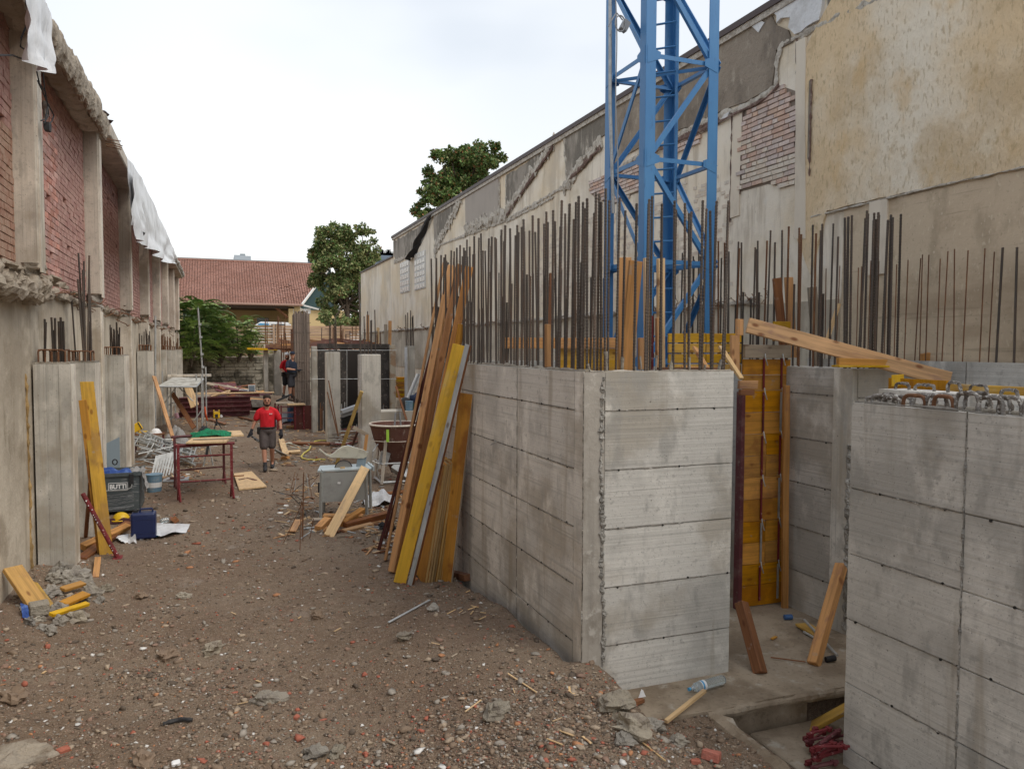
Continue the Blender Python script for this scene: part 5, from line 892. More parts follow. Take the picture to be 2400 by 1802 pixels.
tag(mk('scaffold_pole',B().tube([PY(364,1000,25.5),PY(364,850,25.5),PY(364,740,25.5)],.028,8),Galv),'upright galvanised pole in front of the fourth left column','pole')
tag(mk('red_strap',B().tube([PY(480,953,29),PY(482,970,29),PY(486,985,29.2)],.03,5),mat('orange_strap',(.7,.12,.04))),'orange strap hanging on the right pole of the scaffold','strap')
for (a,b_,c,d,lb) in ((455,1003,404,922,'brown board leaning against the inside of the scaffold'),(452,955,436,905,'light board leaning under the scaffold platform, farther in'),(462,950,444,905,'second light board under the scaffold platform, beside the other')):
    plank('leaning_board',PY(a,b_,28.5 if a==455 else 33),PY(c,d,30 if a==455 else 33.5),.16,.04,(0,-1,0),Wdark if a==455 else Wpale,None,lb,'board')
tag(rough('pink_bag',[PY(413,968,31),PY(416,980,31)],.07,mat('pink_plastic',(.7,.42,.5)),None,step=.05,amp=.4),'small pink plastic bag hanging under the scaffold','plastic bag')
# laser on stand
g=G(508,1004); lz=thing('laser_level','yellow rotating laser level on a short black stand mid alley','laser level',tuple(g)); s_=.011*28/18
mk('housing',B().box((g.x,g.y,.47),(.22,.2,.22)),YelP,lz,bevel=.03); mk('cage',B().rbox(g.x-.1,g.x+.1,g.y-.1,g.y+.1,.58,.60).rbox(g.x-.1,g.x-.07,g.y-.1,g.y+.1,.6,.66).rbox(g.x+.07,g.x+.1,g.y-.1,g.y+.1,.6,.66),YelP,lz); mk('face',B().rbox(g.x-.05,g.x+.05,g.y-.115,g.y-.10,.4,.52),Black,lz)
mk('post',B().tube([(g.x,g.y,.1),(g.x,g.y,.36)],.03,6),Black,lz)
for a in (0,2.1,4.2): mk('leg',B().tube([(g.x,g.y,.28),(g.x+.16*math.cos(a),g.y+.16*math.sin(a),0)],.018,5),Black,lz)
# stack of maroon steel beams
def ibeam(p,q,h,w,m,label,cat='steel beam',group=None):
    M=frame(p,q,(0,-1,.01)); l=(Vector(q)-Vector(p)).length; t=.02; b=B()
    b.rbox(-h/2,-h/2+t,-w/2,w/2,0,l).rbox(h/2-t,h/2,-w/2,w/2,0,l).rbox(-h/2+t,h/2-t,-t/2,t/2,0,l); b.v=[tuple(M@Vector(v)) for v in b.v]
    return mk('steel_beam',b,m,None,label,cat,group)
for r in range(4):
    for k in range(2):
        Yb=34+k*.3+R(-.05,.05); a=PY(418,968,Yb); c=PY(590-R(0,5)-(0 if r else 4),968,Yb); z=.12+.20*r
        ibeam((a.x+R(0,.1),Yb,z),(c.x,Yb,z+(.01)),.19,.24,Maroon,'maroon steel wall beam, one of a stack lying across the far alley',group='maroon steel beams stacked across the far alley')
ibeam((PY(540,920,35.2).x,35.3,.95),(PY(610,930,35.2).x,35.6,.8),.2,.2,Maroon,'maroon beam sticking out right above the maroon stack')
tag(mk('far_board',B().box((PY(430,900,34.2).x+2.0,34.5,.80+.15),(3.1,.5,.03)),Wpale),'pale board edge lying on top of the maroon stack','board')
cols2=[Maroon,Maroon,Wdark,Wpine,Wpale,Maroon,Wgrey]
for k in range(95):
    px=R(482,600); Yd=R(36.5,42); p=PY(px,920,Yd); z=.2+R(0,1)*(.9-.6*abs(px-540)/60+.1); l=R(.5,1.8); an=R(-.9,.9)
    d=Vector((math.cos(an)*l,math.sin(an)*l*.6,R(-.35,.35))); plank('scrap_timber',Vector((p.x,Yd,max(z,.1)))-d/2,Vector((p.x,Yd,max(z,.1)))+d/2,R(.08,.28),R(.03,.08),(R(-.4,.4),-.5,1),random.choice(cols2),None,'dark red or brown scrap timber in the far heap behind the maroon beams','timber','scrap timber heaped behind the maroon beams',bevel=0)
heap('debris_mound',(PY(545,930,39.5).x,39.5,-.1),2.6,2.8,.8,Soil,'low mound of dirt under the far scrap timber heap','mound',seed=30)
for (x0_,y0_,x1_,y1_,Yd,lb) in ((582,902,598,918,38,'pale window frame leaning on the far scrap heap, left of the far columns'),(561,912,582,927,36.5,'dark glazed panel lying on the far scrap heap')):
    a,c=PY(x0_,y1_,Yd),PY(x1_,y0_,Yd); w=thing('window_frame',lb,'window frame',tuple(a)); mk('frame',B().box((a+c)/2,(c.x-a.x,.05,c.z-a.z),Matrix.Rotation(-.25,3,'X')),PaintW,w); mk('pane',B().box((a+c)/2+Vector((0,-.05,0)),((c.x-a.x)*.8,.03,(c.z-a.z)*.8),Matrix.Rotation(-.25,3,'X')),GlassG,w)
tag(mk('concrete_lump',B().box(PY(610,944,37),(.8,.6,.3),j=.05),C_rub),'grey slab lump lying right of the far scrap heap','block'); tag(rod('white_pipe_bit',G(516,967,.05),G(519,976,.05),.05,WhiteP),'short white pipe piece lying before the maroon beams','pipe')
for (a,b_,c,d,m,lb) in ((598,988,660,950,Wdark,'thin dark board tilted up behind the walking worker'),(560,980,600,990,Wdark,'dark scrap strip on the ground left of the walking worker'),(492,985,528,997,Wdark,'red-brown batten on the ground right of the laser level'),(545,965,600,968,Wgrey,'thin grey lath on the ground before the maroon beams')):
    plank('ground_board',GG(a,b_)+Vector((0,0,.05)),GG(c,d)+Vector((0,0,.06)),.12,.04,(0,-.3,1),m,None,lb,'board')
# ------------------------------------------------------------------ right side of the alley
def boxpx(name,px0,px1,Y,dep,z0,z1,m,label=None,cat=None,parent=None,bevel=.015,xm=None,**k):
    a=PY(px0,900,Y).x; c=PY(px1,900,Y).x; return mk(name,B().rbox(a,c,Y,Y+dep,z0,z1),m,parent,label,cat,bevel=bevel,**k)
def topbars(parent,x0,x1,y0,y1,z,h,n,m=Rebar,r=.013):
    for i in range(n): rebar(parent,R(x0,x1),R(y0,y1),z-.03,z+h*R(.8,1.1),r=r,m=m,lean=(R(-.02,.02),R(-.02,.02)))
c=boxpx('concrete_column',767,798,24,.45,-.2,2.76,C_newv,'grey concrete column left of the yellow leaning prop, on the right of the alley','column'); x0,x1=PY(767,900,24).x,PY(798,900,24).x; mk('corner_face',B().rbox(x0-.012,x0,24.02,24.43,-.2,2.74),C_light,c); topbars(c,x0+.05,x1-.05,24.06,24.4,2.76,1.0,6,Rebar)
for dx in (.12,.16): mk('rod_leaning',B().tube([(x1-.25-dx,23.9,1.55 if dx>.13 else 1.9),(x1-.06,23.86,.0)],.018,6),Rust,c)
c=boxpx('concrete_column',847,893,18.5,.45,-.2,2.75,C_newv,'grey concrete column right of the yellow leaning prop, behind the table saw','column'); x0,x1=PY(847,900,18.5).x,PY(893,900,18.5).x; mk('side_face',B().rbox(x0-.012,x0,18.52,18.93,-.2,2.74),C_side,c); mk('board_face',B().rbox(x0+.01,x0+.10,18.488,18.5,-.2,2.73),C_newv,c); topbars(c,x0+.05,x1-.05,18.56,18.9,2.75,1.0,5); topbars(c,x0+.02,x0+.03,18.56,18.9,2.75,1.6,1,r=.02)
c=boxpx('concrete_column',955,973,27,.4,-.2,2.95,C_newv,'slim far concrete column with rods on top near the right boundary wall','column'); x0,x1=PY(955,900,27).x,PY(973,900,27).x; mk('side_face',B().rbox(x0-.012,x0,27,27.4,-.2,2.9),White,c); topbars(c,x0,x1,27.05,27.3,2.95,1.2,6,r=.018)
for (a,b_,Y,zt,lb) in ((619,629,42,3.0,'pale steel-edged post left of the far grey columns'),(630,643,43,2.5,None),(643,659,42,2.9,'far grey column left of the two men'),(660,686,41,3.0,'wider far grey column directly behind the two men')):
    if lb: cc=boxpx('far_column',a,b_,Y,.5,-.2,zt,C_newv,lb,'column'); topbars(cc,PY(a,900,Y).x,PY(b_,900,Y).x,Y+.1,Y+.4,zt,1.5,4,m=Rust,r=.015)
    else: boxpx('far_wall',a,b_,Y,.3,-.2,zt,Stone,'dark old wall strip between the far posts','wall')
plank('yellow_board',PY(579,817,41.8),PY(650,819,41.8),.10,.5,(0,-1,0),Wyel,None,'long yellow board lying level on top of the far columns','board')
# rebar cage column of dense rods
CageM=mat('brown_grey_rods',(.17,.135,.11),[('noise',2,(6,6,1),.45,.65,(.26,.20,.16),.8),('noise',5,(9,9,.5),.55,.7,(.08,.06,.05),.7)],rough=.8,rand=.3)
cg=thing('rebar_cage','tall dense cage of brown vertical rods beside the two men','rebar',(3.0,28,0)); Yc=29.7
for i in range(18): px=693+i*1.95; a=PY(px,1000,Yc).x; rebar(cg,a,Yc+R(-.03,.03),0,PY(px,728+R(0,9),Yc).z,r=.028,m=CageM)
for i in range(16): rebar(cg,PY(693,1000,Yc).x+.02+.01*i,Yc+.2+i*.16,0,4.1+R(-.1,.1),r=.024,m=CageM)
x0,x1=PY(692,900,Yc).x,PY(729,900,Yc).x; zz=.2
while zz<3.9: mk('stirrup',B().tube([(x0,Yc+2.6,zz),(x0,Yc-.05,zz),(x1,Yc-.05,zz),(x1,Yc+2.6,zz)],.010,4),CageM,cg); zz+=.36
mk('dark_backing',B().rbox(x0+.06,x1-.02,Yc+.12,Yc+2.4,0,3.6),Wdark,cg)
boxpx('wooden_post',731,744,27.0,.25,-.1,2.93,C_newv,'pale narrow post right of the dense rebar cage','post')
bf=thing('black_formwork','black formply panels forming a dark box behind the grey columns','formwork',(4.6,27.4,0))
for (a,b_,Y,d,z1) in ((745,762,27.3,.05,2.9),(798,815,27.3,.05,2.9),(842,914,27.3,.05,2.95)): boxpx('panel',a,b_,Y,d,0,z1,BlackF,parent=bf,bevel=.004)
boxpx('recess_shade',762,843,28.6,.05,0,2.8,DarkI,parent=bf,bevel=0); boxpx('top_board',745,914,27.25,.1,2.85,3.02,BlackF,parent=bf,bevel=.004); boxpx('side_board',800,802,27.4,1.2,0,2.8,BlackF,parent=bf)  # first sheet: dark colour painted in for the shade inside the box
boxpx('wooden_upright',915,928,27.0,.2,0,2.98,mat('dirty_timber',(.42,.37,.29),[('noise',3,H_,.5,.65,(.28,.15,.07),.7)]),parent=bf)
for y in (821,888): mk('tie_rod',B().tube([PY(730,y,26.9),PY(929,y,26.9)],.009,6),Galv,bf)
mk('tie_rod',B().tube([PY(813,820,26.9),PY(813,990,26.9)],.011,6),Galv,bf)
for k in range(20): px=random.choice([R(748,762),R(800,812),R(820,846),R(895,912)]); mk('starter_bar',B().tube([PY(px,1005,26.6),PY(px+R(-2,2),R(935,965),26.6)],.016,5),random.choice([Galv,Rust]),bf)
# board pile above and rods behind
for k in range(60):
    px=R(728,870) if k<48 else R(655,695); Yd=R(33,38); p=PY(px,807+R(-8,8)+(4 if px<700 else 0),Yd); l=R(.5,1.6); an=R(-.7,.7); d=Vector((math.cos(an)*l,0,R(-.25,.25)*l)); plank('scrap_timber',p-d/2,p+d/2,R(.08,.2),.06,(0,-1,.3),random.choice([Hop,Wdark,Wpine,Maroon,Rust]),None,'reddish scrap timber heaped behind the black formwork','timber','scrap timber on the far raised ground',bevel=0)
for k in range(40): px=R(650,925); h=R(760,800); Yd=R(32,40); mk_=rod('far_rod',PY(px,850,Yd),PY(px+R(-2,2),h,Yd),.022,random.choice([Rust,Rust,Rebar]),None,5); tag(mk_,'thin rusty rod rising before the plank fence','rebar','rusty rods before the plank fence')
tag(rough('white_pipe',[PY(664,808,36),PY(664,814,36),PY(687,814,36),PY(688,807,36),PY(688,818,36),PY(685,835,36)],.04,WhiteP,None,step=.2,amp=.1),'white bent pipe on top of the far column above the two men','pipe')
for (a,b_,c,d,m,lb,Yd) in ((862,820,862,738,Wpine,'orange post standing at the far end of the right boundary wall',36),(885,830,886,768,Wpale,'pale post standing in front of the far right boundary wall',34),(913,830,914,752,Wpine,'upright orange post right of the black formwork',30),(904,830,904,760,Wgrey,'grey post just left of the upright orange post',30)): plank('far_post',PY(a,b_,Yd),PY(c,d,Yd),.12,.08,(0,-1,0),m,None,lb,'post')
# yellow stack and goods near right wall
for k in range(9): plank('yellow_shutter',PY(928,886+k*5.4,29),PY(948,886+k*5.4,29),.075,.5,(0,-1,0),random.choice([Wyel,Wyel,Wgold]),None,'yellow shutter panel in the stack right of the black formwork','board','yellow panels stacked by the right wall',bevel=.004)
for k,(a,c) in enumerate(((952,978),(957,982),(962,988))): plank('white_profile',PY(a,938,22-.2*k),PY(c,876,22-.2*k),.05,.05,(0,-1,0),(WhiteP,Cable,Galv)[k],None,('white','dark grey','light grey')[k]+' long profile leaning behind the orange planks','profile')
for k,(px,py,r,m,lb) in enumerate(((950,945,.16,Black,'black bag behind the hopper'),(976,935,.17,mat('navy_bag',(.02,.03,.06)),'navy bag behind the leaning planks'),(968,952,.13,mat('dark_green_bag',(.02,.06,.04)),'dark green bag behind the leaning planks'))):
    p=PY(px,py,20); tag(mk('bag',B().ball(p,r,jit=.35),m,smooth=True),lb,'bag')
p=PY(959,962,19.8); tag(mk('white_bucket',lathe(B(),p,Vector((0,0,1)),[(0,.09),(.25,.11)],14),TealB),'grey-blue bucket among the bags behind the hopper','bucket')
tag(mk('base_block',B().rbox(p.x-.9,p.x+1.4,19.6,20.4,0,p.z),BeigeB),'low pale concrete plinth carrying the bags behind the hopper','plinth')
for k in range(7): px=930+k*3; rod_=rod('thin_rod',PY(px,990,19.4),PY(px+1,938,19.4),.008,Rebar); tag(rod_,'thin dark rod standing behind the hopper','rebar','thin rods behind the hopper')
plank('dark_lath',PY(953,985,19),PY(928,905,19.4),.05,.03,(0,-1,0),Wdark,None,'dark red lath leaning left of the bags behind the hopper','lath')
# concrete hopper
hc=Vector((3.62,16.6,0)); hp=thing('concrete_hopper','rust-red cone-shaped concrete hopper with lime tape, behind the leaning planks','hopper',tuple(hc))
b=B(); n=28; prof=[(.20,.10),(.28,.12),(.90,.46),(1.20,.54),(1.23,.56),(1.27,.56),(1.27,.52),(1.1,.47),(.9,.40),(.3,.08)]; mk('hopper_shell',lathe(B(),hc,Vector((0,0,1)),[(t,r) for t,r in prof],32),Hop,hp,smooth=False)
mk('rim',B().tube([(hc.x+.555*math.cos(t),hc.y+.555*math.sin(t),1.26) for t in np.linspace(0,6.2832,33)],.022,6).tube([(hc.x+.545*math.cos(t),hc.y+.545*math.sin(t),.93) for t in np.linspace(0,6.2832,33)],.008,5),C_light,hp)
mk('lime_tape',B().box((hc.x-.27,hc.y-.475,1.06),(.055,.02,.26),Matrix.Rotation(-.5,3,'Z')),Lime,hp)
for dx,dy in ((-.38,-.38),(.38,-.38),(-.38,.38),(.38,.38)): mk('leg',B().tube([(hc.x+dx*.75,hc.y+dy*.95,.95),(hc.x+dx,hc.y+dy,.02)],.035,4),C_light,hp)
for a,c in (((-.38,-.38),(.38,-.38)),((-.38,-.38),(-.38,.38)),((.38,-.38),(.38,.38))): mk('base_frame',B().tube([(hc.x+a[0],hc.y+a[1],.05),(hc.x+c[0],hc.y+c[1],.05)],.03,4).tube([(hc.x+a[0],hc.y+a[1],.45),(hc.x+c[0],hc.y+c[1],.45)],.02,4),Galv,hp)
mk('discharge_lever',B().tube([(hc.x-.42,hc.y-.2,.86),(hc.x-.55,hc.y-.3,.72),(hc.x-.57,hc.y-.3,.52),(hc.x-.42,hc.y-.32,.45),(hc.x-.46,hc.y-.3,.3),(hc.x-.4,hc.y-.3,.1)],.014,6),Galv,hp)
mk('chute',B().tube([hc+Vector((-.05,-.1,.35)),hc+Vector((.25,-.35,.12))],[.14,.12],4),Galv,hp); mk('lifting_bow',B().tube([(hc.x-.02,hc.y,1.2),(hc.x-.0,hc.y,1.5),(hc.x+.10,hc.y,1.5),(hc.x+.12,hc.y,1.2)],.02,6),Cable,hp)
mk('hopper_valve',B().box((hc.x-.30,hc.y-.25,.55),(.2,.05,.3),Matrix.Rotation(.3,3,'Y')),Galv,hp)
# table saw
sw=thing('table_saw','grey construction table saw with cream blade guard standing right of the alley','table saw',(2.1,13.6,0)); q0=Vector((1.62,13.42,0)); ux=Vector((.83,-.05,0)); uy=Vector((.10,.50,0))
def sq(u,v,z): return q0+ux*u+uy*v+Vector((0,0,z))
b=B(); b.add([sq(-.05,-.02,.80),sq(1.05,-.02,.80),sq(1.05,1.05,.80),sq(-.05,1.05,.80),sq(-.05,-.02,.835),sq(1.05,-.02,.835),sq(1.05,1.05,.835),sq(-.05,1.05,.835)],[(3,2,1,0),(4,5,6,7),(0,1,5,4),(1,2,6,5),(2,3,7,6),(3,0,4,7)]); mk('table_top',b,SawT,sw,bevel=.004)
mk('front_panel',B().prism([sq(.02,.0,.28),sq(.93,.0,.28),sq(.98,.0,.79),sq(.04,.0,.79)],(0,.012,0)),Saw,sw); mk('side_panel',B().prism([sq(0,.03,.3),sq(0,.9,.3),sq(0,.9,.79),sq(0,.03,.79)],(.012,0,0)),Saw,sw)
for u,v in ((.03,0),(.93,0),(.05,1),(1.0,1)): mk('leg',B().tube([sq(u,v,.8),sq(u+(.02 if u>.5 else -.03),v*1.02,0)],.028,4),Saw,sw)
mk('sticker',B().box(sq(.38,-.01,.60),(.05,.004,.035),Matrix.Rotation(.15,3,'Y')),WhiteP,sw); mk('motor',B().tube([sq(-.06,.4,.5),sq(.0,.4,.5)],.09,12),Black,sw); mk('slot',B().box(sq(.03,-.02,.835),(.006,.2,.008)),Black,sw)
bl=sq(.46,.45,.80); mk('saw_blade',B().tube([bl+Vector((0,-.003,0)),bl+Vector((.0,.003,0))],.145,36),mat('steel_disc',(.32,.30,.27),rough=.4,metal=.7),sw); mk('blade_arch',B().tube([bl+Vector((.152*math.cos(t),0,.152*math.sin(t))) for t in np.linspace(.1,3.04,20)],.008,5),Black,sw)
gz_=.80; pr_=[(-.42,.36),(-.30,.25),(-.22,.215),(.35,.17),(.40,.20),(.44,.27),(.36,.32),(.22,.37),(.08,.41),(-.02,.40),(-.10,.35),(-.17,.29),(-.23,.26),(-.30,.29),(-.40,.38)]
mk('blade_guard',B().prism([bl+Vector((x,-.03,z)) for x,z in pr_],(0,.06,0)),Cream2,sw,bevel=.006); mk('guard_brace',B().tube([bl+Vector((.06,0,.42)),bl+Vector((.43,0,.27))],.016,5).tube([bl+Vector((.40,0,.26)),bl+Vector((.36,0,.0))],.018,5),BG,sw); mk('riving_plate',B().prism([bl+Vector((.22,-.01,.02)),bl+Vector((.36,-.01,.02)),bl+Vector((.40,-.01,.2)),bl+Vector((.24,-.01,.16))],(0,.02,0)),BG,sw)
mk('wood_chip_piece',B().box(sq(.45,.12,.85),(.08,.03,.03)),Wpale,sw)
mk('fence_rail',B().rbox(sq(1.07,0,0).x,sq(1.11,0,0).x,13.35,13.9,.78,.86),SawT,sw)
plank('pale_plank',G(770,1257,.02),PY(856,1096,13.33),.155,.03,(-.1,-1,.35),Wpale,None,'fresh pale plank leaning on the front of the table saw','plank')
for (a,b_,z0,c,d,z1,w,t,m,lb) in ((758,1212,.06,850,1213,.06,.11,.10,Wpine,'long square timber lying under the table saw'),(803,1228,.06,850,1196,.14,.10,.10,Wpine,'square timber block resting slanted right of the pale plank'),(808,1232,.04,908,1205,.06,.09,.10,Wdark,'dark red timber lying right of the saw legs'),(805,1245,.03,872,1228,.03,.09,.05,wood('beige_pine',(.5,.3,.15)),'flat beige board lowest right of the pale plank'),
    (745,1240,.05,768,1218,.12,.12,.10,Wpine,'square timber end left of the pale plank foot'),(761,1245,.03,768,1238,.08,.08,.06,Wpine,'little wood cube left of the pale plank foot'),(855,1236,.02,870,1238,.02,.05,.02,Wpale,'tiny pale chip right of the flat beige board'),(684,1245,.02,700,1218,.03,.12,.02,Wpine,'small orange board lying left of the table saw'),(660,1170,.02,780,1195,.02,.10,.05,Wdark,None),
    (732,1218,.05,756,1218,.05,.09,.04,Wgrey,'small grey board at the left leg of the table saw'),(870,1162,.02,960,1150,.04,.10,.04,Wdark,'brown board behind the table saw by the hopper')):
    if lb: plank('timber',G(a,b_,z0),G(c,d,z1),w,t,(0,-.25,1),m,None,lb,'timber')
heap('white_rag',G(893,1178),.28,.22,.18,Tarp,'crumpled white plastic bag right behind the table saw','plastic bag',seed=40) if 0 else None
p=G(890,1180); heap('white_rag',(p.x,p.y,0),.30,.25,.20,Tarp,'crumpled white plastic sack right of the table saw','sack',seed=40)
for k in range(9): p=G(905+R(-12,15),1230+R(-8,8),.04); tag(mk('black_foil',B().ball(p,R(.03,.07),sc=(1,.6,.6),jit=.6),Black),'scrap of crumpled black foil behind the dark leaning beam','foil','black foil scraps by the dark leaning beam')
# thin rebar sprouting / bundle left of the saw
for (a,b_,c,d) in ((710,1268,712,1106),(703,1290,706,1170),(708,1262,711,1110),(663,1275,715,1165),(680,1155,692,1105),(686,1150,698,1110),(725,1165,718,1110),(732,1170,722,1110),(726,1262,735,1215),(720,1150,745,1115),(688,1160,694,1120)):
    p=GG(a,b_); q=PY(c,d,p.y+.05); tag(rod('thin_rod',p,q,.006,Galv if R(0,1)<.5 else Rust,None,5),'thin grey or rusty rod sticking up from the dirt left of the table saw','rebar','thin rods left of the table saw')
for pts in (((685,1155),(700,1140),(725,1125),(748,1112)),((685,1155),(705,1170),(712,1190),(720,1215)),((640,1150),(680,1160),(705,1185))): tag(mk('bent_wire',B().tube([G(a,b_,.05+.25*(i%2)) for i,(a,b_) in enumerate(pts)],.007,5),Black),'dark bent wire looping left of the table saw','wire','bent wires left of the table saw')
plank('grey_bar',G(705,1262,.02),G(741,1238,.03),.02,.02,(0,-.2,1),Galv,None,'grey square bar lying left of the table saw','bar')
# yellow prop, and heap around the second column
plank('yellow_prop',G(786,1095,.0),PY(848,917,18.3),.085,.05,(-.2,-1,0),wood('ochre_timber',(.55,.36,.09)),None,'yellow timber leaning against the grey column behind the table saw','timber')
plank('bracing',PY(828,1001,17.9),PY(862,1020,17.9),.09,.04,(0,-1,0),Wgrey,None,'grey bracket board nailed across the column behind the saw','board'); plank('bracing',G(851,1090,.2),PY(860,1018,17.9),.07,.04,(0,-1,0),Wpine,None,'brown strut standing against the column behind the saw','board')
plank('rust_strut',G(818,1063,.1),PY(838,1012,18.6),.05,.04,(0,-1,0),Hop,None,'rusty strut leaning between the yellow timber and the column','strut')
for k in range(46):
    p=G(R(800,845),R(1010,1070)); p.z=R(.03,.35); l=R(.4,1.2); an=R(-1.1,-.3); d=Vector((math.cos(an)*l,-math.sin(an)*l*.5,R(-.1,.1))); o=rod('scrap_rod',p-d/2,p+d/2,.012,random.choice([Galv,Rust,Rebar,RedP]),None,5); tag(o,'thin rod in the tangle between the two grey columns','rod','tangled rods between the grey columns')
for k in range(5): plank('grey_shutter',PY(800,965+k*9,22+.1*k),PY(845,949+k*9,22+.1*k),.10,.3,(0,-1,0),random.choice([BG,Cable,Black]),None,'dark grey panel in the pile between the two grey columns','panel','grey panels piled between the grey columns')
for (a,b_,c,d,w,m,lb) in ((672,1000,767,1000,.13,Wpine,'long orange board lying level before the rebar cage'),(660,1038,772,1040,.12,Wdark,'dark timber lying at the foot of the left grey column'),(770,1040,805,1042,.12,Hop,'rust-red timber at the right foot of the left grey column'),(675,1060,704,1058,.14,Wpale,'pale board lying behind the yellow hose'),(659,1030,670,1065,.16,Wpale,'pale board end standing right of the walking worker'),(662,1072,676,1072,.10,Wpine,'small wood block right of the walking worker'),(780,1062,812,1055,.12,Hop,'dark red scrap board behind the table saw guard'),(828,1056,846,1050,.12,Wpine,'orange scrap board at the foot of the second grey column')):
    plank('ground_timber',G(a,b_,.06),G(c,d,.08),w,.06,(0,-.3,1),m,None,lb,'timber')
for k in range(6): P=[G(662+t*9,1032+k*2.5+4*math.sin(t*.6+k)+t*.6,.05+.05*math.sin(t)) for t in range(8)]; tag(mk('white_strip',B().tube(P,.012,5),Cream2),'thin pale cable lying on the dirt right of the walking worker','cable','pale cables on the dirt')
P=[G(a,b_,.03) for a,b_ in ((728,1046),(724,1054),(712,1062),(706,1070),(709,1074),(722,1077),(740,1078),(752,1076),(762,1077))]; tag(mk('yellow_hose',B().tube(P,.022,8),Pvc),'yellow hose lying bent on the dirt before the left grey column','hose')
P=[G(a,b_,.03) for a,b_ in ((733,1040),(738,1034),(750,1032),(768,1032))]; tag(mk('pale_hose',B().tube(P,.018,7),Pvc),'pale hose end curving towards the left grey column','hose')
# trestle platform with two men
tp=thing('work_platform','low dark red steel trestle platform the two men stand on','platform',(2.6,29.3,0)); Yp=28.0; xa,xb=PY(650,930,Yp).x,PY(715,930,Yp).x
mk('deck_board',B().rbox(xa+.35,xb,Yp-.1,Yp+.45,.86,.90),Wpale,tp); mk('deck_board',B().rbox(xa,xb-.3,Yp+.5,Yp+1.3,.86,.90),Wgrey,tp)
for x in (xa,xa+.12,xb-.05,xb-.35): mk('leg',B().rbox(x-.025,x+.025,Yp-.05,Yp,0,.86).rbox(x-.025,x+.025,Yp+1.2,Yp+1.25,0,.86),RedP,tp)
for z in (.80,.60,.40,.2): mk('rail',B().rbox(xa,xb-.4,Yp-.06,Yp-.02,z,z+.035),Maroon,tp)
mk('dark_panel',B().rbox(xb-.4,xb+.35,Yp-.0,Yp+.05,0,.84),Wred,tp)
d_=G(682,985,.25); tag(mk('blue_drum',lathe(B(),Vector((PY(684,950,28.6).x,28.6,.25)),Vector((0,0,1)),[(0,.16),(.55,.16)],14),BlueS),'blue drum standing under the men\'s platform','drum')
tag(mk('white_box',B().rbox(PY(690,950,28.7).x,PY(695,950,28.7).x,28.7,29,.15,.85),WhiteP),'white narrow box under the men\'s platform','box')
plank('leaning_black_bar',PY(648,940,28.2),PY(684,924,28.5),.07,.05,(0,-1,0),Black,None,'black bar lying slanted across the left end of the men\'s platform','bar')
heap('grey_mound',(PY(690,990,31).x,31,0),.9,.5,.35,Cable,'low grey heap of sheet under the men\'s platform','heap',seed=50)
# ------------------------------------------------------------------ cloth and wires on the left wall
def sheet(top,bot,X,lb,n=16,wave=.035,seed=0):
    return tag(mk('plastic_sheet',B().ribbon([PX(a,c,X) for a,c in top],[PX(a,c,X) for a,c in bot],n,wave=wave,ax=(1,.4,0),seed=seed),Tarp,smooth=True),lb,'sheet')
sheet([(58,-30),(78,-30),(102,-12),(119,32)],[(70,143),(84,155),(104,170),(116,169),(120,130),(131,96)][:4],-1.50,'torn white plastic sheet hanging from the near end of the left wall top',12,.04,2)
sheet([(300,372),(322,400),(345,445),(372,505),(398,562),(414,604)],[(313,560),(338,575),(352,584),(370,603),(388,616),(413,618)],-1.52,'long white plastic sheets draped over the far part of the left wall top',34,.07,5)
sheet([(310,398),(325,425),(338,450)],[(318,528),(330,545),(345,560)],-1.46,'narrow white plastic strip hanging over the long draped sheets',8,.06,9)
for i,pts in enumerate((((72,0),(98,60),(105,90),(92,125),(70,142),(48,137),(30,130),(-10,130)),((60,0),(66,50),(50,90),(48,110),(66,122),(88,110),(102,80)),((86,168),(92,195),(106,215),(112,250),(106,280),(96,283)),((101,172),(104,205),(110,240),(126,270),(122,285),(112,292)),((88,190),(100,215),(112,245),(114,270),(103,290)))):
    tag(mk('loose_cable',B().tube([PX(a,c,-1.62 if i<2 else -1.80) for a,c in pts],.008,5),Black),('long loop of black cable over the torn white sheet','second black cable loop behind the torn white sheet','black cable hanging down below the torn white sheet','black cable bowing right below the torn white sheet','third black cable between the two hanging ones')[i],'cable')
p=PX(110,298,-1.8); bx=tag(mk('junction_box',B().box(p,(.06,.13,.09),j=.01),Black),'small black box at the end of the hanging cables on the left wall','junction box')
p=PX(107,255,-2.05); tag(mk('plaster_lump',B().ball(p,.09,jit=.4,sc=(.5,.8,1.2)),C_rub),'small grey lump stuck on the red brick beside the hanging cables','lump')
for k in range(4): p=PX(246+k,325+k*6,-1.75); tag(mk('rusty_bar',B().tube([p,p+Vector((.10,.1,.01)),p+Vector((.24,R(-.1,.3),R(-.06,.03)))],.009,5),Rust),'rusty bar end sticking out at the head of the second old pillar','rebar','rusty bar ends at the second old pillar head')
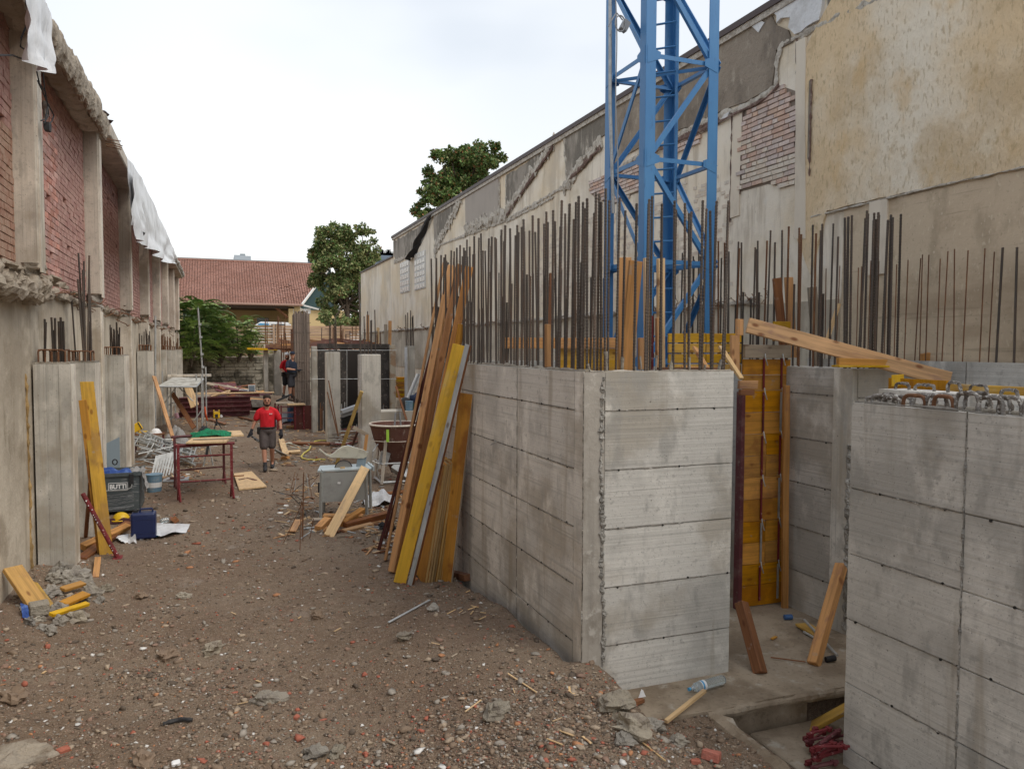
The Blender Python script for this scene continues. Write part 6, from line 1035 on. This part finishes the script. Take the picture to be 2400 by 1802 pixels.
# ------------------------------------------------------------------ far end: old wall, plank fence, shed, houses
TZ=2.2
ow=thing('old_stone_wall','stained old stone retaining wall across the far end of the alley','wall',(3,50.3,0))
z=0; row=0
while z<2.12:
    x=-2.4+(R(0,.4)); h=R(.16,.24)
    while x<8.0:
        l=R(.35,.8); 
        if x<2.6: mk('stone',B().box((x+l/2,50.15+R(-.03,.03),z+h/2),(l-.03,.3,h-.025),j=.015),Stone,ow)
        x+=l
    z+=h
mk('wall_core',B().rbox(-2.4,8,50.2,50.6,-.2,2.12),Stone,ow)
fn=thing('plank_fence','brown horizontal plank fence standing on the raised ground at the far end','fence',(4,50.9,TZ))
fz=PY(880,765,50.9).z; x0,x1=-2.3,PY(893,800,50.9).x; n=11
for i in range(n):
    z=TZ+.08+(fz-TZ-.08)*(i+.5)/n; xs=[x0,1.2,PY(640,800,50.9).x,PY(806,800,50.9).x,x1]
    for a,c in zip(xs,xs[1:]): plank('board',(a+R(0,.02),50.9+R(-.02,.02),z+R(-.01,.01)),(c-R(.01,.03),50.9+R(-.02,.02),z+R(-.01,.01)),(fz-TZ)/n-.03,.03,(0,-1,0),Wfence,fn,bevel=0)
for px in (642,650,778,804,853,866,880): a=PY(px,800,50.8).x; mk('post',B().rbox(a-.07,a+.07,50.75,50.86,TZ-.6,fz+.05),Wfence,fn)
sh=thing('tiled_shed','long shed with a red tiled roof and pale yellow walls behind the plank fence','building',(2,78,TZ))
Ye,Yr=75.,82.; ze,zr=PY(600,712,Ye).z,PY(600,616,Yr).z; xl=PY(380,700,Ye).x; xr_e=PY(706,712,Ye).x; xr_r=PY(762,618,Yr).x; xr_g=PY(725,640,Yr).x
b=B(); nrow=30; 
sl=Vector((0,Yr-Ye,zr-ze)); 
XR=PY(775,616,Yr).x-xr_e; b2=B(); b2.add([(xl,Ye,ze-.1),(xr_e,Ye,ze-.1),(xr_e+XR,Yr,zr-.1),(xl,Yr,zr-.1)],[(0,1,2,3)]); mk('roof_deck',b2,Soff,sh)
for r in range(nrow):
    t0=r/nrow; t1=(r+1.25)/nrow; p0=Vector((0,Ye,ze))+sl*t0; p1=Vector((0,Ye,ze))+sl*min(t1,1); x=xl
    while x<xr_e+XR*t0:
        u=.06; j=R(-.012,.012) if not (x>PY(640,700,Ye).x and r<14) else R(-.05,.05)
        b.add([(x,p0.y,p0.z+j+.02),(x+.055,p0.y,p0.z+u+.04+j),(x+.17,p0.y,p0.z+u+.04+j),(x+.225,p0.y,p0.z+.02+j),(x,p1.y,p1.z-.03+j),(x+.055,p1.y,p1.z+u-.02+j),(x+.17,p1.y,p1.z+u-.02+j),(x+.225,p1.y,p1.z-.03+j)],[(0,1,5,4),(1,2,6,5),(2,3,7,6),(0,3,2,1)]); x+=.235
mk('roof_tiles',b,Tile,sh,kind='stuff')
mk('ridge_cap',B().tube([(xl,Yr,zr+.05),(xr_e+XR,Yr,zr+.05)],.12,8),Tile,sh); mk('gutter',B().tube([(xl,Ye-.15,ze-.05),(xr_e+.1,Ye-.15,ze-.05)],.11,8),mat('copper_gutter',(.35,.22,.17)),sh)
mk('verge_board',B().prism([(xr_e,Ye-.1,ze-.1),(xr_e+XR,Yr,zr-.1),(xr_e+XR,Yr,zr+.15),(xr_e,Ye-.1,ze+.12)],(.12,0,0)),PaintW,sh)
mk('gable',B().prism([(xr_e-.1,Ye+.2,ze-.25),(xr_e+XR-.1,Yr,zr-.2),(xr_e+XR+.6,Yr,ze-.9),(xr_e+1.2,Ye+.6,ze-.8)],(.1,.1,0)),DkGreen,sh)
mk('back_wall',B().rbox(xl,xr_e-.6,Ye+6,Ye+6.2,TZ,ze+.5),YelW,sh); mk('window_opening',B().rbox(PY(603,800,Ye+6).x,PY(630,800,Ye+6).x,Ye+5.9,Ye+6,PY(600,756,Ye+6).z,PY(600,745,Ye+6).z),GlassG,sh)
mk('ceiling_boards',B().rbox(xl,xr_e-.6,Ye+.3,Ye+6,ze-.35,ze-.2),Soff,sh)
mk('left_wall',B().rbox(xl,PY(460,720,Ye).x,Ye+.5,Ye+.8,TZ,ze-.1),YelW,sh); mk('dark_opening',B().rbox(PY(428,720,Ye).x,PY(462,720,Ye).x,Ye+.42,Ye+.5,TZ,PY(440,726,Ye).z),mat('slate_door',(.09,.09,.09)),sh)
for a,c in ((677,688),(690,704)): mk('pillar',B().rbox(PY(a,720,Ye).x,PY(c,720,Ye).x,Ye+.3,Ye+.7,TZ,ze-.1),YelW,sh)
mk('timber_strut',B().tube([PY(638,714,Ye+.5),PY(676,745,Ye+.5)],.12,4),Wdark,sh); mk('timber_strut',B().tube([PY(530,728,Ye+.5),PY(545,714,Ye+.5)],.1,4),Wdark,sh)
mk('side_wing',B().rbox(xr_e+.2,PY(760,720,Ye-6).x+3,Ye-1,Ye+8,TZ,PY(740,727,Ye-1).z),YelW,sh); mk('side_window',B().rbox(PY(712,740,Ye-1).x,PY(728,740,Ye-1).x,Ye-1.05,Ye-1,PY(712,735,Ye-1).z,PY(712,723,Ye-1).z),PaintW,sh)
mk('wing_eaves',B().prism([(xr_e+.1,Ye-1.3,PY(706,714,Ye-1).z),(PY(762,728,Ye-1).x,Ye-1.3,PY(762,728,Ye-1).z),(PY(762,728,Ye-1).x,Ye-1.3,PY(762,731,Ye-1).z),(xr_e+.1,Ye-1.3,PY(706,718,Ye-1).z)],(0,.3,0)),PaintW,sh)
vn=thing('parked_van','white and blue van parked under the shed roof behind the fence','van',(PY(635,760,Ye-4).x,Ye-4,TZ)); Yv=Ye-4; xa,xb=PY(585,760,Yv).x,PY(682,760,Yv).x; zt=PY(620,755,Yv).z
mk('body',B().prism([(xa,Yv,TZ+.3),(xb,Yv,TZ+.3),(xb,Yv,zt-.15),(xb-.3,Yv,zt),(xa+.9,Yv,zt+.03),(xa+.35,Yv,zt-.35),(xa,Yv,zt-.9)],(0,1.8,0)),WhiteP,vn,bevel=.05)
mk('windscreen',B().prism([(xa+.45,Yv-.03,zt-.4),(xa+1.6,Yv-.03,zt-.4),(xa+1.6,Yv-.03,zt-.12),(xa+.85,Yv-.03,zt-.1)],(0,.03,0)),BlueL,vn); mk('side_window',B().rbox(xa+1.8,xb-.5,Yv-.02,Yv,zt-.45,zt-.15),GlassG,vn)
for x in (xa+.8,xb-.8): mk('wheel',B().tube([(x,Yv-.02,TZ+.33),(x,Yv+.2,TZ+.33)],.33,16),Black,vn)
fb=thing('far_building','long pale flat-roofed building showing above the tiled shed','building',(10,120,TZ)); Yf=120
mk('facade',B().rbox(PY(425,610,Yf).x,PY(760,610,Yf).x,Yf,Yf+12,TZ,PY(600,613,Yf).z),BeigeB,fb); mk('parapet',B().rbox(PY(425,610,Yf).x-1,PY(760,610,Yf).x,Yf-.5,Yf+12,PY(600,613.5,Yf).z,PY(600,611,Yf).z),Cable,fb); mk('plinth_band',B().rbox(PY(425,610,Yf).x,PY(760,610,Yf).x,Yf-.4,Yf,PY(600,622,Yf).z,PY(600,618,Yf).z),mat('pale_band',(.7,.66,.58)),fb)
for a in range(440,750,52): mk('panel_joint',B().rbox(PY(a,610,Yf).x,PY(a+1.2,610,Yf).x,Yf-.1,Yf,PY(600,619,Yf).z,PY(600,614,Yf).z),Cable,fb)
mk('roof_plant_room',B().rbox(PY(549,600,Yf+3).x,PY(574,600,Yf+3).x,Yf+3,Yf+9,TZ,PY(560,598,Yf+3).z).rbox(PY(574,600,Yf+3).x,PY(588,600,Yf+3).x,Yf+3,Yf+9,TZ,PY(580,600,Yf+3).z),mat('pale_blue_grey',(.42,.46,.49)),fb); mk('chimney',B().rbox(PY(563,600,Yf+4).x,PY(575,600,Yf+4).x,Yf+4,Yf+6,TZ,PY(570,595,Yf+4).z),Roofg,fb); mk('low_parapet',B().rbox(PY(509,600,Yf+3).x,PY(549,600,Yf+3).x,Yf+3,Yf+9,TZ,PY(530,609,Yf+3).z),Roofg,fb)
fb=thing('far_building','blue-grey building with roof units partly behind the tall tree','building',(30,110,TZ)); Yf=105
mk('facade',B().rbox(PY(737,600,Yf).x,PY(752,600,Yf).x,Yf,Yf+8,TZ,PY(740,590,Yf).z),BlueB,fb); mk('facade',B().rbox(PY(870,600,Yf).x,PY(960,600,Yf).x,Yf,Yf+10,TZ,PY(890,598,Yf).z),BlueB,fb)
b=B()
for k in range(14): a=PY(884+k*3,592,Yf+1).x; b.rbox(a,a+.5,Yf+1,Yf+1.6,PY(890,598,Yf).z,PY(890,598,Yf).z+R(.3,1.0))
mk('roof_units',b,Galv,fb); mk('window_band',B().rbox(PY(886,600,Yf).x,PY(920,600,Yf).x,Yf-.1,Yf,PY(890,612,Yf).z,PY(890,608,Yf).z),GlassG,fb)
# ------------------------------------------------------------------ trees
def leafmesh(name,centers,n,size,mats,wts,parent,kind=None,flat=.8,pinn=False):
    sub=[]
    for q in centers:
        for _ in range(14):
            dd=rng.normal(size=3); dd/=np.linalg.norm(dd); sub.append((*(np.array(q[:3])+dd*q[3]*rng.uniform(.45,1.05)*np.array([1,1,flat])),q[3]*rng.uniform(.15,.42)))
    centers=sub; c=np.array([q[:3] for q in centers]); rr=np.array([q[3] for q in centers]); w=rr**2; ci=rng.choice(len(c),n,p=w/w.sum())
    d=rng.normal(size=(n,3)); d/=np.linalg.norm(d,axis=1)[:,None]; rad_=rr[ci]*(.25+.80*rng.random(n)**.75)
    P=c[ci]+d*rad_[:,None]*np.array([1,1,flat]); 
    # leaves droop outward
    t=rng.normal(size=(n,3))*.7+d; t[:,2]-=.35; t/=np.linalg.norm(t,axis=1)[:,None]; u=np.cross(t,rng.normal(size=(n,3))); u/=np.linalg.norm(u,axis=1)[:,None]
    s=size*rng.uniform(.6,1.4,n)[:,None]; a=P-u*s*.22; b_=P+u*s*.22; e=P+t*s; m1=P+t*s*.5+u*s*.30; m2=P+t*s*.5-u*s*.30
    V=np.stack([P,m1,e,m2],1).reshape(-1,3); F=np.arange(n*4).reshape(-1,4); mi=rng.choice(len(mats),n,p=wts)
    me=bpy.data.meshes.new(name); fast(me,V-np.array(parent['_w']),F,mi)
    for m in mats: me.materials.append(m)
    o=bpy.data.objects.new(name,me); S.collection.objects.link(o); o.parent=parent; o['_w']=parent['_w']; return o
def tree(name,base,trunk_top,blobs,n,size,mats,wts,label,tr=.22,twigs=True):
    t=thing(name,label,'tree',tuple(base)); base=Vector(base); top=Vector(trunk_top)
    mk('trunk',B().tube([base,base.lerp(top,.5)+Vector((.15,0,0)),top],[tr,tr*.8,tr*.5],9),Bark,t)
    b=B()
    for q in blobs: c=Vector(q[:3]); m_=top.lerp(c,.5)+Vector((R(-.3,.3),R(-.3,.3),-.2)); b.tube([top-Vector((0,0,R(0,1.5))),m_,c],[tr*.4,tr*.22,tr*.08],5)
    mk('limbs',b,Bark,t); o=leafmesh('crown',blobs,n,size,mats,wts,t); return t
def blobs_px(lst,Y,dy=1.5):
    o=[]
    for px,py,r in lst:
        p=PY(px,py,Y); zc=Y*.9345+p.x*.3559; o.append((p.x,Y+R(-dy,dy),p.z,r*zc/1812))
    return o
bl=blobs_px([(770,560,30),(800,545,28),(830,560,30),(860,590,26),(755,600,32),(790,610,38),(835,620,38),(866,640,24),(765,655,34),(800,670,40),(845,680,36),(870,690,20),(780,715,34),(820,730,40),(862,740,26),(760,580,22),(845,545,18),(815,535,16),(745,625,18),(775,750,30),(840,760,30),(870,770,20),(748,655,16),(880,600,12),(875,565,8)],61)
tree('leafy_tree',(PY(812,800,61).x,61,TZ),PY(812,690,61),bl,42000,.21,[Lf1,Lf2,Lf3,Lf4],[.30,.52,.02,.16],'tall olive-green tree at the end of the alley, beside the tiled shed',.25)
bl=blobs_px([(1010,400,16),(1030,372,20),(1060,360,22),(1100,365,28),(1120,390,34),(1150,370,26),(1150,350,14),(1085,400,34),(1130,420,40),(1050,420,28),(1020,430,22),(1000,455,22),(1030,470,30),(1070,450,36),(990,490,20),(1020,505,24),(985,512,12),(1085,430,36),(1110,385,34),(1090,490,36),(1150,460,34),(1100,340,12),(1120,345,14),(1150,440,30),(1040,490,30)],44,.9)
tree('flowering_tree',(PY(1090,700,44).x,44,0),PY(1090,520,44),bl,42000,.18,[Lf1,Lf4,Lf3,Lf2],[.50,.28,.07,.15],'dark green tree with rusty seed clusters above the right boundary wall',.22)
def frond(b,p,d,l,m=0,lw=.05):
    d=d.normalized(); side=d.cross(Vector((0,0,1))).normalized(); n=11; q=[]
    for i in range(n+1): t=i/n; c=p+d*l*t+Vector((0,0,-.55*l*t*t)); q.append(c)
    for i in range(1,n+1):
        for s in (-1,1):
            c=q[i]; e=c+side*s*l*.26*(1-.5*(i/n))+d*.04+Vector((0,0,-.05*l)); f=(e-c)*.5; w=d*l*lw*.7; b.add([c,c+f+w,e,c+f-w],[(0,1,2,3)],m)
def sapling(px,py0,Y,h,n,label,l=1.1,spread=1):
    base=PY(px,py0,Y); t=thing('ailanthus_sapling',label,'shrub',tuple(base)); b=B(); st_=B()
    for k in range(n):
        u=k/n; zz=base.z+h*(.12+.88*u); a=R(0,6.28); off=Vector((math.cos(a),math.sin(a),0))*R(.1,.8)*spread*(1.1-.55*u); p=Vector((base.x,base.y,zz))+off; d=Vector((math.cos(a),math.sin(a),R(.3,1.1))); frond(b,p,d,l*R(.7,1.2),random.choice([0,0,1,1,2]))
    for k in range(6): a=R(0,6.28); st_.tube([base,base+Vector((math.cos(a)*.3*spread,math.sin(a)*.3,h*.5)),base+Vector((math.cos(a)*.6*spread,math.sin(a)*.6,h*.92))],[.05,.035,.015],5)
    mk('foliage',b,[Lf4,Lf5,Lf1],t); mk('stem',st_,Bark,t)
sapling(470,856,48.8,3.7,320,'largest leafy shrub at the far left, against the old pillars',1.3,1.8)
sapling(448,860,47.5,2.6,120,'low shrub at the foot of the far left wall end',1.1,1.2)
sapling(520,850,48.6,2.2,150,'middle shrub before the plank fence',1.1,1.6)
sapling(560,848,48.6,2.6,150,'right-hand shrub with spread palm-like leaves before the plank fence',1.0,1.6)
sapling(588,846,49,1.6,60,'small shrub right of the palm-like one, before the fence',1.0,1.1)
# ------------------------------------------------------------------ people
def body(name,shapes,m,parent,vox,sm=6):
    b=B()
    for s in shapes:
        if s[0]=='t': b.tube(s[1],s[2],12,ell=s[3] if len(s)>3 else None); [b.ball(p,r,seg=12,ring=8) for p,r in zip(s[1],s[2])] if len(s)<4 else None
        else: b.ball(s[1],s[2],sc=s[3],seg=14,ring=9)
    o=mk(name,b,m,parent,smooth=True); md=o.modifiers.new('r','REMESH'); md.mode='VOXEL'; md.voxel_size=vox; md.use_smooth_shade=True
    md=o.modifiers.new('s','SMOOTH'); md.factor=.5; md.iterations=sm; return o
def hand(c,d,side,curl=.5,s=1):
    # palm and five separate fingers; d points down the hand, side to the thumb
    d=Vector(d).normalized(); side=Vector(side).normalized(); nrm=d.cross(side); sh=[('t',[c,c+d*.085*s],[.030*s,.036*s])]
    for i,l in enumerate((.072,.08,.074,.058)):
        b0=c+d*.085*s+side*(.027-.018*i)*s; k=b0+d*l*.5*s+nrm*curl*.02; sh.append(('t',[b0,k,k+d*l*.4*s+nrm*curl*.05],[.0105*s,.0098*s,.008*s]))
    b0=c+d*.03*s+side*.032*s; sh.append(('t',[b0,b0+side*.022*s+d*.035*s,b0+side*.02*s+d*.065*s+nrm*.012],[.013*s,.011*s,.009*s])); return sh
def person(label,loc,face,J,shirt,shorts,skinm,shoe,hat=None,hair=True,logo=False,belly=1.0,beard=True,group=None,h=1.0,glv=True):
    T=Matrix.Translation(loc)@Matrix.Rotation(face,4,'Z')@Matrix.Scale(h,4); t=thing('person',label,'person',tuple(loc))
    V=lambda p:T@Vector(p); r=lambda q:q*h
    R3=T.to_3x3()
    def tb(ps,rs,*e): return ('t',[V(p) for p in ps],[r(q) for q in rs],*e)
    def bl_(p,q,sc): return ('b',V(p),r(q),sc)
    hd=J.get('head',(0,-.02,1.64)); HX=Vector(hd)
    def hp_(x,y,z): 
        a=J.get('turn',0); return (HX.x+x*math.cos(a)-y*math.sin(a),HX.y+x*math.sin(a)+y*math.cos(a),HX.z+z)
    sh=[tb([(0,0,.93),(0,-.005,1.08),(0,-.01,1.2),(0,0,1.34),(0,0,1.41)],[.14,.135*belly,.138*belly,.155,.12],(.72,1.05)),tb([(0,.01,1.49),(-.15,0,1.40)],[.045,.055]),tb([(0,.01,1.49),(.15,0,1.40)],[.045,.055]),tb([(0,.01,1.40),(HX.x*.8,HX.y*.8,1.57)],[.066,.058]),
        bl_(hp_(0,.01,.025),.108,(.80,.98,1.12)),bl_(hp_(0,-.028,-.06),.070,(.88,.95,1.0)),bl_(hp_(0,-.108,-.005),.020,(.8,1,1.3)),bl_(hp_(-.078,.01,-.005),.022,(.5,.8,1.3)),bl_(hp_(.078,.01,-.005),.022,(.5,.8,1.3))]
    for s in ('l','r'):
        S_,E_,W_=J['s'+s],J['e'+s],J['w'+s]; sh.append(tb([S_,E_],[.050,.040])); sh.append(tb([E_,Vector(E_).lerp(Vector(W_),.35),W_],[.040,.041,.027])); dr=(Vector(W_)-Vector(E_)); 
        sh+= [(q[0],[p for p in q[1]],q[2]) for q in hand(V(W_),R3@dr.normalized(),R3@Vector((1 if s=='r' else -1,-.5,0)),.6,h)] if not glv else [tb([W_,Vector(W_)+dr.normalized()*.03],[.027,.026])]
        Hh,K,A=J['h'+s],J['k'+s],J['a'+s]; sh.append(tb([Hh,K],[.088,.056])); sh.append(tb([K,Vector(K).lerp(Vector(A),.3)+Vector((0,.015,0)),A],[.054,.058,.036])); sh.append(tb([A,(A[0],A[1]-.12,A[2]-.05)],[.036,.030]))
    body('body',sh,skinm,t,.0125*h,5)
    if glv:
        for s in ('l','r'):
            W_,E_=J['w'+s],J['e'+s]; dr=R3@(Vector(W_)-Vector(E_)).normalized(); body('glove',[tb([Vector(W_)-(Vector(W_)-Vector(E_)).normalized()*.03,W_],[.036,.034])]+hand(V(W_),dr,R3@Vector((1 if s=='r' else -1,-.5,0)),.7,h*1.15),Glove,t,.008,2)
    s2=[tb([(0,0,.965),(0,-.008,1.08),(0,-.012,1.2),(0,0,1.34),(0,0,1.42)],[.163,.158*belly,.160*belly,.172,.13],(.76,1.06)),tb([(0,.01,1.48),(-.165,0,1.395)],[.052,.064]),tb([(0,.01,1.48),(.165,0,1.395)],[.052,.064]),tb([(-.02,-.07,1.05),(.03,-.08,1.2),(.0,-.06,1.34)],[.075,.07,.08])]
    for s in ('l','r'): S_,E_=Vector(J['s'+s]),Vector(J['e'+s]); s2.append(tb([S_-Vector((0,0,.01)),S_.lerp(E_,.42),S_.lerp(E_,.70)],[.064,.070,.070]))
    tee=body('shirt',s2,shirt,t,.014*h,3)
    s3=[bl_((0,.0,.93),.155,(1.10,.88,.78)),bl_((0,0,1.0),.155,(1.0,.80,.45))]
    for s in ('l','r'): Hh,K=Vector(J['h'+s]),Vector(J['k'+s]); s3.append(tb([Hh,Hh.lerp(K,.5),Hh.lerp(K,.84)],[.108,.104,.098]))
    body('shorts',s3,shorts,t,.014*h,3)
    mk('belt',B().tube([V((.166*math.cos(a),.133*math.sin(a),1.0)) for a in np.linspace(0,6.2832,25)],r(.022),5),Belt,t)
    mk('tool_pouch',B().rbox(0,1,0,1,0,1) if 0 else B().box(V((-.19,-.01,.93)),(r(.09),r(.12),r(.17)),R3.normalized()),Belt,t,bevel=.015)
    for s in ('l','r'):
        A=J['a'+s]; tl=J.get('toe'+s,0)
        body('shoe',[tb([(A[0],A[1]+.04,A[2]-.035),(A[0],A[1]-.06,A[2]-.045-tl*.4),(A[0],A[1]-.16,A[2]-.055-tl)],[.052,.056,.046]),tb([(A[0],A[1],A[2]-.03),(A[0],A[1]+.005,A[2]+.03)],[.052,.050])],shoe,t,.010,2); mk('sock',B().tube([V((A[0],A[1],A[2]-.0)),V((A[0],A[1]+.01,A[2]+.11))],r(.046),10),Sock,t)
    # face
    for x in (-.034,.034): mk('eye',B().ball(V(hp_(x,-.092,.014)),r(.012),seg=8,ring=6),Hair,t); mk('eyebrow',B().tube([V(hp_(x-.018,-.098,.034)),V(hp_(x+.018,-.098,.034))],r(.0045),5),Hair,t)
    mk('mouth',B().tube([V(hp_(-.02,-.100,-.056)),V(hp_(.02,-.100,-.056))],r(.005),5),mat('lips',(.35,.13,.10)),t)
    if beard: body('beard',[bl_(hp_(0,-.034,-.092),.066,(.90,.95,.60)),tb([hp_(-.080,.0,-.02),hp_(-.066,-.02,-.085)],[.010,.018]),tb([hp_(.080,.0,-.02),hp_(.066,-.02,-.085)],[.010,.018]),tb([hp_(-.03,-.098,-.040),hp_(.03,-.098,-.040)],[.008,.008])],Hair,t,.008,2)
    if hair: body('hair',[bl_(hp_(0,.022,.072),.110,(.84,.98,.86)),bl_(hp_(0,.065,.015),.082,(1,.8,1.1))],Hair,t,.009,2)
    if hat:
        body('cap',[bl_(hp_(0,.014,.072),.112,(.86,1.0,.74))],hat,t,.009,2); mk('cap_peak',B().prism([V(hp_(x,y,.062)) for x,y in ((-.07,-.08),(-.055,-.15),(0,-.175),(.055,-.15),(.07,-.08))],(0,0,r(.012))),hat,t,bevel=.004)
    if logo:
        b=B()
        for k,(x,w,hh) in enumerate(((0,.010,.028),(.016,.012,.018),(.032,.006,.030),(.042,.010,.020),(.056,.006,.030))): b.box(V((.055+x,-.142-.00*k,1.335)),(w,.012,hh),R3.normalized())
        mk('chest_mark',b,WhiteP,t)
    return t
wp=G(618,1101); fa=math.atan2(wp.x,wp.y)
J=dict(sl=(.20,0,1.375),sr=(-.20,0,1.375),el=(.29,.03,1.14),er=(-.27,.04,1.16),wl=(.31,-.09,.91),wr=(-.36,.0,.93),hl=(.09,.02,.92),hr=(-.09,0,.92),kl=(.10,-.02,.50),kr=(-.08,-.12,.49),al=(.11,.22,.12),ar=(-.06,-.22,.09),toel=.03,head=(0,-.03,1.635))
person('bearded man in red T-shirt and grey shorts walking towards the camera, dark gloves',(wp.x+.1,wp.y+.1,0),-fa,J,RedT,Short,SkinT,BootG,logo=True,h=1.0)
w0=Vector((wp.x+.1-.36,wp.y+.1-.02,.86)); e0=G(672,1072,.08)
rl=thing('steel_rails','bundle of dark ribbed steel rails carried in the red-shirted man\'s right hand','steel rails',(w0.x,w0.y,0))
for k in range(12): o=Vector((.034*(k%6),.02*k,-.035*(k%6)-.02*(k//6))); mk('rail',B().tube([w0+Vector((-.06,.04,-.0))+o,e0+Vector((.04*(k%6)-.1,.15,-.01*(k%6)+.05))],.013,4),Galv if k%2 else Black,rl)
p=G(690,937.6,.90); p.y-=.4
J=dict(sl=(.20,0,1.375),sr=(-.20,0,1.375),el=(.27,-.05,1.15),er=(-.27,-.08,1.16),wl=(.12,-.28,1.13),wr=(-.03,-.31,1.12),hl=(.09,0,.92),hr=(-.09,0,.92),kl=(.09,-.03,.50),kr=(-.09,-.02,.50),al=(.10,.0,.09),ar=(-.10,.03,.09),head=(0,-.03,1.635),turn=-.75)
person('heavier man in dark shirt, dark cap and grey shorts standing on the platform, facing right',(p.x-.10,p.y+.05,.90),.55,J,Navy,Short2,Skin,Boot,hat=Navy,hair=False,belly=1.12,beard=False,h=1.03)
p=G(681,931,.90); p.y-=.7
J=dict(sl=(.20,0,1.375),sr=(-.20,0,1.375),el=(.25,-.02,1.14),er=(-.25,.05,1.14),wl=(.22,-.22,1.0),wr=(-.18,-.15,1.0),hl=(.09,0,.92),hr=(-.09,0,.92),kl=(.10,-.03,.50),kr=(-.08,.02,.50),al=(.12,-.03,.09),ar=(-.08,.10,.09),head=(0,-.03,1.635),turn=-.5)
person('bearded man in red T-shirt, white cap and black shorts standing just behind the dark-shirted man',(p.x-.16,p.y+.40,.90),.6,J,RedT,mat('black_shorts',(.02,.02,.022)),Skin,BootG,hat=WhiteP,hair=False)

# fine scraps of wood and wire trampled into the ground on the right of the alley: uncountable
b=B()
for k in range(900):
    px,py=random.choice([(R(640,870),R(985,1095)),(R(640,870),R(985,1095)),(R(660,900),R(1120,1260)),(R(420,640),R(950,1000)),(R(280,480),R(1030,1130)),(R(860,960),R(1150,1300))])
    p=G(px,py); a=R(0,3.14)
    if p.x>2.75 and p.y<11.3: continue
    l=R(.03,.28); b.box((p.x,p.y,gz(p.x,p.y)+.015),(l,R(.008,.05),R(.006,.03)),Matrix.Rotation(a,3,'Z')@Matrix.Rotation(R(-.2,.2),3,'Y'),random.choice([0,0,1,2,3,4]))
mk('wood_scraps',b,[Wpale,Wpine,Wdark,Galv,Wgrey],None,'fine wood and metal scraps trampled into the dirt','scraps',kind='stuff')
# ------------------------------------------------------------------ look-alikes in small groups: say which one by its place in the heap
ORD='leftmost|second from the left|third from the left|fourth from the left|fifth from the left|sixth from the left|seventh from the left|eighth from the left|ninth from the left|tenth from the left|eleventh from the left|twelfth from the left|middle right one|sixth from the right|fifth from the right|fourth from the right|third from the right|second from the right|rightmost'.split('|')
gr={}
for o in bpy.data.objects:
    if o.get('group') and o.get('label') and o.parent is None: gr.setdefault((o['group'],o['label']),[]).append(o)
for (g,l),os_ in gr.items():
    n=len(os_)
    if 2<=n<=18:
        def sx(o): q=CM.transposed()@(o.matrix_basis.translation-O3); return q.x/-q.z
        os_.sort(key=sx)
        names=ORD[:n-3]+ORD[-3:] if n>4 else {2:['leftmost','rightmost'],3:['leftmost','middle one','rightmost'],4:['leftmost','second from the left','second from the right','rightmost']}[n]
        if n<=18:
            for o,w in zip(os_,names[:n]): o['label']=' '.join(l.split()[:12])+', '+w
